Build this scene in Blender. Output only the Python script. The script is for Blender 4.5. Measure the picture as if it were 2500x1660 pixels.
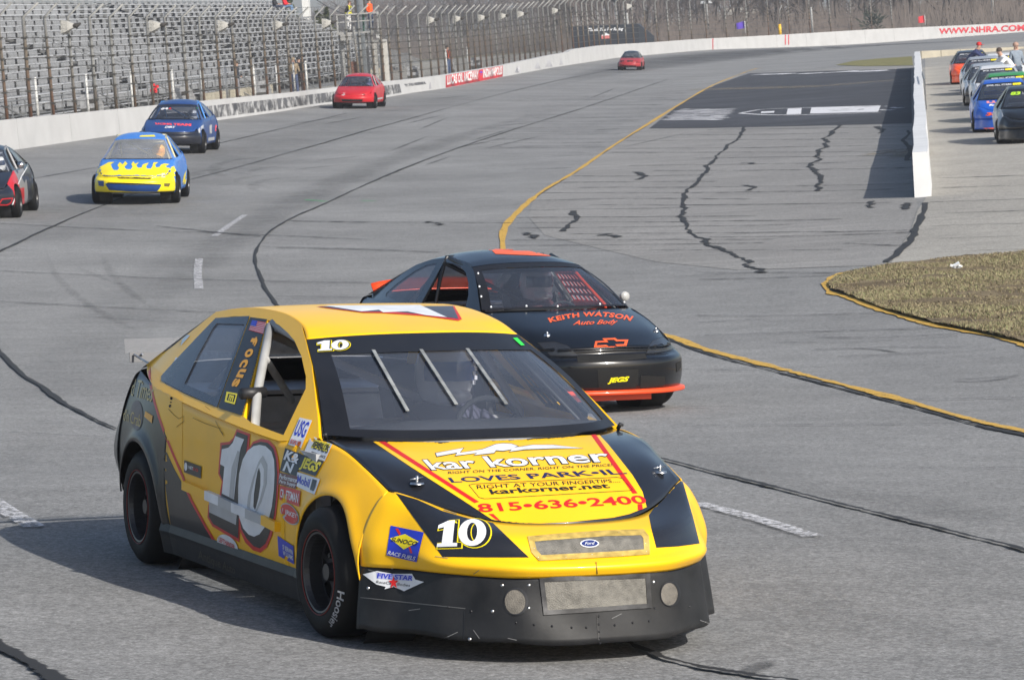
import bpy, bmesh, math, random
import numpy as np
from mathutils import Vector, Matrix
from mathutils.bvhtree import BVHTree
from mathutils.geometry import tessellate_polygon
random.seed(7); rng = np.random.default_rng(7)
for o in list(bpy.data.objects): bpy.data.objects.remove(o)
sc = bpy.context.scene; COL = sc.collection
R_ = math.radians

# ---------------------------------------------------------------- camera
FPX = 9400.0; PITCH = R_(4.65); ROLL = R_(4.2); ZC = 3.6
Fw = np.array([0, math.cos(PITCH), -math.sin(PITCH)])
R0 = np.array([1., 0, 0]); U0 = np.array([0, math.sin(PITCH), math.cos(PITCH)])
Rt = R0*math.cos(ROLL) - U0*math.sin(ROLL); Up = U0*math.cos(ROLL) + R0*math.sin(ROLL)
CAMO = np.array([0, 0, ZC])
cd = bpy.data.cameras.new('camera'); cam = bpy.data.objects.new('camera', cd); COL.objects.link(cam)
cam.matrix_world = Matrix([[Rt[i], Up[i], -Fw[i], CAMO[i]] for i in range(3)] + [[0, 0, 0, 1]])
cd.sensor_width = 36; cd.sensor_fit = 'HORIZONTAL'; cd.lens = 36*FPX/2500
cd.clip_start = .5; cd.clip_end = 6000
cd.dof.use_dof = True; cd.dof.focus_distance = 17.2; cd.dof.aperture_fstop = 32
sc.camera = cam

# ---------------------------------------------------------------- sky, sun, exposure
SUN_EL = R_(33); SUN_H = np.array([.69, -.724])          # horizontal direction towards the sun
sd = np.array([SUN_H[0]*math.cos(SUN_EL), SUN_H[1]*math.cos(SUN_EL), math.sin(SUN_EL)])
w = bpy.data.worlds.new('World'); sc.world = w; w.use_nodes = True
nt = w.node_tree; nt.nodes.clear()
sky = nt.nodes.new('ShaderNodeTexSky'); sky.sky_type = 'NISHITA'; sky.sun_disc = False
sky.sun_elevation = SUN_EL; sky.sun_rotation = math.atan2(sd[0], sd[1])
sky.air_density = 1.0; sky.dust_density = 2.2; sky.ozone_density = 1.0; sky.altitude = 200
bg = nt.nodes.new('ShaderNodeBackground'); bg.inputs['Strength'].default_value = .085
wo = nt.nodes.new('ShaderNodeOutputWorld')
nt.links.new(sky.outputs[0], bg.inputs[0]); nt.links.new(bg.outputs[0], wo.inputs[0])
sl = bpy.data.lights.new('sun', 'SUN'); sl.energy = 3.3; sl.angle = R_(.53); sl.color = (1, .955, .88)
so = bpy.data.objects.new('sun', sl); COL.objects.link(so); so.location = (60, -60, 60)
so.rotation_euler = Vector((-sd[0], -sd[1], -sd[2])).to_track_quat('-Z', 'Y').to_euler()
sc.view_settings.view_transform = 'Standard'; sc.view_settings.look = 'None'
sc.view_settings.exposure = .72; sc.view_settings.gamma = 1; sc.view_settings.use_curve_mapping = False

# ---------------------------------------------------------------- small helpers
def lin(c):
    return tuple((v/12.92 if v <= .04045 else ((v+.055)/1.055)**2.4) for v in c)
def hexc(h):
    h = h.lstrip('#'); return lin(tuple(int(h[i:i+2], 16)/255 for i in (0, 2, 4)))
MATS = {}
def mk(name, col, rough=.5, metal=0., var=.12, scale=8., bump=0., bscale=60., coat=0., spec=.5, rvar=.1, alpha=1., dirt=0., dcol=(.16, .14, .12)):
    """plain procedural material: base colour with two octaves of noise, roughness variation, optional bump and dust"""
    if name in MATS: return MATS[name]
    m = bpy.data.materials.new(name); m.use_nodes = True; n = m.node_tree; N = n.nodes; L = n.links
    p = N['Principled BSDF']; tc = N.new('ShaderNodeTexCoord')
    nz = N.new('ShaderNodeTexNoise'); nz.inputs['Scale'].default_value = scale; nz.inputs['Detail'].default_value = 6
    L.new(tc.outputs['Object'], nz.inputs['Vector'])
    mr = N.new('ShaderNodeMapRange'); mr.inputs[1].default_value = .3; mr.inputs[2].default_value = .7
    mr.inputs[3].default_value = 1-var; mr.inputs[4].default_value = 1+var
    L.new(nz.outputs[0], mr.inputs[0])
    mx = N.new('ShaderNodeMix'); mx.data_type = 'RGBA'; mx.blend_type = 'MULTIPLY'; mx.inputs[0].default_value = 1
    mx.inputs[6].default_value = (*col, 1); L.new(mr.outputs[0], mx.inputs[7])
    out = mx.outputs[2]
    if dirt:
        n2 = N.new('ShaderNodeTexNoise'); n2.inputs['Scale'].default_value = scale*.6; n2.inputs['Detail'].default_value = 9; n2.inputs['Roughness'].default_value = .7
        L.new(tc.outputs['Object'], n2.inputs['Vector'])
        r2 = N.new('ShaderNodeMapRange'); r2.inputs[1].default_value = .45; r2.inputs[2].default_value = .8; r2.inputs[3].default_value = 0; r2.inputs[4].default_value = dirt
        L.new(n2.outputs[0], r2.inputs[0])
        m2 = N.new('ShaderNodeMix'); m2.data_type = 'RGBA'; L.new(r2.outputs[0], m2.inputs[0]); L.new(out, m2.inputs[6]); m2.inputs[7].default_value = (*dcol, 1)
        out = m2.outputs[2]
    L.new(out, p.inputs['Base Color'])
    rr = N.new('ShaderNodeMapRange'); rr.inputs[3].default_value = max(.02, rough-rvar); rr.inputs[4].default_value = min(1, rough+rvar)
    L.new(nz.outputs[0], rr.inputs[0]); L.new(rr.outputs[0], p.inputs['Roughness'])
    p.inputs['Metallic'].default_value = metal; p.inputs['Specular IOR Level'].default_value = spec
    p.inputs['Coat Weight'].default_value = coat; p.inputs['Coat Roughness'].default_value = .06
    if bump:
        nb = N.new('ShaderNodeTexNoise'); nb.inputs['Scale'].default_value = bscale; nb.inputs['Detail'].default_value = 5
        L.new(tc.outputs['Object'], nb.inputs['Vector']); b = N.new('ShaderNodeBump'); b.inputs['Strength'].default_value = bump; b.inputs['Distance'].default_value = .01
        L.new(nb.outputs[0], b.inputs['Height']); L.new(b.outputs[0], p.inputs['Normal'])
    MATS[name] = m; return m
def glass(name, tint=(.75, .8, .86), refl=1.0, haze=.06, hcol=(.35, .4, .5)):
    """thin sheet: tinted see-through, Fresnel reflection, a pale diffuse film for painted haze and sky sheen"""
    if name in MATS: return MATS[name]
    m = bpy.data.materials.new(name); m.use_nodes = True; N = m.node_tree.nodes; L = m.node_tree.links; N.clear()
    o = N.new('ShaderNodeOutputMaterial'); t = N.new('ShaderNodeBsdfTransparent'); t.inputs[0].default_value = (*tint, 1)
    g = N.new('ShaderNodeBsdfGlossy'); g.inputs['Roughness'].default_value = .04
    fr = N.new('ShaderNodeFresnel'); fr.inputs[0].default_value = 1.5
    mu = N.new('ShaderNodeMath'); mu.operation = 'MULTIPLY'; mu.inputs[1].default_value = refl; L.new(fr.outputs[0], mu.inputs[0])
    d = N.new('ShaderNodeBsdfDiffuse'); d.inputs[0].default_value = (*hcol, 1)
    a = N.new('ShaderNodeMixShader'); a.inputs[0].default_value = haze
    tc = N.new('ShaderNodeTexCoord'); nz = N.new('ShaderNodeTexNoise'); nz.inputs['Scale'].default_value = 3; nz.inputs['Detail'].default_value = 5
    L.new(tc.outputs['Object'], nz.inputs[0]); hm = N.new('ShaderNodeMapRange'); hm.inputs[3].default_value = haze*.5; hm.inputs[4].default_value = haze*1.5
    L.new(nz.outputs[0], hm.inputs[0]); L.new(hm.outputs[0], a.inputs[0])
    L.new(t.outputs[0], a.inputs[1]); L.new(d.outputs[0], a.inputs[2])
    b = N.new('ShaderNodeMixShader'); L.new(mu.outputs[0], b.inputs[0]); L.new(a.outputs[0], b.inputs[1]); L.new(g.outputs[0], b.inputs[2])
    L.new(b.outputs[0], o.inputs[0]); MATS[name] = m; return m

def tag(o, label=None, cat=None, group=None, kind=None):
    if label: o['label'] = label
    if cat: o['category'] = cat
    if group: o['group'] = group
    if kind: o['kind'] = kind
    return o
def E(name, loc=(0, 0, 0), rz=0., parent=None):
    o = bpy.data.objects.new(name, None); COL.objects.link(o); o.empty_display_size = .2
    o.location = loc; o.rotation_euler = (0, 0, rz); o.parent = parent; return o
def ob(name, me, mat=None, parent=None, smooth=False):
    if mat is not None and not me.materials: me.materials.append(mat)
    if smooth: me.shade_smooth()
    o = bpy.data.objects.new(name, me); COL.objects.link(o); o.parent = parent; return o
def mesh(name, v, f, mat=None, parent=None, smooth=False):
    me = bpy.data.meshes.new(name); me.from_pydata([tuple(map(float, p)) for p in v], [], f); me.update()
    return ob(name, me, mat, parent, smooth)
class MB:
    """collects boxes, tubes and lathes into one mesh"""
    def __init__(s): s.v = []; s.f = []
    def add(s, v, f):
        n = len(s.v); s.v += [tuple(map(float, p)) for p in v]; s.f += [tuple(i+n for i in q) for q in f]; return s
    def box(s, c, d, M=None):
        c = np.array(c, float); d = np.array(d, float)/2
        v = [np.array([x, y, z])*d for x in (-1, 1) for y in (-1, 1) for z in (-1, 1)]
        if M is not None: v = [np.array(M) @ p for p in v]
        return s.add([p+c for p in v], [(0, 1, 3, 2), (4, 6, 7, 5), (0, 4, 5, 1), (2, 3, 7, 6), (0, 2, 6, 4), (1, 5, 7, 3)])
    def bar(s, a, b, wd, ht, up=(0, 0, 1)):
        a = np.array(a, float); b = np.array(b, float); d = b-a; L = np.linalg.norm(d); d /= L
        sdv = np.cross(d, up); sdv /= np.linalg.norm(sdv); u = np.cross(sdv, d)
        return s.box((a+b)/2, (L, wd, ht), np.stack([d, sdv, u], 1))
    def tube(s, pts, r, n=8, cap=True):
        pts = [np.array(p, float) for p in pts]; rs = r if hasattr(r, '__len__') else [r]*len(pts); rings = []
        ref = np.array([.13, .27, .95])
        for i, p in enumerate(pts):
            d = pts[min(i+1, len(pts)-1)]-pts[max(i-1, 0)]; d /= np.linalg.norm(d)+1e-9
            a = np.cross(d, ref); a /= np.linalg.norm(a)+1e-9; b = np.cross(d, a)
            rings.append([p+rs[i]*(math.cos(t)*a+math.sin(t)*b) for t in np.arange(n)*2*math.pi/n])
        f = []
        for i in range(len(pts)-1):
            for k in range(n): f.append((i*n+k, i*n+(k+1) % n, (i+1)*n+(k+1) % n, (i+1)*n+k))
        if cap: f += [tuple(range(n))[::-1], tuple(range((len(pts)-1)*n, len(pts)*n))]
        return s.add([q for g in rings for q in g], f)
    def lathe(s, prof, n=32, axis='x', c=(0, 0, 0), sy=1.):
        """prof: (axial, radius) points; axis x or z"""
        v = []; f = []; m = len(prof)
        for k in range(n):
            t = 2*math.pi*k/n
            for a, r in prof:
                p = (a, r*math.cos(t), r*math.sin(t)) if axis == 'x' else (r*math.cos(t), r*math.sin(t)*sy, a)
                v.append((p[0]+c[0], p[1]+c[1], p[2]+c[2]))
        for k in range(n):
            k2 = (k+1) % n
            for i in range(m-1): f.append((k*m+i, k2*m+i, k2*m+i+1, k*m+i+1))
        return s.add(v, f)
    def build(s, name, mat, parent=None, smooth=False): return mesh(name, s.v, s.f, mat, parent, smooth)
def spl(xs, ys):
    """cubic Hermite through the points (finite-difference tangents, clamped ends)"""
    xs = np.array(xs, float); ys = np.array(ys, float); d = np.diff(ys, axis=0)/np.diff(xs).reshape(-1, *([1]*(ys.ndim-1)))
    m = np.concatenate([d[:1], (d[1:]+d[:-1])/2, d[-1:]])
    def f(t):
        t = np.clip(np.asarray(t, float), xs[0], xs[-1]); i = np.clip(np.searchsorted(xs, t, 'right')-1, 0, len(xs)-2)
        h = xs[i+1]-xs[i]; s = (t-xs[i])/h
        e = (1,)*(ys.ndim-1); s = np.reshape(s, np.shape(s)+e); h = np.reshape(h, np.shape(h)+e)
        return (2*s**3-3*s**2+1)*ys[i]+(s**3-2*s**2+s)*h*m[i]+(-2*s**3+3*s**2)*ys[i+1]+(s**3-s**2)*h*m[i+1]
    return f
def patch(ctrl, nr, nc):
    c = np.array(ctrl, float); r, k = c.shape[:2]
    a = spl(np.arange(r), c)(np.linspace(0, r-1, nr)); a = np.swapaxes(a, 0, 1)
    return np.swapaxes(spl(np.arange(k), a)(np.linspace(0, k-1, nc)), 0, 1)
def gridfaces(nr, nc, flip=False):
    f = []
    for i in range(nr-1):
        for j in range(nc-1):
            q = (i*nc+j, i*nc+j+1, (i+1)*nc+j+1, (i+1)*nc+j); f.append(q[::-1] if flip else q)
    return f
def subdiv(v, tris, maxlen, it=7):
    bm = bmesh.new(); vs = [bm.verts.new(p if len(p) == 3 else (p[0], p[1], 0)) for p in v]
    for t in tris:
        try: bm.faces.new([vs[i] for i in t])
        except ValueError: pass
    bmesh.ops.triangulate(bm, faces=bm.faces[:])
    for _ in range(it):
        e = [x for x in bm.edges if x.calc_length() > maxlen]
        if not e: break
        bmesh.ops.subdivide_edges(bm, edges=e, cuts=1); bmesh.ops.triangulate(bm, faces=[f for f in bm.faces if len(f.verts) > 3])
    bm.verts.index_update(); V = [tuple(x.co) for x in bm.verts]; T = [tuple(q.index for q in f.verts) for f in bm.faces]; bm.free(); return V, T
def fill(outer, holes=(), maxlen=None):
    loops = [outer]+list(holes); pts = [p for l in loops for p in l]
    t = tessellate_polygon([[Vector((p[0], p[1], 0)) for p in l] for l in loops])
    if maxlen: return subdiv(pts, t, maxlen)
    return [(p[0], p[1], 0) for p in pts], [tuple(q) for q in t]
def text2d(body, shear=0., bold=0., space=1.):
    """text outline as flat triangles, scaled to the unit square"""
    cu = bpy.data.curves.new('t', 'FONT'); cu.body = body; cu.shear = shear; cu.offset = bold; cu.space_character = space; cu.resolution_u = 3
    o = bpy.data.objects.new('t', cu); COL.objects.link(o); dg = bpy.context.evaluated_depsgraph_get(); dg.update()
    me = o.evaluated_get(dg).to_mesh(); V = [tuple(v.co)[:2] for v in me.vertices]; T = [tuple(p.vertices) for p in me.polygons]
    o.evaluated_get(dg).to_mesh_clear(); bpy.data.objects.remove(o); bpy.data.curves.remove(cu)
    a = np.array(V); lo, hi = a.min(0), a.max(0); return ((a-lo)/(hi-lo)).tolist(), T
def homog(q):
    """unit square -> quad (bl, br, tr, tl)"""
    A = []; b = []
    for (s, t), (u, v) in zip([(0, 0), (1, 0), (1, 1), (0, 1)], q):
        A += [[s, t, 1, 0, 0, 0, -u*s, -u*t], [0, 0, 0, s, t, 1, -v*s, -v*t]]; b += [u, v]
    h = np.linalg.solve(np.array(A, float), np.array(b, float))
    return lambda s, t: ((h[0]*s+h[1]*t+h[2])/(h[6]*s+h[7]*t+1), (h[3]*s+h[4]*t+h[5])/(h[6]*s+h[7]*t+1))
def offpoly(p, d):
    """grow a polygon outline by d"""
    p = np.array(p, float); n = len(p); A = sum(p[i-1][0]*p[i][1]-p[i][0]*p[i-1][1] for i in range(n)); sg = 1 if A > 0 else -1; o = []
    for i in range(n):
        a = p[i]-p[i-1]; b = p[(i+1) % n]-p[i]; a = a/(np.linalg.norm(a)+1e-9); b = b/(np.linalg.norm(b)+1e-9)
        m = np.array([a[1]+b[1], -a[0]-b[0]]); l = np.linalg.norm(m); m = m/l if l > 1e-6 else np.array([a[1], -a[0]])
        k = min(2., 1/max(.3, abs(m @ np.array([a[1], -a[0]])))); o.append(tuple(p[i]+sg*d*k*m))
    return o
def ell(cx, cy, rx, ry, n=28, a0=0.): return [(cx+rx*math.cos(a0+t), cy+ry*math.sin(a0+t)) for t in np.arange(n)*2*math.pi/n]

# ---------------------------------------------------------------- the lie of the land (z of the ground at x, y)
XE = spl([-40, 10, 20, 29.6, 42, 61.6, 85, 117, 160, 219, 300, 420], [26, 9.5, 6.2, 3.9, 1.8, -.1, .9, 3.1, 7.3, 14, 26, 45])
Z0 = ZC-3.55
def g0(x, y):
    x = np.asarray(x, float); y = np.asarray(y, float)
    dx = XE(y)-x; dx = 2*np.log1p(np.exp(np.clip(dx/2, -30, 30))); dx = 19-np.log1p(np.exp(np.clip(19-dx, -30, 30)))
    s = np.clip((45-y)/29, 0, 1); s = s*s*(3-2*s)
    fade = np.clip((420-y)/120, 0, 1)
    return Z0+.07*dx*fade+.45*s-.0165*np.log1p(np.exp(np.clip((x-22)/3, -30, 30)))*3*np.clip((y-180)/80, 0, 1)*np.clip((520-y)/100, 0, 1)
YPOSE = (np.array([22.22, 3.946, .195]), np.array([.00666, 16.2948, -1.2288]))   # hero car in the camera's frame
def rotm(yaw, pitch, roll):
    cy, sy, cp, sp, cr, sr = math.cos(yaw), math.sin(yaw), math.cos(pitch), math.sin(pitch), math.cos(roll), math.sin(roll)
    return np.array([[1, 0, 0], [0, cp, -sp], [0, sp, cp]]) @ np.array([[cr, 0, sr], [0, 1, 0], [-sr, 0, cr]]) @ np.array([[cy, -sy, 0], [sy, cy, 0], [0, 0, 1]])
C2W = np.stack([Rt, Fw, Up], 1)
YR = C2W @ rotm(*np.radians(YPOSE[0])); YT = C2W @ YPOSE[1]+CAMO
_n = YR[:, 2]
def g(x, y):
    x = np.asarray(x, float); y = np.asarray(y, float); b = g0(x, y)
    cx, cy = (YT+YR @ np.array([0, 1.3, 0]))[:2]
    pl = YT[2]-(_n[0]*(x-YT[0])+_n[1]*(y-YT[1]))/_n[2]
    wgt = np.exp(-(((x-cx)**2+((y-cy)*.8)**2)/5.5**2)**2)
    return b+(pl-b)*wgt
def pray(u, v): return Fw+Rt*((u-1250)/FPX)+Up*((830-v)/FPX)
def gpt(u, v, dz=0.):
    """point of the ground seen at photo position u, v"""
    d = pray(u, v); lo, hi = 5., 2500.
    for _ in range(60):
        m = (lo*hi)**.5; p = CAMO+d*m
        if p[2] > g(p[0], p[1]): lo = m
        else: hi = m
    p = CAMO+d*hi; p[2] = g(p[0], p[1])+dz; return p
def at_depth(u, v, y): d = pray(u, v); return CAMO+d*(y/d[1])
# ================================================================ ground
def gpts(uv, dz=0.):
    uv = np.asarray(uv, float); d = Fw[None]+Rt[None]*((uv[:, :1]-1250)/FPX)+Up[None]*((830-uv[:, 1:2])/FPX)
    lo = np.full(len(uv), 4.); hi = np.full(len(uv), 2500.)
    for _ in range(52):
        m = np.sqrt(lo*hi); p = CAMO+d*m[:, None]; up = p[:, 2] > g(p[:, 0], p[:, 1]); lo = np.where(up, m, lo); hi = np.where(up, hi, m)
    p = CAMO+d*hi[:, None]; p[:, 2] = g(p[:, 0], p[:, 1])+dz; return p
D = lambda pts: [(a*2500/2361, b*2500/2361) for a, b in pts]           # full-view coordinates -> photo pixels
def crop(ox, oy, s): return lambda *pts: [(ox+a/s, oy+b/s) for a, b in pts]
k5 = crop(1700, 560, 2.9037); k8 = crop(1500, 150, 2.9525); k6 = crop(0, 440, 2.3756)

def asphalt(name, col, var=.1, speck=.35, streak=0.):
    m = bpy.data.materials.new(name); m.use_nodes = True; N = m.node_tree.nodes; L = m.node_tree.links; p = N['Principled BSDF']
    tc = N.new('ShaderNodeTexCoord'); o = tc.outputs['Object']
    def noise(s, d=5, r=.6):
        n = N.new('ShaderNodeTexNoise'); n.inputs['Scale'].default_value = s; n.inputs['Detail'].default_value = d; n.inputs['Roughness'].default_value = r; L.new(o, n.inputs[0]); return n.outputs[0]
    def mapr(i, a, b, c, e):
        n = N.new('ShaderNodeMapRange'); n.inputs[1].default_value = a; n.inputs[2].default_value = b; n.inputs[3].default_value = c; n.inputs[4].default_value = e; L.new(i, n.inputs[0]); return n.outputs[0]
    def mul(a, b):
        n = N.new('ShaderNodeMath'); n.operation = 'MULTIPLY'; L.new(a, n.inputs[0]); L.new(b, n.inputs[1]); return n.outputs[0]
    fine = noise(95, 3, .75); f1 = mapr(fine, .3, .72, 1-speck, 1+speck)
    vor = N.new('ShaderNodeTexVoronoi'); vor.inputs['Scale'].default_value = 70; L.new(o, vor.inputs[0])
    f1b = mul(mapr(vor.outputs['Color'], 0, 1, .72, 1.28), mapr(noise(26, 2, .5), .3, .7, .76, 1.24))
    big = mapr(noise(.22, 6, .62), .3, .7, 1-var, 1+var); med = mapr(noise(2.2, 6, .6), .3, .7, 1-var*.5, 1+var*.5)
    t = mul(mul(f1, f1b), mul(big, med))
    if streak:
        mp = N.new('ShaderNodeMapping'); mp.inputs['Scale'].default_value = (.12, 3., 1); L.new(o, mp.inputs[0])
        n = N.new('ShaderNodeTexNoise'); n.inputs['Scale'].default_value = 1.3; n.inputs['Detail'].default_value = 8; n.inputs['Roughness'].default_value = .7; L.new(mp.outputs[0], n.inputs[0])
        t = mul(t, mapr(n.outputs[0], .35, .65, 1-streak, 1+streak))
    mx = N.new('ShaderNodeMix'); mx.data_type = 'RGBA'; mx.blend_type = 'MULTIPLY'; mx.inputs[0].default_value = 1; mx.inputs[6].default_value = (*col, 1); L.new(t, mx.inputs[7])
    L.new(mx.outputs[2], p.inputs['Base Color']); p.inputs['Roughness'].default_value = .85; p.inputs['Specular IOR Level'].default_value = .35
    b = N.new('ShaderNodeBump'); b.inputs['Strength'].default_value = .35; b.inputs['Distance'].default_value = .006; L.new(fine, b.inputs['Height']); L.new(b.outputs[0], p.inputs['Normal'])
    MATS[name] = m; return m
def softmat(name, col, dens=.8, nscale=6., lo=.35, hi=.6, rough=.8):
    """worn paint or rubber: opacity fades with the mesh attribute 'a' and is eaten by noise"""
    m = bpy.data.materials.new(name); m.use_nodes = True; N = m.node_tree.nodes; L = m.node_tree.links; p = N['Principled BSDF']
    p.inputs['Base Color'].default_value = (*col, 1); p.inputs['Roughness'].default_value = rough
    at = N.new('ShaderNodeAttribute'); at.attribute_name = 'a'; tc = N.new('ShaderNodeTexCoord')
    n = N.new('ShaderNodeTexNoise'); n.inputs['Scale'].default_value = nscale; n.inputs['Detail'].default_value = 7; n.inputs['Roughness'].default_value = .7; L.new(tc.outputs['Object'], n.inputs[0])
    r = N.new('ShaderNodeMapRange'); r.inputs[1].default_value = lo; r.inputs[2].default_value = hi; r.inputs[3].default_value = 0; r.inputs[4].default_value = dens; L.new(n.outputs[0], r.inputs[0])
    mu = N.new('ShaderNodeMath'); mu.operation = 'MULTIPLY'; mu.use_clamp = True; L.new(at.outputs['Fac'], mu.inputs[0]); L.new(r.outputs[0], mu.inputs[1]); L.new(mu.outputs[0], p.inputs['Alpha'])
    MATS[name] = m; return m

ASPH = asphalt('asphalt_track', (.203, .202, .199), .19, .42, .05)
DARKP = asphalt('asphalt_sealed', (.044, .046, .054), .35, .3, .5)
CONC = asphalt('concrete_pit', (.30, .285, .255), .16, .22)
STRIPA = asphalt('asphalt_strip', (.225, .219, .21), .14, .3, .12)
TAR = mk('tar', (.014, .014, .015), .6, var=.4, scale=30)
TARC = softmat('worn_tar', (.016, .016, .017), 2.2, 9, .22, .46); YEL = softmat('yellow_line_paint', hexc('#c0983c'), 1.5, 14, .30, .56); WHT = softmat('white_line_paint', (.55, .55, .57), 1.1, 24, .42, .6)
WHT2P = softmat('white_block_paint', (.62, .62, .64), 2., 8, .3, .5); RUB = softmat('rubber_mark', (.03, .03, .032), .75, 3., .25, .7); GROOVE = softmat('racing_groove', (.045, .046, .05), .6, .5, .1, .6)
SKID = softmat('rubber_skid', (.03, .03, .032), .22, 3., .3, .7); STAIN = softmat('rubber_stain', (.03, .03, .032), .13, 2., .25, .7); TANP = softmat('track_dirt', (.3, .25, .17), .8, 2., .4, .65)
GREENP = softmat('green_chalk', (.05, .5, .15), .9, 20, .4, .6)

def dry(name, c1, c2, c3, s=3.):
    m = bpy.data.materials.new(name); m.use_nodes = True; N = m.node_tree.nodes; L = m.node_tree.links; p = N['Principled BSDF']
    tc = N.new('ShaderNodeTexCoord'); n = N.new('ShaderNodeTexNoise'); n.inputs['Scale'].default_value = s; n.inputs['Detail'].default_value = 9; n.inputs['Roughness'].default_value = .72; L.new(tc.outputs['Object'], n.inputs[0])
    r = N.new('ShaderNodeValToRGB'); e = r.color_ramp.elements; e[0].position = .32; e[0].color = (*c1, 1); e[1].position = .68; e[1].color = (*c3, 1)
    x = e.new(.5); x.color = (*c2, 1); L.new(n.outputs[0], r.inputs[0]); L.new(r.outputs[0], p.inputs['Base Color']); p.inputs['Roughness'].default_value = .95; p.inputs['Specular IOR Level'].default_value = .1
    b = N.new('ShaderNodeBump'); b.inputs['Strength'].default_value = .6; b.inputs['Distance'].default_value = .03; n2 = N.new('ShaderNodeTexNoise'); n2.inputs['Scale'].default_value = 40; n2.inputs['Detail'].default_value = 5; L.new(tc.outputs['Object'], n2.inputs[0]); L.new(n2.outputs[0], b.inputs['Height']); L.new(b.outputs[0], p.inputs['Normal'])
    MATS[name] = m; return m
DIRT = dry('dry_grass_ground', (.08, .062, .04), (.16, .125, .08), (.24, .195, .12), 2.2)
FIELD = dry('field_ground', (.12, .1, .06), (.19, .165, .1), (.2, .2, .1), .05)

def sheet(name, xs, ys, dz, mat, kind='structure'):
    X, Y = np.meshgrid(xs, ys); Z = g(X, Y)+dz
    o = mesh(name, np.stack([X, Y, Z], -1).reshape(-1, 3), gridfaces(len(ys), len(xs)), mat, None, True); o['kind'] = kind; return o
xs = np.unique(np.concatenate([np.linspace(-3000, -60, 12), np.linspace(-60, 90, 40), np.linspace(90, 3000, 12)]))
ys = np.unique(np.concatenate([np.linspace(-200, 0, 5), np.linspace(0, 120, 40), np.linspace(120, 480, 40), np.linspace(480, 5000, 20)]))
sheet('terrain', xs, ys, -.15, FIELD)
track = sheet('race_track', np.unique(np.concatenate([np.linspace(-45, -12, 18), np.linspace(-12, 16, 57), np.linspace(16, 95, 30)])),
      np.unique(np.concatenate([np.linspace(-12, 30, 64), np.linspace(30, 80, 51), np.linspace(80, 400, 90)])), 0., ASPH)

def area(name, px, dz, mat, maxlen=4., parent=track, kind=None):
    p = gpts(px); v, t = fill([(a[0], a[1]) for a in p], (), maxlen); v = np.array(v); v[:, 2] = g(v[:, 0], v[:, 1])+dz
    t = [q if (v[q[1]]-v[q[0]])[0]*(v[q[2]]-v[q[0]])[1]-(v[q[1]]-v[q[0]])[1]*(v[q[2]]-v[q[0]])[0] > 0 else q[::-1] for q in t]
    o = mesh(name, v, t, mat, parent, True)
    if kind: o['kind'] = kind
    a = o.data.attributes.new('a', 'FLOAT', 'POINT'); a.data.foreach_set('value', [1.]*len(v)); return o
def ribbon(name, px, wd, dz, mat, parent=track, n=None, jit=0., soft=False, taper=0., build=True):
    px = np.array(px, float); L = np.concatenate([[0], np.cumsum(np.linalg.norm(np.diff(px, axis=0), axis=1))])
    n = n or max(4, int(L[-1]/12)); uv = spl(L, px)(np.linspace(0, L[-1], n)); p = gpts(uv)[:, :2]
    d = np.gradient(p, axis=0); d /= np.linalg.norm(d, axis=1)[:, None]+1e-9; nn = np.stack([d[:, 1], -d[:, 0]], 1)
    def wob(m): return np.interp(np.arange(n), np.linspace(0, n-1, max(4, n//m)), rng.normal(0, 1, max(4, n//m)))
    if jit: p = p+nn*(jit*(1.3*wob(9)+.7*wob(3)+.3*wob(1)))[:, None]
    wd = np.full(n, wd, float)*(1+(np.clip(.25*wob(5)+.2*wob(1), -.6, .9) if jit else 0))
    if taper: tt = np.linspace(0, 1, n); wd = wd*np.clip(np.minimum(tt, 1-tt)/taper, .08, 1)
    offs = [-.5, -.25, 0, .25, .5] if soft else [-.5, .5]; av = [0, .8, 1, .8, 0] if soft else [1, 1]
    V = np.stack([np.column_stack([q := p+nn*wd[:, None]*o, g(q[:, 0], q[:, 1])+dz]) for o in offs], 1)
    A = np.repeat(np.array(av, float)[None], n, 0)
    if soft and taper: A *= np.clip(np.minimum(np.linspace(0, 1, n), 1-np.linspace(0, 1, n))/taper, 0, 1)[:, None]
    k = len(offs)
    if not build: return V.reshape(-1, 3), gridfaces(n, k, True), A.ravel()
    o = mesh(name, V.reshape(-1, 3), gridfaces(n, k, True), mat, parent, True)
    o.data.attributes.new('a', 'FLOAT', 'POINT').data.foreach_set('value', A.ravel()); return o
def multi(name, items, mat, kind=None):
    """several ribbons in one mesh: (px, width, dz, kwargs)"""
    V = []; Fc = []; A = []
    for px, wd, dz, kw in items:
        v, f, a = ribbon('', px, wd, dz, None, build=False, **kw); n = len(V); V += v.tolist(); Fc += [tuple(i+n for i in q) for q in f]; A += a.tolist()
    o = mesh(name, V, Fc, mat, track, True); o.data.attributes.new('a', 'FLOAT', 'POINT').data.foreach_set('value', A)
    if kind: o['kind'] = kind
    return o

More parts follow.
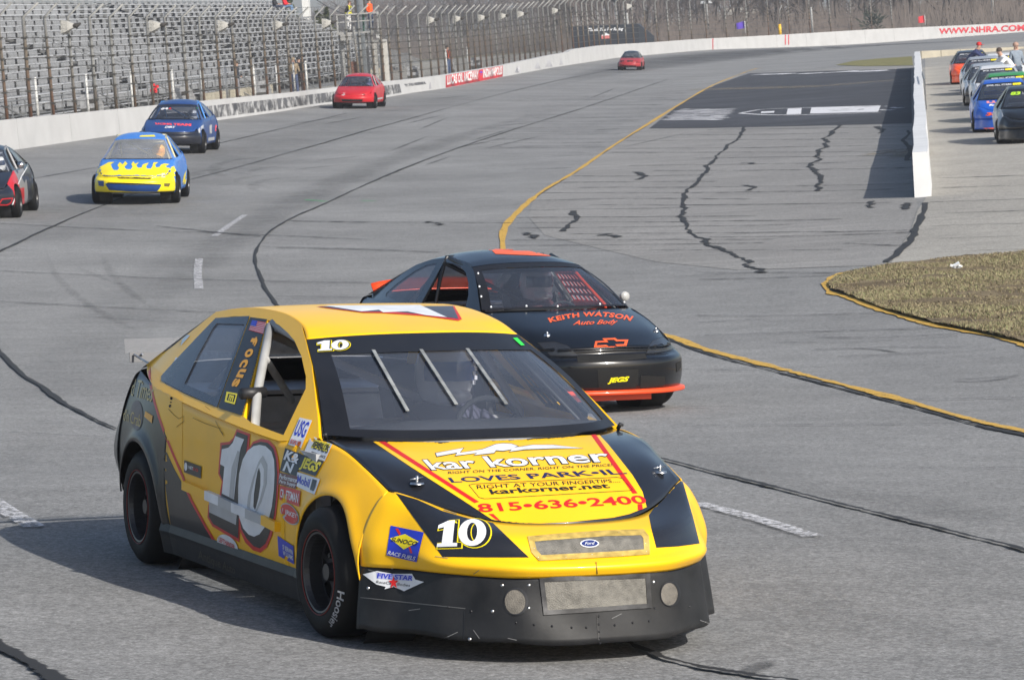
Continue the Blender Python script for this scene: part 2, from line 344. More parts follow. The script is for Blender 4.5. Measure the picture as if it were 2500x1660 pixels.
# pavements of other kinds
area('pit_road', [(2258, 128), (2420, 108), (2800, 80), (2900, 380), (2800, 600), (2330, 628), (2172, 648), (2200, 600), (2222, 570), (2240, 515), (2262, 482), (2262, 300)], .006, CONC)
YL = D([(1757, 158)])+[(1855.6, 167), (1794.7, 187), (1737, 211), (1649, 262), (1584.7, 302), (1500, 355), (1408, 418), (1313, 476), (1255, 529), (1231, 561), (1228, 593), (1240, 645), (1300, 705), (1420, 762), (1540, 800), (1652, 828)]+k5((0, 835), (560, 985), (870, 1065), (1450, 1215), (2000, 1370), (2323, 1440))+[(2700, 1112), (2900, 1165)]
area('drag_strip_lane', YL[2:9]+[(1300, 492), (1290, 530), (1330, 575), (1600, 640), (1800, 660), (2160, 648), (2215, 575), (2240, 505), (2233, 470), (2225, 152), (2080, 163)], .004, STRIPA)
area('sealed_patch', k8((975, 88), (1500, 72), (2140, 55), (2145, 450), (1300, 470), (250, 487), (440, 338), (600, 245), (725, 175), (900, 112)), .009, DARKP)
ribbon('racing_groove', [(1330, 215), (1480, 178), (1750, 138), (2050, 116), (2300, 104), (2560, 92)], 9., .003, GROOVE, soft=True, n=60, taper=.3)
ribbon('racing_groove', [(-60, 640), (120, 560), (400, 450), (700, 345), (1000, 262), (1330, 205)], 4.2, .003, SKID, soft=True, n=60, taper=.2)
for q_, w_ in (([(20, 1150), (120, 900), (260, 740), (430, 600), (640, 480), (900, 370), (1250, 262), (1480, 196)], 1.3), ([(330, 800), (420, 650), (560, 540), (760, 430), (1000, 335), (1300, 240)], 1.1), ([(1500, 1010), (1800, 1110), (2100, 1160), (2420, 1240)], .7), ([(1650, 1330), (1900, 1400), (2200, 1470), (2420, 1540)], .6)): ribbon('tyre_stain', D(q_), w_, .0035, STAIN, soft=True, n=70, taper=.25)
ribbon('dirt_band', k8((560, 205), (1000, 195), (1500, 180), (1800, 155), (2130, 130)), 2.6, .012, TANP, soft=True, n=30)
ribbon('dirt_band', k8((1900, 680), (2080, 640), (2150, 690)), 1.2, .012, TANP, soft=True, n=14)
# painted lines
ribbon('yellow_line', YL, .10, .012, YEL, n=220, jit=.004)
sh = [(a-1.5-(3 if a > 1300 and b > 700 else 0), b+3+(5 if b > 700 else 0)) for a, b in YL]
ribbon('line_edge_seam', sh[3:], .05, .010, TARC, n=200, jit=.008, soft=True)
GRASS = k5((2323, 176), (1780, 214), (1350, 270), (1090, 318), (985, 355), (938, 398), (960, 440), (1075, 478), (1350, 582), (1730, 688), (2000, 738), (2323, 812))
ribbon('yellow_line', [(2900, 600)]+k5((2323, 172), (1780, 210), (1350, 265), (1080, 310), (965, 350), (915, 398), (940, 443), (1065, 482), (1350, 587), (1730, 693), (2000, 743), (2323, 818))+[(2800, 960)], .13, .012, YEL, n=160, jit=.004)
for q in ([(565, 497), (530, 520), (495, 546)], [(459, 598), (456, 630), (459, 668)], [(-30, 1150), (20, 1183), (80, 1218)], [(1605, 1163), (1740, 1198), (1875, 1240)]):
    ribbon('lane_dash', D(q), .12, .012, WHT, n=16)
ribbon('green_mark', D([(705, 462), (752, 466)]), .14, .012, GREENP, n=6); ribbon('green_mark', D([(832, 464), (866, 465)]), .12, .012, GREENP, n=6)
# paint on the dark patch: stripes, long pointed shape with blocks
for i in range(9):
    y = 350+i*9.5; x0 = 470-i*16; x1 = 852-i*9
    ribbon('painted_stripe', k8((x0, y), ((x0+x1)/2, y-1.5), (x1, y-3)), .30, .015, WHT2P, n=12, jit=.05)
ribbon('painted_outline', k8((905, 378), (1050, 352), (1250, 342), (1600, 332), (1920, 322)), .16, .015, WHT2P, n=24)
ribbon('painted_outline', k8((905, 378), (1060, 388), (1240, 391), (1600, 384), (1920, 372)), .16, .015, WHT2P, n=24)
area('painted_block', k8((1250, 345), (1350, 342), (1345, 384), (1240, 387)), .0155, WHT2P)
area('painted_block', k8((1420, 338), (1920, 324), (1900, 368), (1410, 381)), .0155, WHT2P)
area('painted_block', k8((1060, 366), (1155, 362), (1150, 374), (1055, 378)), .0155, WHT2P)
for q in (((1560, 352), (1720, 346)), ((1560, 362), (1700, 358)), ((1740, 334), (1850, 330)), ((1750, 350), (1800, 352))): ribbon('painted_letter', k8(*q), .25, .019, RUB, n=6, jit=.08)
for q in (((1925, 330), (1975, 326)), ((1930, 352), (2000, 356)), ((1980, 338), (2060, 340))): ribbon('painted_stripe', k8(*q), .2, .015, WHT2P, n=6, jit=.06)
for q in (((1030, 98), (1280, 92)), ((1340, 92), (1470, 88)), ((1525, 85), (1585, 83)), ((1620, 78), (1960, 70))): ribbon('painted_stripe', k8(*q), .9, .015, WHT2P, n=10, jit=.06)
# seams between the paving lanes
def seam(pts, wd=.035, jit=.012, n=None): return ribbon('pavement_seam', D(pts), wd*1.5, .014, TARC, jit=jit, n=n, soft=True)
seam([(-20, 588), (0, 580), (120, 523), (250, 470), (330, 440), (450, 412), (600, 372), (740, 332), (900, 287), (1100, 232), (1280, 188), (1420, 160)])
seam([(75, 413), (218, 388), (440, 345), (640, 300), (800, 262)], .03)
seam([(700, 770), (660, 725), (637, 700), (600, 645), (588, 600), (605, 555), (650, 515), (760, 465), (870, 415), (1050, 345), (1200, 295), (1330, 255), (1420, 225), (1540, 184)], .036, .012, 170)
seam([(-30, 790), (0, 815), (50, 865), (100, 893), (150, 930), (200, 960), (265, 992)], .035, .008, 50)
seam([(-40, 1460), (0, 1490), (60, 1522), (130, 1568), (200, 1610)], .06, .008, 40)
seam([(1380, 1020), (1530, 1062), (1700, 1105), (1900, 1155), (2100, 1205), (2361, 1272), (2500, 1310)], .035, .006, 120)
seam([(1400, 1470), (1480, 1495), (1600, 1537), (1700, 1557), (1850, 1578), (1950, 1600)], .03, .01, 60)
ribbon('pavement_crack', k8((950, 470), (880, 570), (760, 680), (660, 770), (600, 880), (545, 960), (520, 1033))+D([(1575, 515), (1620, 555), (1680, 590), (1765, 630)]), .105, .014, TARC, jit=.04, n=260, soft=True)
ribbon('pavement_crack', k8((1600, 460), (1555, 540), (1480, 660), (1430, 740), (1425, 780), (1490, 830), (1480, 900), (1455, 940)), .115, .014, TARC, jit=.04, n=200, soft=True)
for q in (((180, 800), (215, 830), (190, 855)), ((950, 895), (985, 905), (965, 935)), ((1930, 470), (1945, 495), (1920, 520)), ((930, 735), (1000, 745)), ((2120, 500), (2110, 560), (2125, 620), (2100, 720))): ribbon('pavement_crack', k8(*q), .14, .014, TARC, jit=.05, n=24, soft=True)
for q in (((1330, 487), (1318, 505), (1305, 520), (1300, 535)), ((1210, 538), (1225, 546), (1215, 552)), ((1405, 540), (1412, 550)), ((990, 512), (1020, 520)), ((2120, 470), (2118, 520), (2085, 575), (2050, 606)), ((2080, 470), (2078, 485)), ((2017, 465), (2022, 480))): ribbon('pavement_crack', D(q), .12, .014, TARC, jit=.05, n=24, soft=True)
# hairline joints across the lanes
it = []
def hair(pts, wd=1.7, jit=.006):
    p = gpts([pts[len(pts)//2]])[0]; dd = p[1]; it.append((pts, min(.12, .5*wd*dd*dd/(FPX*3.3)), .014, dict(jit=min(.03, jit*dd/20))))
for q in (((0, 255), (700, 290), (1500, 320), (2138, 350)), ((0, 530), (1000, 575), (2138, 600)), ((0, 708), (700, 745), (1260, 773)), ((550, 800), (1150, 832)), ((1500, 388), (2138, 402)), ((1680, 240), (2138, 248)), ((1600, 678), (2138, 686)), ((-100, 1462), (300, 1480), (640, 1500)), ((900, 270), (1500, 330))): hair(k6(*q))
for q in (((1560, 640), (1740, 630), (1920, 632)), ((640, 573), (900, 578), (1010, 584)), ((1100, 1500), (1200, 1505)), ((2070, 980), (1560, 983)), ((2100, 1083), (2361, 1081)), ((0, 1075), (250, 1080)), ((1545, 855), (1900, 850)), ((760, 512), (1180, 516)), ((1560, 940), (1700, 941)), ((2090, 923), (2361, 919))): hair(D(q))
for q in (((60, 757), (700, 735), (1690, 707)), ((0, 362), (500, 350), (980, 330)), ((0, 618), (540, 618), (1330, 596)), ((0, 665), (560, 636)), ((830, 770), (1300, 772), (1860, 745)), ((560, 810), (1200, 800), (1850, 763)), ((840, 857), (1300, 845), (1910, 838)), ((1000, 910), (1480, 890), (2120, 860)), ((0, 1400), (1000, 1392), (1960, 1382)), ((0, 1010), (560, 1008)), ((100, 60), (800, 52), (1540, 28)), ((0, 312), (1050, 312)), ((1060, 105), (1500, 122)), ((1500, 1216), (2323, 1198))): hair(k5(*q), 2.0)
for i in range(22):
    v = 320+i*14+rng.uniform(-3, 3); a = rng.uniform(0, 300) if rng.random() < .5 else 0; ul = np.interp(v, [302, 355, 418, 476, 529, 600], [1590, 1510, 1412, 1318, 1260, 1232])+5+a; ur = min(2225, ul+rng.uniform(250, 900))
    hair([(ul, v), ((ul+ur)/2, v-rng.uniform(0, 4)), (ur, v-rng.uniform(2, 9))], rng.uniform(1., 2.2), .012)
for i in range(30):
    v = rng.uniform(215, 420); ur = np.interp(v, [190, 302, 418], [1780, 1580, 1400])-rng.uniform(5, 60); ul = ur-rng.uniform(60, 420)
    hair([(ul, v+rng.uniform(0, 5)), (ur, v)], rng.uniform(.6, 1.5), .012)
for i in range(7):
    v = 430+i*30+rng.uniform(-5, 5); hair([(2270+rng.uniform(0, 40), v+4), (2400, v), (2600, v-5)], 1.2, .015)
multi('pavement_joints', it, softmat('hairline_tar', (.02, .02, .022), .8, 3., .25, .65), 'stuff')
# tyre scrubs
it = []; it2 = []
for i in range(7):
    r = rng.uniform(30, 95); cx, cy = rng.uniform(520, 780), rng.uniform(405, 470); a0 = rng.uniform(2, 4)
    it2.append(([(cx+r*1.5*math.cos(a0+t), cy+r*.32*math.sin(a0+t)) for t in np.linspace(0, rng.uniform(1.5, 3), 8)], .35, .008, dict(soft=True, n=40, taper=.2)))
for q in (((1770, 1075), (2000, 1060), (2250, 1040), (2323, 1020)), ((1770, 1078), (1950, 1085), (2200, 1060), (2323, 1030)), ((1050, 848), (1300, 858), (1480, 888))): it.append((k5(*q), .09, .008, dict(soft=True, n=30, taper=.2)))
for q in (((250, 350), (330, 560), (600, 780), (850, 900)), ((570, 380), (620, 500), (720, 620), (900, 760)), ((400, 470), (520, 540), (800, 640))): it2.append((k6(*q), .16, .008, dict(soft=True, n=30, taper=.3)))
for i in range(20):
    u, v = rng.uniform(600, 1500), rng.uniform(235, 420); it.append(([(u, v), (u+rng.uniform(60, 200), v-rng.uniform(5, 45))], .15, .008, dict(soft=True, n=14, taper=.3)))
it.append((D([(1690, 1565), (1740, 1545), (1790, 1520)]), .12, .008, dict(soft=True, n=14, taper=.3)))
multi('tyre_marks', it, RUB, 'stuff'); multi('tyre_marks', it2, SKID, 'stuff')

# infield grass with blades
gp = gpts(GRASS+[(2700, 900), (2800, 700), (2600, 625)])
v, t = fill([(a[0], a[1]) for a in gp], (), .5); v = np.array(v)
v[:, 2] = g(v[:, 0], v[:, 1])+.02+.035*rng.random(len(v)); infield = mesh('infield_grass_bank', v, t, DIRT, None, True); infield['kind'] = 'structure'
def inside(pts, poly):
    x, y = pts[:, 0], pts[:, 1]; r = np.zeros(len(pts), bool); n = len(poly)
    for i in range(n):
        (x1, y1), (x2, y2) = poly[i-1][:2], poly[i][:2]; c = (y1 > y) != (y2 > y); r ^= c & (x < (x2-x1)*(y-y1)/(y2-y1+1e-12)+x1)
    return r
def blades(name, poly, n, h, parent, col):
    a = np.array(poly)[:, :2]; lo, hi = a.min(0), a.max(0); p = rng.uniform(lo, hi, (n, 2)); p = p[inside(p, a)]; bare = np.sin(p[:, 0]*2.1+1.3*np.sin(p[:, 1]*1.1))+np.sin(p[:, 1]*1.9-p[:, 0]*.8)+.7*np.sin(p[:, 0]*5+p[:, 1]*4); p = p[(bare+rng.normal(0, .7, len(p))) > -1.0]; n = len(p)
    clump = np.sin(p[:, 0]*1.7+np.sin(p[:, 1]*.9)*2)*.5+np.sin(p[:, 1]*2.3+p[:, 0])*.5
    hh = h*(.5+rng.random(n))*(1+.35*clump); th = rng.uniform(0, 6.28, n); ww = .006+.006*rng.random(n); z = g(p[:, 0], p[:, 1])+.03
    dx, dy = np.cos(th)*ww, np.sin(th)*ww; lean = rng.normal(0, .6, (n, 2))*hh[:, None]
    V = np.stack([np.column_stack([p[:, 0]-dx, p[:, 1]-dy, z]), np.column_stack([p[:, 0]+dx, p[:, 1]+dy, z]), np.column_stack([p[:, 0]+lean[:, 0], p[:, 1]+lean[:, 1], z+hh])], 1).reshape(-1, 3)
    o = mesh(name, V, [(3*i, 3*i+1, 3*i+2) for i in range(n)], None, parent); at = o.data.attributes.new('a', 'FLOAT', 'POINT'); at.data.foreach_set('value', np.repeat(rng.random(n)*.7+.15*clump+.15, 3))
    m = bpy.data.materials.new(name); m.use_nodes = True; N = m.node_tree.nodes; L = m.node_tree.links; q = N.new('ShaderNodeAttribute'); q.attribute_name = 'a'; r = N.new('ShaderNodeValToRGB')
    for i, (ps, c) in enumerate(col): e = r.color_ramp.elements[i] if i < 2 else r.color_ramp.elements.new(ps); e.position = ps; e.color = (*c, 1)
    L.new(q.outputs['Fac'], r.inputs[0]); L.new(r.outputs[0], N['Principled BSDF'].inputs['Base Color']); N['Principled BSDF'].inputs['Roughness'].default_value = .8; o.data.materials.append(m); return o
GC = [(0, (.09, .072, .045)), (1, (.42, .35, .22)), (.35, (.22, .175, .105)), (.62, (.29, .245, .14)), (.82, (.2, .22, .09))]
b = blades('dry_grass', gp, 170000, .028, None, GC); tag(b, 'short dry patchy grass covering the infield bank inside the yellow line', 'grass', kind='stuff')
fg = gpts([(2040, 160), (2085, 150), (2140, 145), (2226, 139), (2229, 161), (2110, 163)])
area('grass_strip', [(2040, 160), (2085, 150), (2140, 145), (2226, 139), (2229, 161), (2110, 163)], .02, dry('green_dry_grass', (.12, .12, .05), (.19, .18, .08), (.22, .2, .1), 1.5), parent=None, kind='structure')
# little white scrap of litter on the grass
p = gpt(2335, 664); lit = MB(); 
for k in range(5): lit.box((p[0]+rng.uniform(-.05, .05), p[1]+rng.uniform(-.03, .03), p[2]+.05+.012*k), (.08, .05, .02), np.array(rotm(rng.uniform(0, 3), rng.uniform(-.5, .5), rng.uniform(-.5, .5))))
tag(lit.build('litter', mk('white_plastic', (.75, .77, .78), .5)), 'crumpled white scrap of litter lying on the infield grass', 'litter')
# ================================================================ cars
def tab(d): k = sorted(d); return spl(k, [d[i] for i in k])
SPEC_A = dict(
 wb=2.6, fy=.10, tuck=.06, tyre=(.275, .19, .838), arch=[(.09, .26, .335), (2.655, .26, .335)], yside=(-.25, 3.06), doors=(.60, 2.24),
 W=tab({-.25: .776, -.2: .791, -.1: .805, .1: .813, .5: .818, 1.2: .83, 2.2: .845, 2.65: .862, 3.06: .83}),
 zb=tab({-.25: .645, -.03: .708, .2: .768, .446: .79, .774: .768, 1.12: .785, 1.58: .808, 2.34: .85, 2.6: .862, 3.06: .90}),
 xb=tab({-.25: .662, -.03: .672, .2: .688, .446: .705, .774: .778, 1.12: .80, 1.58: .812, 2.34: .806, 2.6: .79, 3.06: .72}),
 zlo=.20, rocker=(.205, .10), ztail=.32,
 hood=[[(0, -.66, .531), (.28, -.595, .538), (.5, -.43, .592), (.655, -.25, .648)], [(0, -.37, .64), (.27, -.32, .658), (.53, -.2, .705), (.668, -.03, .712)],
       [(0, -.08, .73), (.26, -.04, .738), (.515, .06, .764), (.684, .2, .772)], [(0, .19, .79), (.25, .21, .79), (.50, .29, .793), (.672, .475, .795)]],
 nose=[[(0, -0.662, 0.529), (0.28, -0.598, 0.535), (0.44, -0.491, 0.567), (0.56, -0.372, 0.615), (0.63, -0.29, 0.64), (0.65, -0.27, 0.639), (0.663, -0.242, 0.642)],
       [(0, -.80, .49), (.27, -.775, .492), (.44, -.68, .51), (.57, -.53, .535), (.635, -.385, .58), (.685, -.30, .592), (.706, -.242, .60)],
       [(0, -.865, .42), (.27, -.845, .422), (.43, -.76, .43), (.575, -.62, .44), (.66, -.415, .485), (.725, -.31, .505), (.752, -.242, .52)],
       [(0, -.935, .388), (.27, -.905, .388), (.43, -.82, .39), (.595, -.645, .39), (.67, -.43, .415), (.75, -.315, .427), (.779, -.242, .43)],
       [(0, -.92, .346), (.27, -.884, .344), (.42, -.796, .344), (.576, -.632, .348), (.657, -.43, .344), (.747, -.312, .341), (.776, -.24, .338)]],
 skirt=[[(0, -.912, .356), (.27, -.876, .354), (.412, -.79, .354), (.568, -.63, .357), (.65, -.425, .352), (.745, -.305, .35), (.778, -.235, .345)],
        [(0, -.935, .215), (.27, -.905, .215), (.41, -.83, .216), (.58, -.66, .22), (.668, -.45, .215), (.757, -.33, .213), (.792, -.25, .21)],
        [(0, -.965, .077), (.27, -.935, .085), (.4, -.875, .09), (.582, -.695, .094), (.682, -.485, .09), (.77, -.36, .088), (.803, -.268, .085)]],
 wsb=[(0, .20, .803), (.25, .22, .803), (.50, .30, .805), (.676, .485, .806)], wst=[(0, 1.09, 1.189), (.2, 1.11, 1.186), (.36, 1.145, 1.178), (.507, 1.206, 1.164)],
 roofedge=[(1.206, 1.166), (1.36, 1.222), (1.68, 1.258), (2.115, 1.256), (2.49, 1.215)], roofc=[(1.09, 1.191), (1.36, 1.236), (1.7, 1.268), (2.1, 1.266), (2.46, 1.225)],
 xbelt=tab({.3: .66, .45: .69, .7: .735, 1.0: .765, 1.5: .785, 2.2: .785, 2.6: .765, 3.0: .71, 3.4: .62}), zbelt=tab({.3: .80, .6: .805, 1.2: .83, 1.6: .845, 2.5: .89, 3.0: .90, 3.4: .88}), k=.79,
 outline=[(.485, .797), (.62, .885), (.80, .985), (.97, 1.072), (1.206, 1.166), (1.36, 1.222), (1.52, 1.245), (1.68, 1.258), (1.9, 1.26), (2.115, 1.256), (2.3, 1.24), (2.49, 1.215), (2.644, 1.12), (2.8, 1.03), (2.98, .965), (3.06, .915), (2.6, .858), (2.34, .845), (1.58, .803), (1.12, .78), (.774, .762), (.55, .785)],
 win=[[(2.532, .888), (2.587, .907), (2.554, .972), (2.486, 1.085), (2.42, 1.187), (2.2, 1.212), (2.006, 1.221), (1.61, .838), (2.06, .861)],
      [(1.262, .827), (1.766, 1.22), (1.609, 1.208), (1.439, 1.181), (1.308, 1.154), (1.129, 1.1), (.948, 1.024), (.871, .977), (.772, .787), (1.142, .81)]],
 deck=[[(0, 2.92, .955), (.35, 2.95, .95), (.62, 3.02, .925), (.715, 3.06, .905)], [(0, 3.40, .90), (.35, 3.38, .895), (.60, 3.30, .87), (.75, 3.08, .86)],
       [(0, 3.46, .75), (.4, 3.43, .74), (.68, 3.34, .72), (.81, 3.07, .70)], [(0, 3.52, .53), (.42, 3.48, .52), (.745, 3.36, .51), (.838, 3.06, .50)], [(0, 3.45, .30), (.42, 3.42, .30), (.70, 3.30, .30), (.82, 3.03, .32)]])
SPEC_B = dict(
 wb=2.6, tyre=(.29, .20, .83), arch=[(0, .27, .335), (2.6, .27, .335)], yside=(-.335, 3.06), doors=(.50, 1.62),
 W=tab({-.4: .80, 0: .83, .5: .825, 1.5: .832, 2.6: .838, 3.06: .80}), zb=tab({-.4: .60, 0: .735, .2: .79, .4: .835, .8: .825, 1.5: .845, 2.3: .88, 3.06: .905}),
 xb=tab({-.4: .69, 0: .722, .2: .732, .4: .735, .8: .765, 1.5: .78, 2.3: .76, 3.06: .69}), zlo=.17, rocker=None, ztail=.25,
 hood=[[(0, -.78, .555), (.25, -.755, .55), (.48, -.67, .545), (.66, -.49, .555)], [(0, -.46, .685), (.27, -.44, .68), (.52, -.36, .672), (.70, -.21, .665)],
       [(0, -.12, .775), (.28, -.1, .772), (.54, -.03, .765), (.73, .08, .755)], [(0, .2, .848), (.27, .22, .848), (.52, .28, .846), (.725, .40, .838)]],
 nose=[[(0, -.79, .545), (.25, -.765, .54), (.48, -.68, .535), (.63, -.545, .54), (.68, -.44, .57), (.705, -.335, .612)],
       [(0, -.80, .50), (.26, -.775, .495), (.49, -.69, .49), (.655, -.55, .50), (.72, -.44, .52), (.75, -.335, .55)],
       [(0, -.915, .45), (.27, -.885, .45), (.50, -.795, .45), (.70, -.60, .45), (.775, -.45, .455), (.80, -.335, .47)],
       [(0, -.915, .31), (.27, -.885, .31), (.50, -.795, .31), (.705, -.60, .31), (.785, -.45, .31), (.812, -.33, .32)],
       [(0, -.87, .18), (.27, -.84, .18), (.49, -.755, .18), (.69, -.57, .18), (.775, -.43, .18), (.805, -.31, .19)]],
 skirt=None, wsb=[(0, .20, .86), (.26, .22, .86), (.52, .285, .858), (.705, .405, .853)], wst=[(0, .90, 1.235), (.2, .915, 1.232), (.37, .945, 1.224), (.52, .995, 1.206)],
 roofedge=[(.995, 1.208), (1.2, 1.25), (1.55, 1.275), (1.9, 1.262), (2.2, 1.21)], roofc=[(.90, 1.237), (1.15, 1.30), (1.5, 1.345), (1.85, 1.335), (2.15, 1.27)],
 xbelt=tab({.3: .70, .5: .725, .8: .75, 1.5: .765, 2.2: .745, 2.6: .71, 3.1: .64}), zbelt=tab({.3: .85, .8: .835, 1.5: .855, 2.3: .89, 3.1: .91}), k=.66,
 outline=[(.40, .84), (.55, .94), (.70, 1.04), (.85, 1.13), (.995, 1.208), (1.2, 1.25), (1.38, 1.266), (1.55, 1.275), (1.75, 1.272), (1.9, 1.262), (2.05, 1.238), (2.2, 1.21), (2.45, 1.115), (2.7, 1.02), (2.95, .935), (3.0, .90), (2.3, .872), (1.5, .838), (.8, .818), (.55, .822)],
 win=[[(1.72, .872), (1.76, 1.232), (1.95, 1.212), (2.15, 1.15), (2.4, 1.035), (2.54, .945), (2.5, .92), (2.2, .895)],
      [(1.6, .862), (1.63, 1.243), (1.45, 1.238), (1.25, 1.215), (1.08, 1.165), (.92, 1.08), (.78, .97), (.70, .855), (1.1, .852)]],
 deck=[[(0, 2.82, .965), (.33, 2.84, .96), (.58, 2.9, .94), (.69, 2.98, .915)], [(0, 3.2, .935), (.35, 3.18, .93), (.58, 3.13, .905), (.715, 3.05, .88)],
       [(0, 3.27, .75), (.4, 3.25, .74), (.66, 3.17, .72), (.79, 3.05, .70)], [(0, 3.33, .50), (.42, 3.3, .49), (.70, 3.21, .48), (.808, 3.04, .47)], [(0, 3.26, .24), (.42, 3.24, .24), (.68, 3.16, .24), (.79, 3.02, .25)]])

SPEC_C = dict(SPEC_B, lift=.035, tyre=(.295, .2, .872)); SPEC_C['nose'] = SPEC_B['nose'][:4]+[[(a, b, c+.045) for a, b, c in SPEC_B['nose'][4]]]
GLASS = glass('windscreen_glass', (.86, .89, .94), 1., .07, (.34, .40, .54)); QGL = glass('quarter_glass', (.9, .92, .95), .9, .2, (.42, .46, .56)); SIDEGL = glass('side_glass', (.9, .92, .95), .9, .06, (.35, .4, .5))  # quarter glass film is extra pale, painting in the brightness of the panes
CLEAR = glass('clear_plastic', (.93, .94, .95), .5, .05, (.4, .4, .42))
RUBBER = mk('tyre_rubber', (.006, .006, .0065), .65, var=.25, scale=14, dirt=.12, dcol=(.025, .024, .023), spec=.22); RIMB = mk('rim_black', (.022, .022, .025), .38, var=.2)
CAGE = mk('cage_grey', (.32, .32, .33), .5); CAGEB = mk('cage_black', (.02, .02, .022), .4); INT = mk('interior_tin', (.45, .455, .47), .5, metal=.3, var=.3, scale=5, dirt=.3)
INTD = mk('interior_dark', (.02, .021, .023), .8); BLKP = mk('black_plastic', (.018, .018, .02), .5, var=.2); CHROME = mk('bright_metal', (.6, .6, .6), .3, metal=1)
ALU = mk('aluminium', (.25, .25, .25), .45, metal=.8, var=.2); SKIRTM = mk('skirt_plastic', (.013, .0135, .015), .48, var=.4, scale=5, dirt=.5, dcol=(.048, .047, .046), bump=.15, bscale=9, spec=.28)
STRAPM = mk('windscreen_strap', (.34, .35, .34), .45, metal=.4, var=.3, scale=20)
def paint(name, col, dirt=.0, coat=.3, rough=.38, **k): return mk('paint_'+name, col, rough, spec=.35, var=k.get('var', .06), scale=3., coat=coat, dirt=dirt, rvar=.06, bump=k.get('bump', .05), bscale=k.get('bscale', 5.))

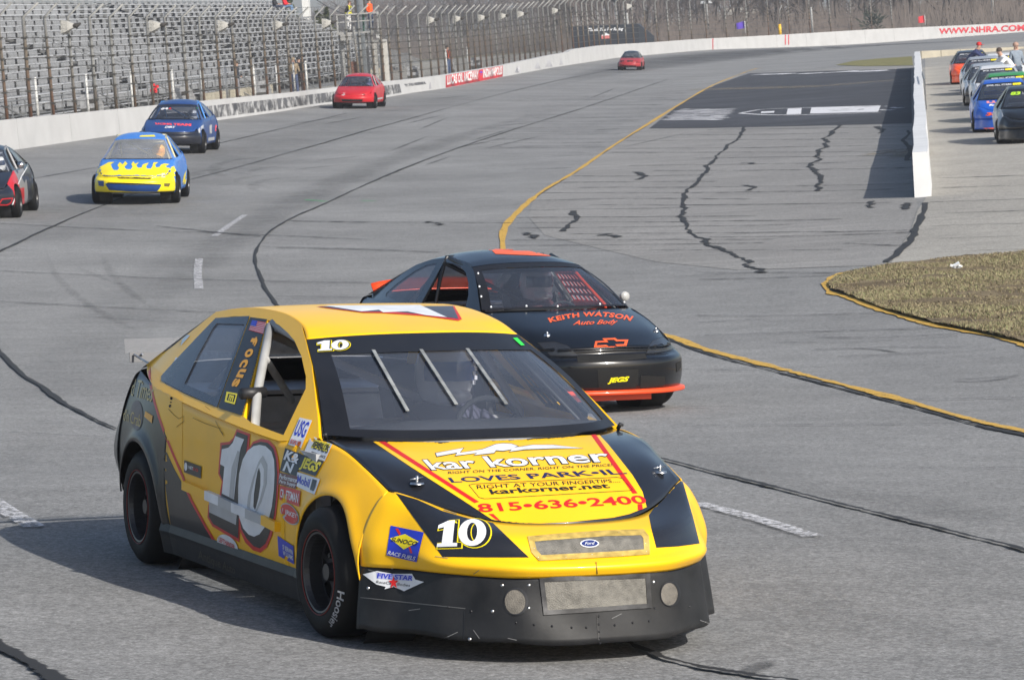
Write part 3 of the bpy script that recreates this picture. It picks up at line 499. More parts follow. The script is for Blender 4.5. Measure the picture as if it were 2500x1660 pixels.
class Car:
    def __init__(s, spec, M, name, label, cat, group, mats, lod=1., scale=1.):
        s.sp = spec; s.m = mats; s.lod = lod; s.M = Matrix(M); s.root = E(name); s.root.matrix_world = s.M; tag(s.root, label, cat, group)
        s.surf = []; s.bvh = None; s.Mi = np.array(s.M.inverted()); s.dn = 0
    # ---- geometry helpers
    def panel(s, name, P, mat, flip=False, solid=.004, proj=True, smooth=True, parent=None):
        nr, nc = P.shape[:2]; return s.raw(name, P.reshape(-1, 3), gridfaces(nr, nc, flip), mat, solid, proj, smooth, parent)
    def raw(s, name, V, Fc, mat, solid=.004, proj=True, smooth=True, parent=None):
        Va = np.array(V, float); acc = 0.
        for q in Fc:
            a, b, c = Va[q[0]], Va[q[1]], Va[q[2]]; acc += np.cross(b-a, c-a) @ ((a+b+c)/3-np.array([0, 1.3, .45]))
        if acc < 0: Fc = [q[::-1] for q in Fc]
        o = mesh(name, V, Fc, mat, parent or s.root, smooth)
        if solid:
            md = o.modifiers.new('t', 'SOLIDIFY'); md.thickness = solid; md.offset = -1
        if proj: s.surf.append(o)
        return o
    def mir(s, half):
        """half control grid (centre -> +x edge) mirrored to a full grid (from -x edge to +x edge)"""
        h = np.array(half, float); l = h[:, ::-1].copy(); l[..., 0] *= -1; return np.concatenate([l[:, :-1], h], 1)
    def n(s, k): return max(4, int(round(k*s.lod)))
    def Xg(s, y, z): sp = s.sp; return sp['xbelt'](y)-sp['k']*(z-sp['zbelt'](y))
    def X(s, y, z):
        sp = s.sp; W = sp['W'](y); zb = sp['zb'](y); xb = sp['xb'](y); t = np.clip((z-sp['zlo'])/(zb-sp['zlo']), 0, 1)
        x = W-(W-xb)*np.clip((t-.42)/.58, 0, 1)**2.1-.035*np.clip((.35-t)/.35, 0, 1)**2
        for ay, az, R in sp['arch']:
            r = np.hypot(y-ay, z-az); x = x+.016*np.exp(-((r-R-.012)/.035)**2)
        return x
    def build(s):
        sp = s.sp; m = s.m; n = s.n
        # bonnet, nose, skirt, tail
        s.hood = s.panel('hood', patch(s.mir(sp['hood']), n(20), n(40)), m['hood'])
        s.nose = s.panel('front_bumper', patch(s.mir(sp['nose']), n(20), n(60)), m['nose'], flip=True)
        if sp['skirt']:
            P = patch(s.mir(sp['skirt']), n(12), n(60))
            if s.lod >= 1: P[-4:, :, 2] += .004*np.sin(np.linspace(0, 40, P.shape[1]))*np.linspace(0, 1, 4)[:, None]; P[..., 1] += .004*np.sin(P[..., 0]*17+P[..., 2]*21)
            s.skirt = s.panel('front_skirt', P, m['skirt'], flip=True, solid=.006)
        s.deck = s.panel('trunk_and_tail', patch(s.mir(sp['deck']), n(20), n(30)), m['deck'], solid=.004)
        # sides
        y0, y1 = sp['yside']; d0, d1 = sp['doors']; s.sides = {}
        for sg, sn in ((-1, 'right'), (1, 'left')):
            for nm, a, b in (('front_fender', y0, d0-.0015), ('door_panel', d0+.0015, d1-.0015), ('quarter_panel', d1+.0015, y1)):
                ysn = np.linspace(a, b, n(34))
                for ay, az, R in sp['arch']:
                    e = [ay-R-.0005, ay-R+.0005, ay+R-.0005, ay+R+.0005]+[ay+R*math.cos(t) for t in np.linspace(0, math.pi, n(22))]
                    ysn = np.concatenate([ysn, [q for q in e if a < q < b]])
                ysn = np.unique(ysn); zl = np.full(len(ysn), sp['zlo'])
                if nm[0] == 'q': zl[ysn > sp['arch'][1][0]] = sp['ztail']
                for ay, az, R in sp['arch']:
                    k = np.abs(ysn-ay) < R; zl[k] = np.maximum(zl[k], az+np.sqrt(np.maximum(R*R-(ysn[k]-ay)**2, 0)))
                nr = n(16); t = np.linspace(0, 1, nr)[:, None]; Z = zl[None]+(sp['zb'](ysn)[None]-zl[None])*t; Y = np.repeat(ysn[None], nr, 0)
                Xv = s.X(Y, Z)*sg; tk = sp.get('tuck', 0.); Xv = Xv-(tk*np.clip((1.0-Y)/.9, 0, 1)*np.clip((sp['zb'](Y)-Z)/.12, 0, 1) if sg > 0 and tk else 0.); s.sides[nm, sg] = s.panel(nm, np.stack([Xv, Y, Z], -1), m[nm[:4]], flip=(sg < 0), solid=.005)
            # wheel housings
            for ay, az, R in sp['arch']:
                w = MB(); pr = [(sg*.72, R), (sg*.5, R), (sg*.5, .02)]
                w.lathe(pr, 24, 'x', (0, ay, az)); w.build('wheel_well', INTD, s.root)
            if sp['rocker']:
                zt, zbm = sp['rocker']; ya, yb = sp['arch'][0][0]+sp['arch'][0][2]-.01, sp['arch'][1][0]-sp['arch'][1][2]+.01; yy = np.linspace(ya, yb, n(20))
                rows = [[(sg*(s.X(q, .24)+.002), q, zt+.035) for q in yy], [(sg*(s.X(q, .24)+.012), q, zt) for q in yy], [(sg*(s.X(q, .24)+.006), q, zt-.02) for q in yy], [(sg*(s.X(q, .24)-.012), q, zbm+.012*math.sin(3*q)*0) for q in yy]]
                s.panel('rocker_panel', np.array(rows), m['skirt'], flip=(sg > 0), smooth=False)
        # cabin
        for sg in (-1, 1):
            v, t = fill(sp['outline'], sp['win'], .09 if s.lod >= 1 else .3); v = np.array(v); yz = v[:, :2]
            V = np.column_stack([sg*s.Xg(yz[:, 0], yz[:, 1]), yz]); f2 = []
            for q in t:
                a, b, c = V[q[0]], V[q[1]], V[q[2]]; nx = np.cross(b-a, c-a)[0]; f2.append(q if nx*sg > 0 else q[::-1])
            o = s.raw('window_frame', V, f2, m['cabin'], solid=.022, smooth=False); s.sides['frame', sg] = o
        re = np.array(sp['roofedge']); rc = np.array(sp['roofc']); A = np.array([0, .3, .6, .85, 1.])
        G = [[(a*s.Xg(y1_, z1_), yc+(y1_-yc)*a*a, zc-(zc-z1_)*a**2.6) for a in A] for (y1_, z1_), (yc, zc) in zip(re, rc)]
        G[0] = [tuple(q) for q in spl(np.linspace(0, 1, 4), np.array(sp['wst']))(A)]; G[0] = [(a, b-.004, c+.004) for a, b, c in G[0]]
        s.roof = s.panel('roof', patch(s.mir(G), n(26), n(34)), m['roof'], solid=.006)
        b = np.array(sp['wsb']); t = np.array(sp['wst']); mid = (b+t)/2+np.array([0, -.022, .022])
        s.wsP = patch(s.mir([b, mid, t]), n(20), n(30)); s.ws = s.panel('windshield', s.wsP, m.get('glass', GLASS), solid=0)
        rb = np.array(sp['deck'][0])+np.array([0, -.004, .006]); rt = np.array([G[-1][0], G[-1][1], G[-1][3], G[-1][4]]); rt = spl([0, .3, .85, 1], rt)(np.array([0, .45, .85, 1.]))
        s.panel('rear_window', patch(s.mir([rt, (rt+rb)/2+np.array([0, .0, .004]), rb]), n(10), n(20)), SIDEGL, solid=0, proj=False)
        # windscreen surround: top band and side borders
        if 'band' in m:
            nr, nc = s.wsP.shape[:2]; F = []
            bt, bs, bb = m.get('bandw', (.24, .075, .05)); V2 = s.wsP+np.array([0, -.004, .004])
            P = patch(s.wsP, 60, 60)+np.array([0, -.004, .004]); keep = []
            for i in range(59):
                for j in range(59):
                    if i >= 60*(1-bt) or i < 60*bb or j < 60*bs or j >= 60*(1-bs): keep.append((i*60+j, i*60+j+1, (i+1)*60+j+1, (i+1)*60+j))
            o = s.raw('windshield_surround', P.reshape(-1, 3), keep, m['band'], solid=0); s.surf.remove(s.ws); s.surf.append(s.ws)
        # quarter glass
        for sg in (-1, 1):
            v, tt = fill(offpoly(sp['win'][0], .012), (), .15); v = np.array(v)[:, :2]
            o = s.raw('quarter_window', np.column_stack([sg*(s.Xg(v[:, 0], v[:, 1])-.004), v]), tt, QGL, solid=0, smooth=False)
        # floor pan, bulkheads
        zf = .17; f = MB(); f.box((0, 1.6, zf), (1.2, 3.3, .02)); f.box((0, .36, .47), (1.36, .02, .62)); f.box((0, 2.42, .5), (1.5, .02, .62)); f.box((0, 2.7, .83), (1.3, .56, .02)); f.build('floor_pan', m.get('int', INT), s.root)
        for sg in (-1, 1): MB().box((sg*.745, 1.32, .46), (.02, 1.9, .56)).build('door_bar', m.get('door_in', m.get('int', INT)), s.root)
        # dashboard
        d = MB(); d.tube([(-.62, .52, .76), (-.3, .48, .79), (.3, .48, .79), (.62, .52, .76)], .07, 8); d.build('dashboard', INTD, s.root, True)
        s.cage(); s.wheels()
        if s.lod >= .5: s.seat()
        return s
    def cage(s):
        sp = s.sp; c = s.m.get('cage', CAGE); t = MB(); r = .021
        tx, ty, tz = sp['wst'][-1]; bx, by, bz = sp['wsb'][-1]; zr = sp['roofc'][2][1]-.06; yb = ty+.62
        for sg in (-1, 1):
            t.tube([(sg*(bx-.06), by+.06, .25), (sg*(bx-.05), by+.06, bz-.05), (sg*(tx-.03), ty+.02, tz-.035), (sg*(tx-.02), yb-.1, zr)], r)
            t.tube([(sg*.70, yb-.2, .2), (sg*.70, yb-.18, .78), (sg*(tx+.03), yb, 1.12), (sg*(tx-.04), yb+.02, zr), (0, yb+.02, zr+.01)], r)
            t.tube([(sg*(tx-.04), yb, zr-.02), (sg*.5, yb+1.0, .75)], r); t.tube([(sg*.70, by+.1, .5), (sg*.72, yb-.2, .55)], r)
        t.tube([(-(tx-.03), ty+.02, tz-.035), (tx-.03, ty+.02, tz-.035)], r); t.tube([(-.68, yb-.15, .74), (.68, yb-.15, .74)], r); t.tube([(-tx, yb, zr-.04), (.5, yb-.15, .72)], r)
        t.build('roll_cage', c, s.root, True)
    def seat(s):
        d = MB(); yb = s.sp['wst'][-1][1]+.42; x = .34
        d.bar((x, yb+.05, .28), (x, yb+.3, .98), .46, .06, (0, 1, 0)); d.bar((x, yb-.4, .30), (x, yb+.1, .27), .46, .07)
        for sg in (-1, 1): d.bar((x+sg*.23, yb-.02, .45), (x+sg*.23, yb+.22, .92), .03, .16, (0, 1, 0))
        d.build('seat', INTD, s.root)
        w = MB(); c = np.array([x, yb-.52, .74]); ax = np.array([0, -.9, .44]); ax /= np.linalg.norm(ax); u = np.array([1., 0, 0]); v = np.cross(ax, u)
        w.tube([c+.16*(math.cos(a)*u+math.sin(a)*v) for a in np.linspace(0, 2*math.pi, 25)], .014, 6, False)
        for a in (.5, 2.64, 4.71): w.tube([c, c+.16*(math.cos(a)*u+math.sin(a)*v)], .009, 5)
        w.tube([c, c-ax*.35], .02, 6); w.build('steering_wheel', INTD, s.root, True); s.steer = c
    def wheels(s):
        sp = s.sp; r, wd, xo = sp['tyre']; wb = sp['wb']; k = 48 if s.lod >= 1 else 24; ri = r*.625
        pr = [(wd*.5-.012, ri*.93), (wd*.5+.002, ri*1.0), (wd*.5+.006, ri*1.1), (wd*.5+.010, ri+.55*(r-ri)), (wd*.5+.002, r-.035), (wd*.5-.012, r-.012), (wd*.5-.035, r-.001), (0, r), (-wd*.5+.035, r-.001), (-wd*.5+.01, r-.014), (-wd*.5, r-.04), (-wd*.5, ri)]
        key = ('tyre', id(sp), k)
        if key not in SHARED:
            t = MB().lathe(pr, k); me = bpy.data.meshes.new('tyre'); me.from_pydata(t.v, [], t.f); me.shade_smooth(); me.materials.append(RUBBER)
            h = [[(ri*.82*math.cos(a0)*q, ri*.82*math.sin(a0)*q) for a0, q in ((a-.27, .62), (a-.30, .98), (a, 1.0), (a+.30, .98), (a+.27, .62), (a, .58))] for a in np.arange(8)*math.pi/4]
            v, tr = fill(ell(0, 0, ri*.93, ri*.93, 40), h); F = MB(); F.add([(wd*.5-.075, p[0], p[1]) for p in v], tr); F.lathe([(wd*.5-.006, ri*.99), (wd*.5+.004, ri*.985), (wd*.5+.002, ri*.94), (wd*.5-.02, ri*.90), (wd*.5-.075, ri*.9), (-wd*.5+.01, ri*.92)], 40)
            F.lathe([(wd*.5-.03, .001), (wd*.5-.03, .035), (wd*.5-.075, .045)], 16)
            for a in np.arange(4)*math.pi/2+.4: F.lathe([(wd*.5-.055, .001), (wd*.5-.055, .012), (wd*.5-.075, .012)], 6, 'x', (0, .07*math.cos(a), .07*math.sin(a)))
            rm = bpy.data.meshes.new('rim'); rm.from_pydata(F.v, [], F.f)
            b = MB().lathe([(wd*.5-.12, .001), (wd*.5-.12, ri*.78), (wd*.5-.16, ri*.78)], 24); bd = bpy.data.meshes.new('brake_drum'); bd.from_pydata(b.v, [], b.f); bd.materials.append(INTD)
            p = MB(); p.tube([(wd*.5+.006, (ri*1.03)*math.cos(a), (ri*1.03)*math.sin(a)) for a in np.linspace(0, 2*math.pi, 49)], .0026, 5, False); pm = bpy.data.meshes.new('pinstripe'); pm.from_pydata(p.v, [], p.f); pm.materials.append(mk('red_pinstripe', (.16, .02, .015), .6))
            SHARED[key] = (me, rm, bd, pm)
        me, rm, bd, pm = SHARED[key]
        if not rm.materials: rm.materials.append(RIMB)
        s.wh = {}
        for nm, x, y in (('rf', -1, 0), ('lf', 1, 0), ('rr', -1, wb), ('lr', 1, wb)):
            y = y+sp.get('fy', 0.)
            xo_ = s.m.get('left_x', xo) if x > 0 else xo
            wroot = E('wheel', (x*(xo_-wd/2), y, r-sp.get('lift', 0.)), math.pi if x < 0 else 0., s.root)
            if y < 1: wroot.rotation_euler[2] += s.m.get('steer', 0)
            ty = ob('tyre', me, None, wroot); rmo = ob('rim', rm, None, wroot)
            if s.lod >= 1:
                ob('brake_drum', bd, None, wroot); ob('pinstripe', pm, None, wroot)
            s.wh[nm] = (wroot, ty)
    # ---- printing on the bodywork
    def make_bvh(s, objs):
        V = []; Fc = []; NN = []
        for o in objs:
            n = len(V); me = o.data; mw = np.array(o.matrix_local if o.parent else Matrix()); V += [tuple(v.co) for v in me.vertices]; NN += [tuple(q.vector) for q in me.vertex_normals]; Fc += [tuple(i+n for i in p.vertices) for p in me.polygons]
        return BVHTree.FromPolygons(V, Fc), V, Fc, NN
    def decal(s, name, V2, T, mapper, mat, off=.0015, objs=None, maxlen=None, parent=None, unit=1., hide=None):
        """lay a flat shape on the bodywork: mapper(s,t) gives a ray (origin, direction) in the car's own frame"""
        key = tuple(sorted(o.name for o in objs)) if objs else 'all'
        if not hasattr(s, 'bv'): s.bv = {}
        if key not in s.bv: s.bv[key] = s.make_bvh(objs or s.surf)
        bvh, PV, PF, PN = s.bv[key]
        V2 = [(p[0], p[1], 0) for p in V2]
        if maxlen: V2, T = subdiv(V2, T, maxlen)
        out = []; nor = []
        for p in V2:
            o, d = mapper(p[0], p[1]); o = Vector(o); d = Vector(d).normalized(); h = bvh.ray_cast(o, d)
            if h[0] is None: out.append(None); nor.append(None); continue
            f = PF[h[2]]; w = [1/((Vector(PV[i])-h[0]).length+1e-5) for i in f]; nn = Vector((0, 0, 0))
            for i, q in zip(f, w): nn += Vector(PN[i])*q
            nn.normalize(); gn = h[1]
            if gn.dot(d) > 0: gn = -gn
            if nn.dot(gn) < 0: nn = -nn
            if nn.dot(gn) < .5: nn = gn
            out.append(h[0]+gn*off); nor.append(nn)
        T2 = [t for t in T if all(out[i] is not None for i in t) and max((out[t[i]]-out[t[i-1]]).length for i in range(len(t))) < getattr(s, 'maxedge', .35)]
        used = sorted({i for t in T2 for i in t})
        if not used: return None
        ix = {i: k for k, i in enumerate(used)}; F3 = []
        for t in T2:
            a, b, c = (out[t[0]], out[t[1]], out[t[2]]); q = tuple(ix[i] for i in t); F3.append(q if (b-a).cross(c-a).dot(nor[t[0]]) > 0 else q[::-1])
        o = mesh(name, [out[i] for i in used], F3, mat, parent or s.root, True); o.data.normals_split_custom_set_from_vertices([nor[i] for i in used]); return o
    def side(s, sg): return lambda y, z: ((sg*3, y, z), (-sg, 0, 0))
    def top(s): return lambda x, y: ((x, y, 4), (0, 0, -1))
    def front(s): return lambda x, z: ((x, -4, z), (0, 1, 0))
    def px(s):
        o = s.Mi @ np.array([*CAMO, 1]); Rm = s.Mi[:3, :3]
        return lambda u, v: (o[:3], Rm @ pray(u, v))
    def txt(s, name, body, quad, mapper, mat, off=.002, objs=None, shear=0, bold=.0, space=1., maxlen=None):
        V, T = text2d(body, shear, bold, space); h = homog(quad); V = [h(*p) for p in V]
        return s.decal(name, V, T, mapper, mat, off, objs, maxlen)
    def poly(s, name, pts, mapper, mat, off=.0015, objs=None, maxlen=.04, holes=()):
        V, T = fill(pts, holes); return s.decal(name, V, T, mapper, mat, off, objs, maxlen)
SHARED = {}
def num10(car, name, quad, mapper, layers, objs=None, off=.002, maxlen=None):
    """slab figures 1 and 0 in layers: (colour, growth, shift x, shift y)"""
    h = homog(quad); one = [(.04, 0), (.44, 0), (.44, .12), (.35, .13), (.35, 1), (.2, 1), (0, .84), (0, .7), (.13, .74), (.13, .13), (.04, .12)]; zo = ell(.72, .5, .27, .5, 26); zi = ell(.72, .5, .10, .34, 22)
    for i, (m, gr, sx, sy) in enumerate(layers):
        a = [(p[0]+sx, p[1]+sy) for p in (offpoly(one, gr) if gr else one)]; b = [(p[0]+sx, p[1]+sy) for p in (offpoly(zo, gr) if gr else zo)]; c = [(p[0]+sx, p[1]+sy) for p in (offpoly(zi, -gr*.7) if gr else zi)]
        car.poly(name, [h(*p) for p in a], mapper, m, off+i*.0009, objs, maxlen); car.poly(name, [h(*p) for p in b], mapper, m, off+i*.0009+.0002, objs, maxlen, [[h(*p) for p in c]])
def ground_pose(x, y, yaw, sink=0.):
    """matrix of a car standing on the ground at x, y"""
    e = .8; c, s_ = math.cos(yaw), math.sin(yaw)
    def z(a, b): return float(g(x+a*c-b*s_, y+a*s_+b*c))
    ex = np.array([c, s_, (z(e, 1.3)-z(-e, 1.3))/(2*e)]); ey = np.array([-s_, c, (z(0, 2.6)-z(0, 0))/2.6]); ex /= np.linalg.norm(ex); ey /= np.linalg.norm(ey); ez = np.cross(ex, ey); ez /= np.linalg.norm(ez); ey = np.cross(ez, ex)
    return [[ex[i], ey[i], ez[i], (x, y, z(0, 0)-sink)[i]] for i in range(3)]+[[0, 0, 0, 1]]
# ================================================================ yellow number 10 car
YEP = paint('yellow', (.93, .515, .004), .0, .3, var=.04); YED = paint('yellow_side', (.93, .495, .004), .02, .2, .45, var=.06, bump=.12); BLK = paint('black_band', (.012, .013, .017), .05, .7, .3); BLKS = paint('black_satin', (.006, .006, .007), .03, .25, .4, bump=.2)
REDP = mk('red_vinyl', hexc('#c8201c'), .4); WHP = mk('white_vinyl', (.72, .73, .75), .35); GRP = mk('grey_vinyl', (.42, .43, .44), .35); BKV = mk('black_vinyl', (.012, .012, .014), .4); BLUV = mk('blue_vinyl', hexc('#2438b8'), .4); YLV = mk('yellow_vinyl', hexc('#f0dc10'), .4); ORV = mk('orange_vinyl', hexc('#e9a312'), .4); GRV = mk('green_tape', hexc('#30d84a'), .5)
SILV = mk('mesh_screen', (.15, .142, .125), .6, metal=.3, var=.35, scale=25, bump=.4, bscale=220)
M4 = [[*YR[i], YT[i]] for i in range(3)]+[[0, 0, 0, 1]]
yc = Car(SPEC_A, M4, 'race_car', 'yellow and black number 10 stock car with black front skirt in the foreground', 'race car', 'race cars on the track',
         dict(hood=BLK, nose=YEP, skirt=SKIRTM, deck=BLKS, fron=YED, door=YED, quar=BLKS, cabin=YEP, roof=YEP, band=BKV, bandw=(.22, .07, .055), cage=CAGE, glass=glass('hazy_windscreen', (.86, .89, .94), 1.1, .10, (.40, .46, .60)), steer=.06, left_x=.76), 1.).build()  # bluish windscreen film lightens the glass, painting in a sheen of sky
PX = yc.px(); cA = crop(240, 720, 3.0158); cB = crop(240, 1100, 3.0158); cC = crop(720, 720, 2.8805); cD = crop(840, 1040, 2.5128); cH = crop(1000, 1060, 3.9367); cN = crop(440, 1020, 4.1263)
HO = [yc.hood]; NO = [yc.nose]; SK = [yc.skirt]; SD = [yc.sides[k, -1] for k in ('front_fender', 'door_panel', 'quarter_panel')]+[yc.sides['frame', -1]]
ML = 7   # photo pixels between sample points of a printed shape
# bonnet: yellow centre, red stripes, lettering
E1 = cC((560, 1010), (850, 1018), (1100, 1018), (1500, 1000), (1850, 982)); E1 = [(a, b+4) for a, b in E1]
hy = cD((165, 88))+[p for p in E1 if cD((165, 88))[0][0]+5 < p[0] < cD((1560, 55))[0][0]-5]+cD((1568, 56), (1620, 112), (1700, 212), (1770, 302), (1830, 402), (1856, 498), (1750, 540), (1650, 562), (1400, 588), (1130, 602), (1000, 596), (905, 572), (700, 437), (400, 245))
yc.poly('hood_panel_paint', hy, PX, YEP, .0012, HO, ML)
for q in (((195, 86), (235, 86), (828, 466), (800, 474)), ((885, 540), (915, 540), (957, 580), (930, 574)), ((1515, 56), (1545, 54), (1800, 414), (1770, 416)), ((1800, 480), (1828, 480), (1832, 512), (1802, 518))): yc.poly('hood_stripe', cD(*q), PX, REDP, .0022, HO, ML)
def ht(body, q, mat, bold=.0, off=.003, shear=0, sp=1.): yc.txt('hood_lettering', body, cH(*q), PX, mat, off, HO, shear, bold, sp, None)
bolt = [(250, 187), (517, 137), (480, 185), (700, 150), (830, 100), (900, 93), (980, 97), (1040, 118), (1000, 131), (1060, 127), (1180, 108), (1380, 108), (1665, 140), (1380, 141), (1110, 151), (960, 172), (985, 150), (900, 165), (830, 160), (810, 185), (620, 206), (650, 185), (440, 211), (460, 182), (262, 218)]
yc.poly('lightning_bolt', cH(*offpoly(bolt, 6)), PX, BKV, .0025, HO, 30); yc.poly('lightning_bolt', cH(*bolt), PX, WHP, .0033, HO, 30)
ht('kar korner', ((205, 356), (1956, 274), (1880, 146), (112, 246)), BKV, .045, .0025); ht('kar korner', ((215, 350), (1946, 268), (1870, 152), (122, 252)), WHP, .018, .0033)
ht('RIGHT ON THE CORNER, RIGHT ON THE PRICE!', ((370, 390), (1950, 315), (1945, 288), (367, 362)), BKV); ht('LOVES PARK•IL.', ((405, 470), (2100, 385), (2040, 335), (365, 422)), mk('navy_vinyl', hexc('#1c2150'), .4), .02)
ht('RIGHT AT YOUR FINGERTIPS....', ((650, 530), (2025, 465), (2012, 432), (640, 492)), BKV); ht('karkorner.net', ((785, 582), (1930, 520), (1895, 472), (758, 532)), BKV, .025)
ht('815•636•2400', ((672, 755), (2290, 668), (2240, 588), (640, 672)), REDP, .02)
bo = [(565, 490), (610, 478), (1990, 414), (2040, 422), (2145, 535), (2120, 546), (720, 626), (665, 612)]; yc.poly('hood_outline', cH(*bo), PX, BKV, .0025, HO, 20, [cH(*offpoly(bo, -5))])
# nose: black corners, numbers, badge screens, stickers
yc.poly('nose_corner_paint', cD((318, 412), (450, 452), (600, 520), (760, 566), (912, 594), (1135, 806), (860, 806), (605, 802), (450, 590)), PX, BLK, .0015, NO, ML)
yc.poly('nose_corner_paint', cD((1870, 548), (1888, 640), (1915, 746), (2050, 738), (2180, 720), (2140, 560), (2074, 330), (2000, 300), (1960, 420)), PX, BLK, .0015, NO, ML)
num10(yc, 'number_ten', cD((565, 745), (890, 735), (875, 570), (590, 590)), PX, [(YLV, .055, .03, -.01), (BKV, .03, .03, -.01), (WHP, 0, -.02, .01)], NO, .003, 20)
yc.poly('fuel_sticker', cD((288, 610), (492, 652), (448, 832), (262, 790)), PX, BLUV, .003, NO, ML)
yc.poly('fuel_sticker_diamond', cD((284, 688), (378, 662), (462, 710), (370, 756)), PX, YLV, .004, NO, 20); yc.poly('fuel_sticker_arrow', cD((318, 630), (335, 628), (352, 660), (342, 672)), PX, REDP, .004, NO, 20); yc.poly('fuel_sticker_arrow', cD((398, 740), (412, 742), (424, 778), (412, 780)), PX, REDP, .004, NO, 20)
yc.txt('fuel_lettering', 'SUNOCO', cD((292, 706), (452, 738), (456, 710), (296, 680)), PX, BKV, .005, NO, .3, .02); yc.txt('fuel_lettering', 'RACE FUELS', cD((270, 784), (440, 822), (446, 800), (276, 762)), PX, WHP, .005, NO, .2, .015)
gq = cD((1140, 690), (1300, 676), (1600, 655), (1830, 648), (1856, 680), (1862, 778), (1700, 790), (1400, 806), (1200, 816), (1160, 770)); yc.poly('grille_screen', gq, PX, SILV, .002, NO, ML)
yc.poly('grille_frame', offpoly(gq, 5), PX, mk('worn_yellow', (.45, .32, .08), .5, var=.3, scale=30), .0035, NO, ML, [offpoly(gq, -9)])
yc.poly('grille_badge', ell(*cD((1505, 722))[0], 23, 9.5), PX, WHP, .004, NO, 10); yc.poly('grille_badge', ell(*cD((1505, 722))[0], 20, 7.5), PX, mk('badge_blue', hexc('#1a2c6a'), .3), .005, NO, 10); yc.txt('badge_lettering', 'Ford', cD((1475, 732), (1535, 729), (1535, 711), (1475, 714)), PX, WHP, .006, NO, .3)
# skirt: screened intake, two brake ducts, sticker, rivets
iq = cD((1200, 930), (1870, 905), (1882, 1112), (1225, 1156)); yc.poly('intake_screen', iq, PX, SILV, .003, SK, ML); yc.poly('intake_frame', offpoly(iq, 1), PX, mk('intake_frame', (.05, .05, .052), .4, metal=.5, var=.4, scale=20), .006, SK, ML, [offpoly(iq, -10)])
DUCT = mk('duct_screen', (.13, .118, .10), .7, var=.3, scale=25, bump=.4, bscale=200)
for (cx, cy, rx, ry) in ((1056, 1075, 69, 80), (1998, 1027, 56, 74)):
    e = ell(*cD((cx, cy))[0], rx/2.5128, ry/2.5128); yc.poly('brake_duct', e, PX, DUCT, .003, SK, ML); yc.poly('duct_rim', offpoly(e, 2), PX, BKV, .005, SK, ML, [offpoly([(p[0]-2.5, p[1]+1) for p in e], -2)])
wing = [(118, 908), (205, 888), (300, 905), (420, 905), (440, 940), (494, 955), (370, 1012), (345, 1000), (305, 985), (250, 1000), (258, 985), (200, 970)]; yc.poly('wing_sticker', cD(*wing), PX, WHP, .003, SK, ML); yc.poly('wing_sticker_bar', cD((200, 900), (425, 915), (420, 948), (205, 935)), PX, mk('lilac', (.45, .45, .7), .4), .004, SK, ML)
yc.txt('wing_lettering', 'FIVE STAR', cD((205, 932), (425, 948), (425, 918), (205, 900)), PX, BLUV, .005, SK, .15, .025); yc.txt('wing_lettering', 'RaceCar   Bodies', cD((200, 962), (410, 985), (410, 968), (200, 945)), PX, BKV, .005, SK, .2)
st = [cD((308+34*(1 if i % 2 == 0 else .4)*math.sin(i*math.pi/5), 960-42*(1 if i % 2 == 0 else .4)*math.cos(i*math.pi/5)))[0] for i in range(10)]; yc.poly('star', st, PX, REDP, .006, SK, 20)
def rivets(name, pts, objs, r=.006, mat=CHROME):
    """dome-headed rivets seated on the panel"""
    bvh = yc.make_bvh(objs)[0]; mb = MB()
    for u, v in pts:
        o, d = PX(u, v); h = bvh.ray_cast(Vector(o), Vector(d).normalized())
        if h[0] is None: continue
        n = h[1] if h[1].dot(Vector(d)) < 0 else -h[1]; q = n.to_track_quat('Z', 'Y').to_matrix(); c = np.array(h[0]); Q = np.array(q); b = MB().lathe([(.004, .0005), (.003, r*.6), (0, r), (-.004, r)], 8, 'z')
        mb.add([c+Q @ np.array(p) for p in b.v], b.f)
    return tag(mb.build(name, mat, yc.root, True), kind='stuff')
fr = [np.array(cD(p)[0]) for p in ((1207, 938), (1868, 912), (1876, 1105), (1230, 1150))]; rv = [tuple(fr[i]*(1-t)+fr[(i+1) % 4]*t) for i, k in ((0, 10), (1, 4), (2, 7), (3, 4)) for t in np.arange(k)/k]
rivets('intake_rivets', rv, SK, .0055); rivets('grille_rivets', cD((1145, 690), (1165, 750), (1190, 805), (1315, 683), (1480, 662), (1570, 650), (1685, 655), (1820, 658), (1848, 720), (1855, 770), (1360, 805), (1520, 790), (1705, 792)), NO, .0055)
rivets('skirt_rivets', cD((295, 865), (147, 993), (970, 975), (770, 1305), (1135, 975), (1900, 955), (1133, 1115), (910, 1135)), SK, .008); rivets('skirt_rivets', cD((1055, 1205), (1165, 1218), (1275, 1226), (1395, 1235), (1485, 1235), (1660, 1220), (1770, 1205), (1870, 1195), (780, 1135), (640, 1110), (1560, 1165), (1560, 1215), (1562, 1260), (1566, 1300), (1570, 1330), (1905, 1115), (2020, 955), (2120, 1105), (2220, 1200)), SK, .0055, BKV)
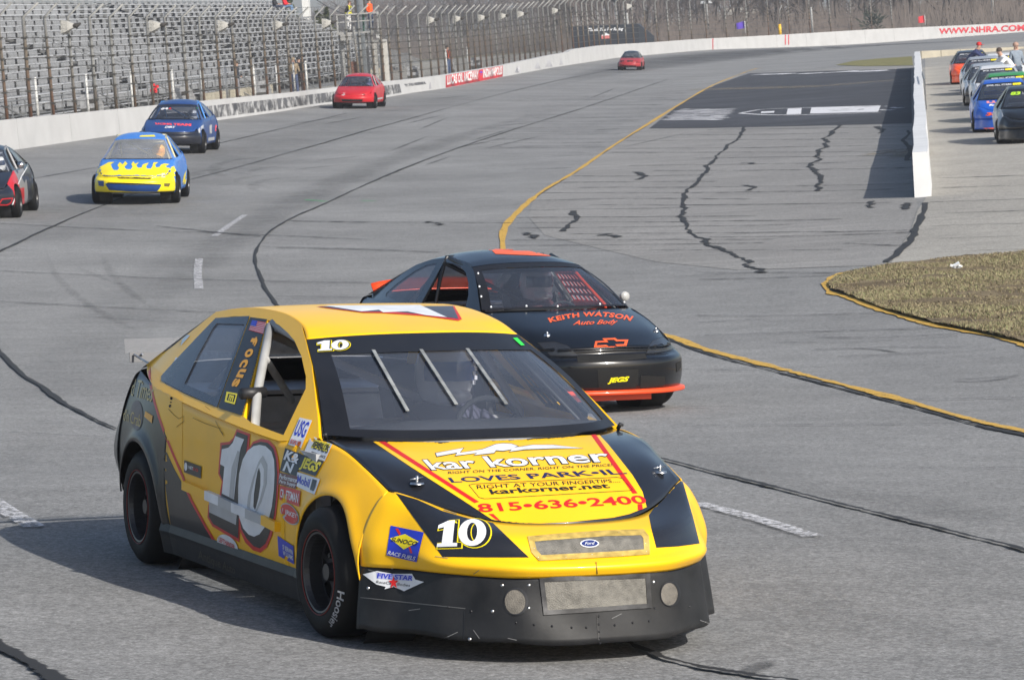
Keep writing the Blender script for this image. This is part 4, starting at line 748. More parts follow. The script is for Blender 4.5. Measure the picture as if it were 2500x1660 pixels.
# seams on the skirt and nose
def pline(name, pts, wpx, mat, off, objs): 
    p = np.array(pts, float); d = np.gradient(p, axis=0); d /= np.linalg.norm(d, axis=1)[:, None]; nn = np.stack([d[:, 1], -d[:, 0]], 1)*wpx/2; return yc.poly(name, [tuple(q) for q in p+nn]+[tuple(q) for q in (p-nn)[::-1]], PX, mat, off, objs, 14)
pline('skirt_seam', cD((1550, 1150), (1556, 1240), (1565, 1335)), 2.5, BKV, .002, SK); pline('skirt_seam', cD((740, 1135), (738, 1220), (735, 1305)), 2, BKV, .002, SK); pline('skirt_seam', cD((60, 1045), (400, 1082), (745, 1118)), 2, mk('scuff', (.1, .1, .1), .6), .002, SK); pline('nose_seam', cD((1545, 835), (1552, 905)), 3, mk('seam_brown', (.15, .09, .01), .6), .002, NO)
DENT = mk('dent_line', (.22, .11, .0), .7); SCR = mk('scratch', (.16, .16, .16), .7)
for q in (((520, 838), (560, 882), (598, 912), (632, 892), (634, 930), (580, 972)), ((868, 928), (895, 985), (930, 1045), (915, 1010)), ((790, 820), (828, 850)), ((700, 905), (790, 945), (905, 985))): pline('dent_crease', cA(*q), 1.1, DENT, .0035, SD)
for q in (((615, 1302), (700, 1262)), ((795, 1250), (832, 1302)), ((1005, 1300), (1060, 1312)), ((150, 880), (230, 905)), ((2180, 1190), (2235, 1210)), ((400, 1130), (470, 1120)), ((1640, 1180), (1700, 1150))): pline('skirt_scratch', cD(*q), 1.6, SCR, .003, SK)
for q in (((330, 408), (460, 445)), ((610, 515), (690, 540)), ((795, 905), (830, 880)), ((560, 800), (640, 812))): pline('paint_chip', cD(*q), 1.3, SCR, .003, NO)
# hood pins
for u, v in cD((448, 355), (1938, 285)):
    o, d = PX(u, v); h = yc.make_bvh(HO)[0].ray_cast(Vector(o), Vector(d).normalized())
    if h[0] is None: continue
    c = h[0]; p = MB(); p.lathe([(.0, .001), (.006, .001), (.006, .028), (0, .03)], 20, 'z', tuple(c)); p.tube([c, c+Vector((0, 0, .035))], .006, 8); p.tube([c+Vector((-.03, 0, .02)), c+Vector((.03, .01, .026))], .003, 6); p.build('hood_pin', CHROME, yc.root, True)
# windshield: number, tape, three straps
WS = yc.surf[-6:]; WSO = [o for o in yc.surf if o.name.startswith('windshield')]
num10(yc, 'windshield_number', cC((162, 398), (375, 388), (380, 322), (165, 330)), PX, [(YLV, .07, .02, -.02), (BKV, .04, .02, -.02), (WHP, .02, 0, 0)], WSO, .003, 30)
yc.poly('green_tape', cC((1532, 308), (1562, 306), (1614, 358), (1588, 360)), PX, GRV, .004, WSO, 20)
for a, b in (((545, 402), (785, 828)), ((880, 398), (1128, 782)), ((1205, 392), (1480, 780))):
    pp = []
    bv = yc.make_bvh([yc.ws])[0]
    for t in np.linspace(0, 1, 8):
        u, v = cC(((a[0]*(1-t)+b[0]*t), (a[1]*(1-t)+b[1]*t)))[0]; o, d = PX(u, v); h = bv.ray_cast(Vector(o), Vector(d).normalized())
        if h[0] is not None: pp.append(np.array(h[0])+np.array([0, -.012, .010]))
    m = MB()
    for i in range(len(pp)-1): m.bar(pp[i], pp[i+1], .016, .004, (0, -.5, .8))
    m.build('windshield_strap', STRAPM, yc.root)
# bottom edge wiper cowl and mirror-like pivots at the pillar feet
for sg in (-1, 1):
    p = MB(); p.tube([(sg*.68, .46, .795), (sg*.685, .45, .812), (sg*.688, .445, .82)], .009, 8); p.tube([(sg*.68, .45, .815), (sg*.70, .445, .812)], .006, 6); p.build('cowl_bracket', BLKP, yc.root, True)
# roof figures
yc.poly('roof_number', cC((150, 85), (1120, 80), (1175, 172), (1150, 184), (905, 150), (620, 130), (480, 128)), PX, REDP, .002, [yc.roof], 10); yc.poly('roof_number', cC((165, 84), (1110, 82), (1150, 172), (940, 146), (700, 122), (460, 122)), PX, mk('roof_figure_dark', (.06, .065, .09), .4), .003, [yc.roof], 10)  # dark middle layer of the printed figures, between red edge and white face
yc.poly('roof_number', cC((210, 80), (880, 76), (1070, 163), (920, 148), (790, 122), (620, 128), (590, 110), (470, 122)), PX, WHP, .004, [yc.roof], 10)
# side: black flank, stripe, figures, stickers
BK2 = BLKS
yc.poly('flank_paint', cB((474, 20), (505, 10), (560, 130), (620, 240), (690, 380), (760, 510), (830, 640), (862, 700), (700, 632), (535, 560), (500, 300)), PX, BK2, .0012, SD, ML)
yc.poly('quarter_paint', cA((395, 520), (560, 655), (620, 760), (620, 1290), (560, 1178), (498, 1028), (454, 900), (424, 800), (396, 690), (388, 600)), PX, YED, .0012, SD, ML)
pline('red_stripe', cA((376, 520), (380, 600), (392, 690), (420, 800), (452, 905), (498, 1035), (560, 1185), (622, 1330), (648, 1400))+cB((660, 305), (690, 370), (740, 460), (800, 570), (850, 650), (882, 715)), 5.5, REDP, .0024, SD)
B1 = [(575, 113), (708, 162), (700, 285), (660, 560), (620, 700), (612, 960), (600, 1250), (330, 1090), (280, 1000), (290, 870), (400, 790), (425, 640), (388, 560), (410, 250), (500, 240), (540, 200)]
B0 = [(820, 210), (900, 225), (960, 290), (990, 400), (1005, 560), (990, 800), (970, 980), (930, 1180), (880, 1300), (815, 1353), (740, 1330), (660, 1250), (610, 1140), (590, 980), (590, 700), (610, 520), (680, 330), (740, 240)]
K1 = [(580, 140), (690, 180), (680, 290), (640, 560), (600, 800), (600, 960), (592, 1210), (340, 1065), (296, 990), (300, 880), (420, 780), (440, 640), (405, 560), (425, 275), (505, 265), (550, 215)]
K0 = [(820, 240), (890, 252), (945, 310), (972, 410), (985, 560), (975, 800), (955, 980), (905, 1170), (865, 1265), (810, 1310), (750, 1290), (680, 1215), (625, 1120), (603, 980), (600, 700), (620, 520), (690, 340), (745, 262)]
W1 = [(565, 183), (655, 217), (620, 300), (590, 480), (570, 640), (552, 820), (430, 760), (455, 490), (412, 465), (430, 315), (495, 300), (540, 250)]; WB_ = [(300, 835), (582, 960), (572, 1075), (302, 948)]
W0 = [(810, 272), (870, 285), (930, 340), (957, 430), (962, 560), (955, 720), (935, 890), (905, 1010), (858, 1105), (810, 1168), (755, 1193), (700, 1172), (645, 1110), (605, 1000), (595, 850), (595, 690), (605, 560), (640, 420), (690, 330), (750, 285)]
H0 = [(805, 500), (820, 560), (818, 680), (800, 800), (775, 900), (765, 925), (748, 890), (755, 760), (772, 640), (790, 540)]
def sc_(p, kx, ky): c = np.mean(p, 0); return [(c[0]+(a-c[0])*kx, c[1]+(b-c[1])*ky) for a, b in p]
for pl, m, o in ((B1, REDP, .003), (B0, REDP, .0032), (K1, BKV, .004), (K0, BKV, .0042), (W1, WHP, .005), (WB_, GRP, .005)): yc.poly('side_number', cN(*pl), PX, m, o, SD, ML)
yc.poly('side_number', cN(*W0), PX, WHP, .0052, SD, ML, [cN(*H0)]); yc.poly('side_number', cN(*sc_(H0, 3.0, 1.55)), PX, GRP, .006, SD, ML, [cN(*sc_(H0, 2.0, 1.25))]); yc.poly('side_number', cN((590, 330), (610, 340), (560, 620), (548, 812), (505, 795), (530, 500)), PX, GRP, .006, SD, ML)
# raised rub rail along the door
bvd = yc.make_bvh(SD)[0]; rail = []
for x, y in ((60, 640), (290, 740), (430, 800), (560, 862), (700, 922), (860, 990), (1000, 1062), (1180, 1155)):
    o, d = PX(*cN((x, y+35))[0]); h = bvd.ray_cast(Vector(o), Vector(d).normalized())
    if h[0] is not None: rail.append(np.array(h[0]))
segs = [(0, 1, YED), (1, 2, WHP), (2, 3, GRP), (3, 4, WHP), (4, 5, GRP), (5, 6, YED), (6, 7, YED)]
for a, b, m in segs:
    if b < len(rail):
        q = MB(); out = np.array([-.008, 0, 0]); q.bar(rail[a]+out, rail[b]+out, .03, .042, (0, 0, 1)); q.build('rub_rail', m, yc.root)
def stk(name, quad, base, txts, cr=cN, off=.004, objs=SD):
    """a sticker: quad bl,br,tr,tl in crop coordinates; txts: (text, unit box, colour)"""
    yc.poly(name, cr(*quad), PX, base, off, objs, 9); h = homog(cr(*quad))
    for tx, (a, b, c, d), m, *r in txts:
        yc.txt(name+'_lettering', tx, [h(a, b), h(c, b), h(c, d), h(a, d)], PX, m, off+.0012, objs, r[0] if r else 0, r[1] if len(r) > 1 else .02)
stk('sponsor_sticker', ((1095, 270), (1222, 310), (1335, 30), (1210, 0)), WHP, [('USG', (.08, .34, .92, .92), BLUV), ('ISOFILTER', (.08, .05, .92, .2), REDP)])
stk('sponsor_sticker', ((1248, 365), (1462, 440), (1540, 268), (1325, 185)), WHP, [("EARL'S", (.3, .42, .96, .85), BKV), ('PERFORMANCE', (.3, .12, .96, .28), BKV)]); yc.poly('sticker_block', cN((1325, 305), (1480, 345), (1520, 265), (1370, 222)), PX, YLV, .0046, SD, 12); stk('sticker_block', ((1325, 300), (1485, 345), (1522, 268), (1368, 225)), YLV, [("EARL'S", (.04, .15, .96, .88), BKV)], off=.0049)
stk('sponsor_sticker', ((1010, 535), (1180, 590), (1225, 365), (1065, 305)), BKV, [('K&', (.06, .5, .94, .95), WHP, .2, .04), ('N', (.15, .05, .75, .48), WHP, .2, .04)])
stk('sponsor_sticker', ((1195, 530), (1370, 590), (1455, 440), (1225, 370)), BKV, [('JEGS', (.05, .08, .97, .92), YLV, .25, .045)])
stk('sponsor_sticker', ((990, 665), (1170, 715), (1205, 595), (1010, 550)), mk('maroon', (.14, .03, .03), .4), [('Performance', (.05, .5, .97, .9), WHP), ('Parts Supply', (.1, .08, .97, .45), WHP)])
stk('sponsor_sticker', ((1180, 690), (1360, 775), (1415, 620), (1185, 545)), WHP, [('Mobil', (.05, .3, .68, .85), BLUV), ('1', (.75, .2, .92, .9), BKV)]); 
stk('sponsor_sticker', ((1005, 820), (1205, 895), (1220, 735), (1010, 680)), REDP, [('CRAFTSMAN', (.06, .2, .95, .8), WHP)])
yc.poly('oval_sticker', cN(*[(1110+95*math.cos(t)+8*math.sin(t), 967+42*math.cos(t)+103*math.sin(t)) for t in np.linspace(0, 6.283, 26)[:-1]]), PX, GRP, .004, SD, 9); yc.poly('oval_sticker', cN(*[(1110+85*math.cos(t)+8*math.sin(t), 967+37*math.cos(t)+92*math.sin(t)) for t in np.linspace(0, 6.283, 26)[:-1]]), PX, REDP, .005, SD, 9); yc.txt('oval_lettering', 'KIRKEY', cN((1040, 955), (1190, 1015), (1190, 970), (1040, 905)), PX, WHP, .006, SD, .1, .02)
stk('sponsor_sticker', ((1000, 1385), (1155, 1470), (1150, 1290), (988, 1185)), BLUV, [('SHERWIN', (.3, .5, .95, .75), WHP), ('WILLIAMS', (.3, .2, .95, .45), WHP)])
yc.poly('oval_sticker', cN(*[(485+105*math.cos(t), 1278+45*math.cos(t)+98*math.sin(t)) for t in np.linspace(0, 6.283, 26)[:-1]]), PX, WHP, .0045, SD, 9); yc.txt('oval_lettering', 'LEFTHANDER', cN((400, 1240), (560, 1320), (560, 1275), (400, 1190)), PX, REDP, .0055, SD, 0, .02); yc.poly('sticker_block', cN((480, 1300), (560, 1335), (560, 1350), (480, 1330)), PX, BKV, .0055, SD, 9)
stk('sponsor_sticker', ((45, 545), (215, 610), (220, 490), (48, 425)), BKV, [('NET', (.28, .45, .55, .72), WHP), ('10', (.57, .45, .85, .72), REDP)]); yc.poly('sticker_block', cN(*[(68+16*math.cos(t), 490+42*math.sin(t)) for t in np.linspace(0, 6.28, 14)[:-1]]), PX, WHP, .006, SD, 9)
yc.txt('rocker_lettering', 'Antique Auto', cB((740, 812), (1010, 925), (1010, 850), (735, 725)), PX, mk('faded_gold', (.06, .05, .035), .5), .002, [o for o in yc.surf if o.name.startswith('rocker')], 0, .015)
# rear quarter lettering
GOLD = mk('gold_vinyl', hexc('#b89a3c'), .35); QT = [yc.sides['quarter_panel', -1], yc.deck]
yc.txt('quarter_lettering', 'Good Times', cA((165, 720), (400, 790), (420, 650), (180, 600)), PX, GOLD, .003, QT, .25, .0); yc.txt('quarter_lettering', "Bird'n Crab", cA((150, 905), (315, 975), (318, 880), (150, 820)), PX, GOLD, .003, QT, .2, .0)
yc.poly('quarter_emblem', cA(*[(285+45*math.cos(t), 885+110*math.sin(t)) for t in np.linspace(0, 6.28, 24)[:-1]]), PX, mk('plum', (.06, .025, .035), .4), .002, QT, ML); yc.poly('quarter_sticker', cA((342, 895), (398, 945), (404, 890), (350, 855)), PX, ORV, .003, QT, ML)
# pillar: black sheet with flag and name
FRM = [yc.sides['frame', -1]]
yc.poly('pillar_sheet', cA((1122, 166), (1262, 184), (1175, 540), (1082, 897), (900, 838), (885, 826), (1000, 500)), PX, BKV, .003, FRM, ML)
fl = homog(cA((1112, 262), (1220, 292), (1240, 208), (1140, 190)))
for i in range(7): yc.poly('flag_stripe', [fl(0, i*2/13), fl(1, i*2/13), fl(1, (i*2+1)/13), fl(0, (i*2+1)/13)], PX, REDP, .0052, FRM)
yc.poly('flag_field', [fl(0, 0), fl(1, 0), fl(1, 1), fl(0, 1)], PX, WHP, .0042, FRM); yc.poly('flag_canton', [fl(0, .46), fl(.42, .46), fl(.42, 1), fl(0, 1)], PX, BLUV, .0058, FRM)
for ch, (x, y), w, hh in (('f', (1145, 345), 34, 36), ('o', (1107, 432), 38, 36), ('c', (1072, 508), 36, 34), ('u', (1050, 580), 36, 36), ('s', (1012, 650), 34, 34)):
    yc.txt('pillar_lettering', ch, cA((x-w*.35+10, y-hh*1.05+4), (x-w*.35-22, y+hh*.75), (x+w*.9-16, y+hh*1.0), (x+w*.9+16, y-hh*.8)), PX, ORV, .0045, FRM, 0, .04)
yc.poly('pillar_emblem', cA((950, 715), (1030, 730), (1010, 810), (935, 790)), PX, YLV, .0045, FRM, 20, [cA((963, 730), (1018, 741), (1003, 795), (950, 778))]); yc.txt('pillar_lettering', 'm', cA((962, 778), (995, 788), (1008, 745), (972, 738)), PX, YLV, .005, FRM, 0, .04)
# small window stickers, masking, clear rear pane frame
yc.poly('window_sticker', cA((575, 462), (635, 478), (580, 648), (514, 612)), PX, WHP, .004, None, 20); yc.poly('pillar_sticker', cA((620, 330), (690, 262), (680, 300), (612, 375)), PX, mk('pale_blue', (.5, .62, .7), .4), .003, FRM, 20)
qo = cA((470, 600), (560, 500), (720, 330), (870, 175), (1120, 160), (880, 830), (660, 735), (470, 635)); qi = cA((640, 660), (740, 450), (850, 250), (880, 215), (1085, 222), (890, 740), (870, 760)); yc.poly('window_tape', qo, PX, mk('smoked_tape', (.03, .034, .045), .25), .006, [o for o in yc.surf if o.name.startswith('quarter_window')], ML, [qi])
# door glassless opening: camera box, tear-offs; rear spoiler
c = MB(); c.box((-.45, 1.15, .84), (.10, .09, .085)); c.tube([(-.45, 1.105, .85), (-.45, 1.085, .85)], .03, 12); c.tube([(-.45, 1.18, .80), (-.42, 1.35, .76)], .008); c.build('onboard_camera', BLKP, yc.root)
sp_ = MB(); sp_.bar((-.66, 3.44, .935), (.66, 3.44, .935), .006, .05, (0, .25, 1)); sp_.build('spoiler', mk('spoiler_grey', (.12, .12, .125), .6), yc.root)
s2 = MB(); s2.bar((-.68, 3.46, .99), (.68, 3.46, .99), .005, .075, (0, .25, 1)); s2.build('spoiler_extension', CLEAR, yc.root)
s3 = MB()
for x in np.linspace(-.6, .6, 9): s3.lathe([(.006, .001), (.004, .007), (0, .009)], 8, 'z', (x, 3.43, .95))
for sg in (-1, 1): s3.tube([(sg*.6, 3.2, .90), (sg*.64, 3.43, .95)], .006)
tag(s3.build('spoiler_hardware', CHROME, yc.root, True), kind='stuff')
t_ = MB(); t_.tube([(-.745, 1.17, .55), (-.752, 1.19, .80), (-.70, 1.32, .92), (-.62, 1.48, 1.04), (-.50, 1.73, 1.195)], .021, 10); t_.tube([(-.60, 1.50, 1.06), (-.2, 2.3, .80)], .018, 8); t_.build('door_hoop', mk('hoop_grey', (.36, .36, .35), .5), yc.root, True); c2 = MB(); c2.tube([(-.78, 1.30, .925), (-.66, 1.34, .925)], .026, 10); c2.build('hoop_clamp', BLKP, yc.root, True)
# tyre lettering
for nm in ('rf',):
    wr, ty = yc.wh[nm]; V, T = text2d('Hoosier', 0, .02); bv = BVHTree.FromPolygons([v.co for v in ty.data.vertices], [tuple(p.vertices) for p in ty.data.polygons]); vv = []
    V, T = subdiv([(p[0], p[1]*.1, 0) for p in V], T, .05)
    for p in V:
        a = R_(-12 if nm == 'rf' else 80)-p[0]*R_(48); r = .257-(.1-p[1])/.1*.030; y, z = r*math.cos(a), r*math.sin(a)
        h = bv.ray_cast(Vector((1, y, z)), Vector((-1, 0, 0))); vv.append((h[0].x+.0015 if h[0] else .1, y, z))
    mesh('tyre_lettering', vv, T, mk('tyre_letter', (.28, .29, .31), .6, var=.5, scale=60), wr, True)
# ================================================================ outer wall, fence, stands
WBASE = [(-260, 408), (-120, 388), (0, 371), (61, 362.6), (310, 327), (432, 309), (540, 293), (678, 274.3), (762, 260), (875, 247), (947, 238), (1000, 228), (1089, 216), (1228, 188), (1356, 164.5), (1504, 142), (1700, 124.5), (1919, 111), (2135, 95.3), (2346, 86), (2500, 80.4), (2760, 70)]
WTOP = [(-260, 328), (-120, 311), (0, 295), (61, 289), (310, 265), (432, 253), (540, 243), (726, 225), (815, 214.5), (927, 200.7), (1000, 194), (1086, 183.7), (1228, 160), (1356, 133.4), (1394, 127), (1400, 121), (1474, 111), (1600, 103.7), (1700, 96.3), (1923, 84.7), (2135, 72), (2347, 62.7), (2500, 55), (2760, 44)]
_b = np.array(WBASE); _t = np.array(WTOP); _u = np.linspace(-255, 2750, 700)
bp = gpts(np.column_stack([_u, np.interp(_u, _b[:, 0], _b[:, 1])])); tv = np.interp(_u, _t[:, 0], _t[:, 1])
far_ = _u > 1750; ang_ = np.array([pray(a, b) for a, b in zip(_u, tv)]); yf = np.interp(_u, [1750, 2760], [float(np.interp(1750, _u, bp[:, 1])), 372])
bp[far_, 1] = yf[far_]; bp[far_, 0] = (ang_[:, 0]/ang_[:, 1]*yf)[far_]
dpt = (bp-CAMO) @ Fw; hgt = (np.interp(_u, _b[:, 0], _b[:, 1])-tv)/FPX*dpt
# smooth the trace and walk along it by arc length
for _ in range(12): bp[1:-1, :2] = (bp[:-2, :2]+2*bp[1:-1, :2]+bp[2:, :2])/4
bp[:, 2] = g(bp[:, 0], bp[:, 1]); zt_ = CAMO[2]+ang_[:, 2]/ang_[:, 1]*bp[:, 1]; hgt = np.where(far_, zt_-bp[:, 2], hgt); S = np.concatenate([[0], np.cumsum(np.linalg.norm(np.diff(bp[:, :2], axis=0), axis=1))])
def wallat(s):
    p = np.array([np.interp(s, S, bp[:, i]) for i in range(3)]); q = np.array([np.interp(s+.5, S, bp[:, i]) for i in range(2)])-np.array([np.interp(s-.5, S, bp[:, i]) for i in range(2)])
    d = q/np.linalg.norm(q); return p, d, np.array([-d[1], d[0]]), float(np.interp(s, S, hgt))      # point, direction, outward normal, height
def s_of_u(u): return float(np.interp(u, _u, S))
WALLM = mk('white_wall_paint', (.45, .45, .45), .7, var=.06, scale=1.2, dirt=.22, dcol=(.3, .29, .28)); WALLD = mk('scuffed_wall_paint', (.66, .66, .66), .7, var=.1, scale=1.2, dirt=.95, dcol=(.11, .115, .13))
wall = E('track_wall'); tag(wall, 'long low white painted concrete wall along the outside of the track', 'wall'); wp = []; L = 6.0; k = 0
while k*L < S[-1]-L:
    a, b = k*L+.012, (k+1)*L-.012; V = []; n = 5
    for s_ in np.linspace(a, b, n):
        p, d, nn, h = wallat(s_)
        for off, z in ((0, -.1), (.03, h), (.33, h), (.36, -.1)): V.append((p[0]+nn[0]*off, p[1]+nn[1]*off, p[2]+z))
    f = [(i*4+j, i*4+(j+1) % 4, (i+1)*4+(j+1) % 4, (i+1)*4+j) for i in range(n-1) for j in range(4)]+[(3, 2, 1, 0), tuple((n-1)*4+j for j in range(4))]
    um = np.interp((a+b)/2, S, _u); o = mesh('wall_panel', V, f, WALLM, wall); wp.append(o); k += 1
# white top cap so the scuffed stretch keeps its clean upper edge
class WorldSkin(Car):
    def __init__(s, root, objs): s.root = root; s.surf = objs; s.Mi = np.eye(4)
ws_ = WorldSkin(wall, wp); ws_.maxedge = 12.; WPX = ws_.px()
tvf = lambda u: float(np.interp(u, _t[:, 0], _t[:, 1])); bvf = lambda u: float(np.interp(u, _b[:, 0], _b[:, 1]))
SCUFF = softmat('wall_scuffs', (.09, .092, .10), 1.15, 1.9, .40, .62); REDW = mk('red_wall_paint', hexc('#b8323c'), .7, var=.1); WHW = mk('white_lettering', (.68, .67, .66), .7)
for a_, b_, lo_, hi_ in ((505, 985, .26, .86), (986, 1046, .3, .5)):
    o = ws_.poly('scuffed_paint', [(u, tvf(u)+(bvf(u)-tvf(u))*lo_) for u in np.arange(a_, b_, 10)]+[(u, tvf(u)+(bvf(u)-tvf(u))*hi_) for u in np.arange(b_-5, a_-1, -10)], WPX, SCUFF, .005, None, 8)
    if o is None: continue
    n_ = len(o.data.vertices); o.data.attributes.new('a', 'FLOAT', 'POINT').data.foreach_set('value', [1.]*n_)
ban = [(1088, tvf(1088)+1.5), (1158, tvf(1158)+1.5), (1227, tvf(1227)+1), (1227, bvf(1227)-.5), (1158, bvf(1158)-.5), (1088, bvf(1088)-1)]; ws_.poly('banner_paint', ban, WPX, REDW, .006, None, 14)
def wtext(tx, u0, u1, f0, f1, mat, bold=.03): ws_.txt('wall_lettering', tx, [(u0, tvf(u0)+(bvf(u0)-tvf(u0))*f1), (u1, tvf(u1)+(bvf(u1)-tvf(u1))*f1), (u1, tvf(u1)+(bvf(u1)-tvf(u1))*f0), (u0, tvf(u0)+(bvf(u0)-tvf(u0))*f0)], WPX, mat, .014, None, 0, bold)
wtext('LUCAS OIL RACEWAY', 1091, 1168, .06, .78, WHW, .035); wtext('INDIANAPOLIS', 1179, 1225, .06, .78, WHW, .035); wtext('*', 1170, 1178, .15, .6, BLUV)
wtext('WWW.NHRA.COM', 2292, 2502, .22, .84, REDW, .04)
for u in (1739, 1916, 1924): ws_.poly('red_joint_stripe', [(u, tvf(u)+.5), (u+2.5, tvf(u+2.5)+.5), (u+2.5, bvf(u+2.5)-.5), (u, bvf(u)-.5)], WPX, REDW, .006, None, 8)
# scuffs on the far wall
for u, w_ in ((1265, 8), (1312, 7), (1340, 9), (1370, 4), (1050, 3)): ws_.poly('tyre_scuff', [(u-w_, bvf(u)-3), (u-w_*.3, tvf(u)+(bvf(u)-tvf(u))*.35), (u+w_*.4, tvf(u)+(bvf(u)-tvf(u))*.4), (u+w_, bvf(u)-4)], WPX, mk('scuff_grey', (.4, .4, .42), .8), .006, None, 8)

# ---- ground behind the wall
APR = mk('apron_concrete', (.30, .285, .25), .9, var=.2, scale=.6, dirt=.5, dcol=(.2, .15, .1)); av = []; n = 0
ss = np.linspace(0, S[-1], 120)
for s_ in ss:
    p, d, nn, h = wallat(s_)
    for off, dz in ((.34, h-.25), (2.2, h-.2), (6, h-.2), (14, h-.25), (60, -.2)): av.append((p[0]+nn[0]*off, p[1]+nn[1]*off, p[2]+dz))
o = mesh('spectator_apron', av, gridfaces(len(ss), 5), APR, None, True); o['kind'] = 'structure'

# ---- catch fence
RUST = bpy.data.materials.new('rusting_galvanised'); RUST.use_nodes = True
def _rust():
    N = RUST.node_tree.nodes; L = RUST.node_tree.links; p = N['Principled BSDF']; tc = N.new('ShaderNodeTexCoord'); sx = N.new('ShaderNodeSeparateXYZ'); L.new(tc.outputs['Object'], sx.inputs[0])
    n = N.new('ShaderNodeTexNoise'); n.inputs['Scale'].default_value = 1.7; n.inputs['Detail'].default_value = 8; L.new(tc.outputs['Object'], n.inputs[0])
    oi = N.new('ShaderNodeObjectInfo'); a = N.new('ShaderNodeMath'); a.operation = 'MULTIPLY_ADD'; L.new(n.outputs[0], a.inputs[0]); a.inputs[1].default_value = -2.6; L.new(sx.outputs[2], a.inputs[2])
    b = N.new('ShaderNodeMath'); b.operation = 'MULTIPLY_ADD'; L.new(oi.outputs['Random'], b.inputs[0]); b.inputs[1].default_value = 1.6; L.new(a.outputs[0], b.inputs[2])
    r = N.new('ShaderNodeValToRGB'); e = r.color_ramp.elements; e[0].position = 0; e[0].color = (.17, .075, .04, 1); e[1].position = .62; e[1].color = (.26, .26, .25, 1); x = e.new(.38); x.color = (.15, .115, .08, 1)
    m = N.new('ShaderNodeMapRange'); m.inputs[1].default_value = -1.2; m.inputs[2].default_value = 3.2; L.new(b.outputs[0], m.inputs[0]); L.new(m.outputs[0], r.inputs[0]); L.new(r.outputs[0], p.inputs['Base Color']); p.inputs['Roughness'].default_value = .7
_rust()
WIRE = mk('fence_wire', (.10, .095, .085), .6, metal=.4)
fence = E('catch_fence'); tag(fence, 'tall wire catch fence on rusty posts with angled tops behind the white wall', 'fence')
pm = MB().tube([(0, 0, -.3), (0, 0, 1.6), (0, 0, 2.9), (0, -.42, 3.28)], [.05, .048, .045, .035], 7); PMESH = bpy.data.meshes.new('post'); PMESH.from_pydata(pm.v, [], pm.f); PMESH.materials.append(RUST); PMESH.shade_smooth()
cl = MB()
HZ = [.35, .75, 1.1, 1.4, 1.7, 2.0, 2.3]
for z in HZ: cl.box((0, 0, z), (.13, .15, .05))
CMESH = bpy.data.meshes.new('cable_clamp'); CMESH.from_pydata(cl.v, [], cl.f); CMESH.materials.append(WIRE)
s_posts = []; s_ = s_of_u(4)-2*2.62
FH = lambda s_: 2.9
while s_ < s_of_u(2230):
    s_posts.append(s_); s_ += 2.62 if s_ < s_of_u(1560) else 4.2
for i, s_ in enumerate(s_posts):
    p, d, nn, h = wallat(s_); o = ob('post', PMESH, None, fence); o.location = (p[0]+nn[0]*.5, p[1]+nn[1]*.5, p[2]+h); o.rotation_euler = (rng.normal(0, .006), rng.normal(0, .012), math.atan2(d[1], d[0])-math.pi/2+math.pi/2)
    o.rotation_euler[2] = math.atan2(nn[1], nn[0])-math.pi/2
    if rng.random() < .3: o.scale = (1.15, 1.15, 1.)
    c = ob('cable_clamp', CMESH, None, o); c['kind'] = 'stuff'
for z in HZ+[2.9, 3.26]:
    off = .5 if z < 3 else .1; pts = []
    for s_ in np.linspace(s_posts[0], s_posts[-1], 110): p, d, nn, h = wallat(s_); pts.append((p[0]+nn[0]*off, p[1]+nn[1]*off, p[2]+h+z))
    MB().tube(pts, .010 if z < 3 else .006, 4, False).build('cable', WIRE, fence)
wm = MB(); sA, sB = s_posts[0], s_of_u(1420)
def wirep(s_, z): p, d, nn, h = wallat(s_); return np.array([p[0]+nn[0]*.44, p[1]+nn[1]*.44, p[2]+h+z])
for z in np.arange(.05, 2.9, .125):
    pts = [wirep(q, z) for q in np.linspace(sA, sB, 60)]; wm.tube(pts, .0028, 3, False)
for q in np.arange(sA, sB, .125): wm.tube([wirep(q, 0), wirep(q, 2.9)], .0028, 3, False)
o = wm.build('wire_mesh', WIRE, fence); o['kind'] = 'stuff'
# white marker posts just behind the wall
WPOST = mk('white_post', (.62, .62, .6), .6); wq = MB().tube([(0, 0, -.3), (0, 0, 1.15)], .045, 8); WQ = bpy.data.meshes.new('bollard'); WQ.from_pydata(wq.v, [], wq.f); WQ.materials.append(WPOST); WQ.shade_smooth()
for i, u in enumerate((174, 293, 398, 495, 563, 621, 687, 740, 780, 809, 987, 1002, 1140, 1190)):
    p, d, nn, h = wallat(s_of_u(u)); o = ob('bollard', WQ); o.location = (p[0]+nn[0]*.95, p[1]+nn[1]*.95, p[2]+h); tag(o, 'slim white steel post behind the wall, number %s from the left' % ('one two three four five six seven eight nine ten eleven twelve thirteen fourteen'.split()[i]), 'bollard', 'white posts behind the wall')
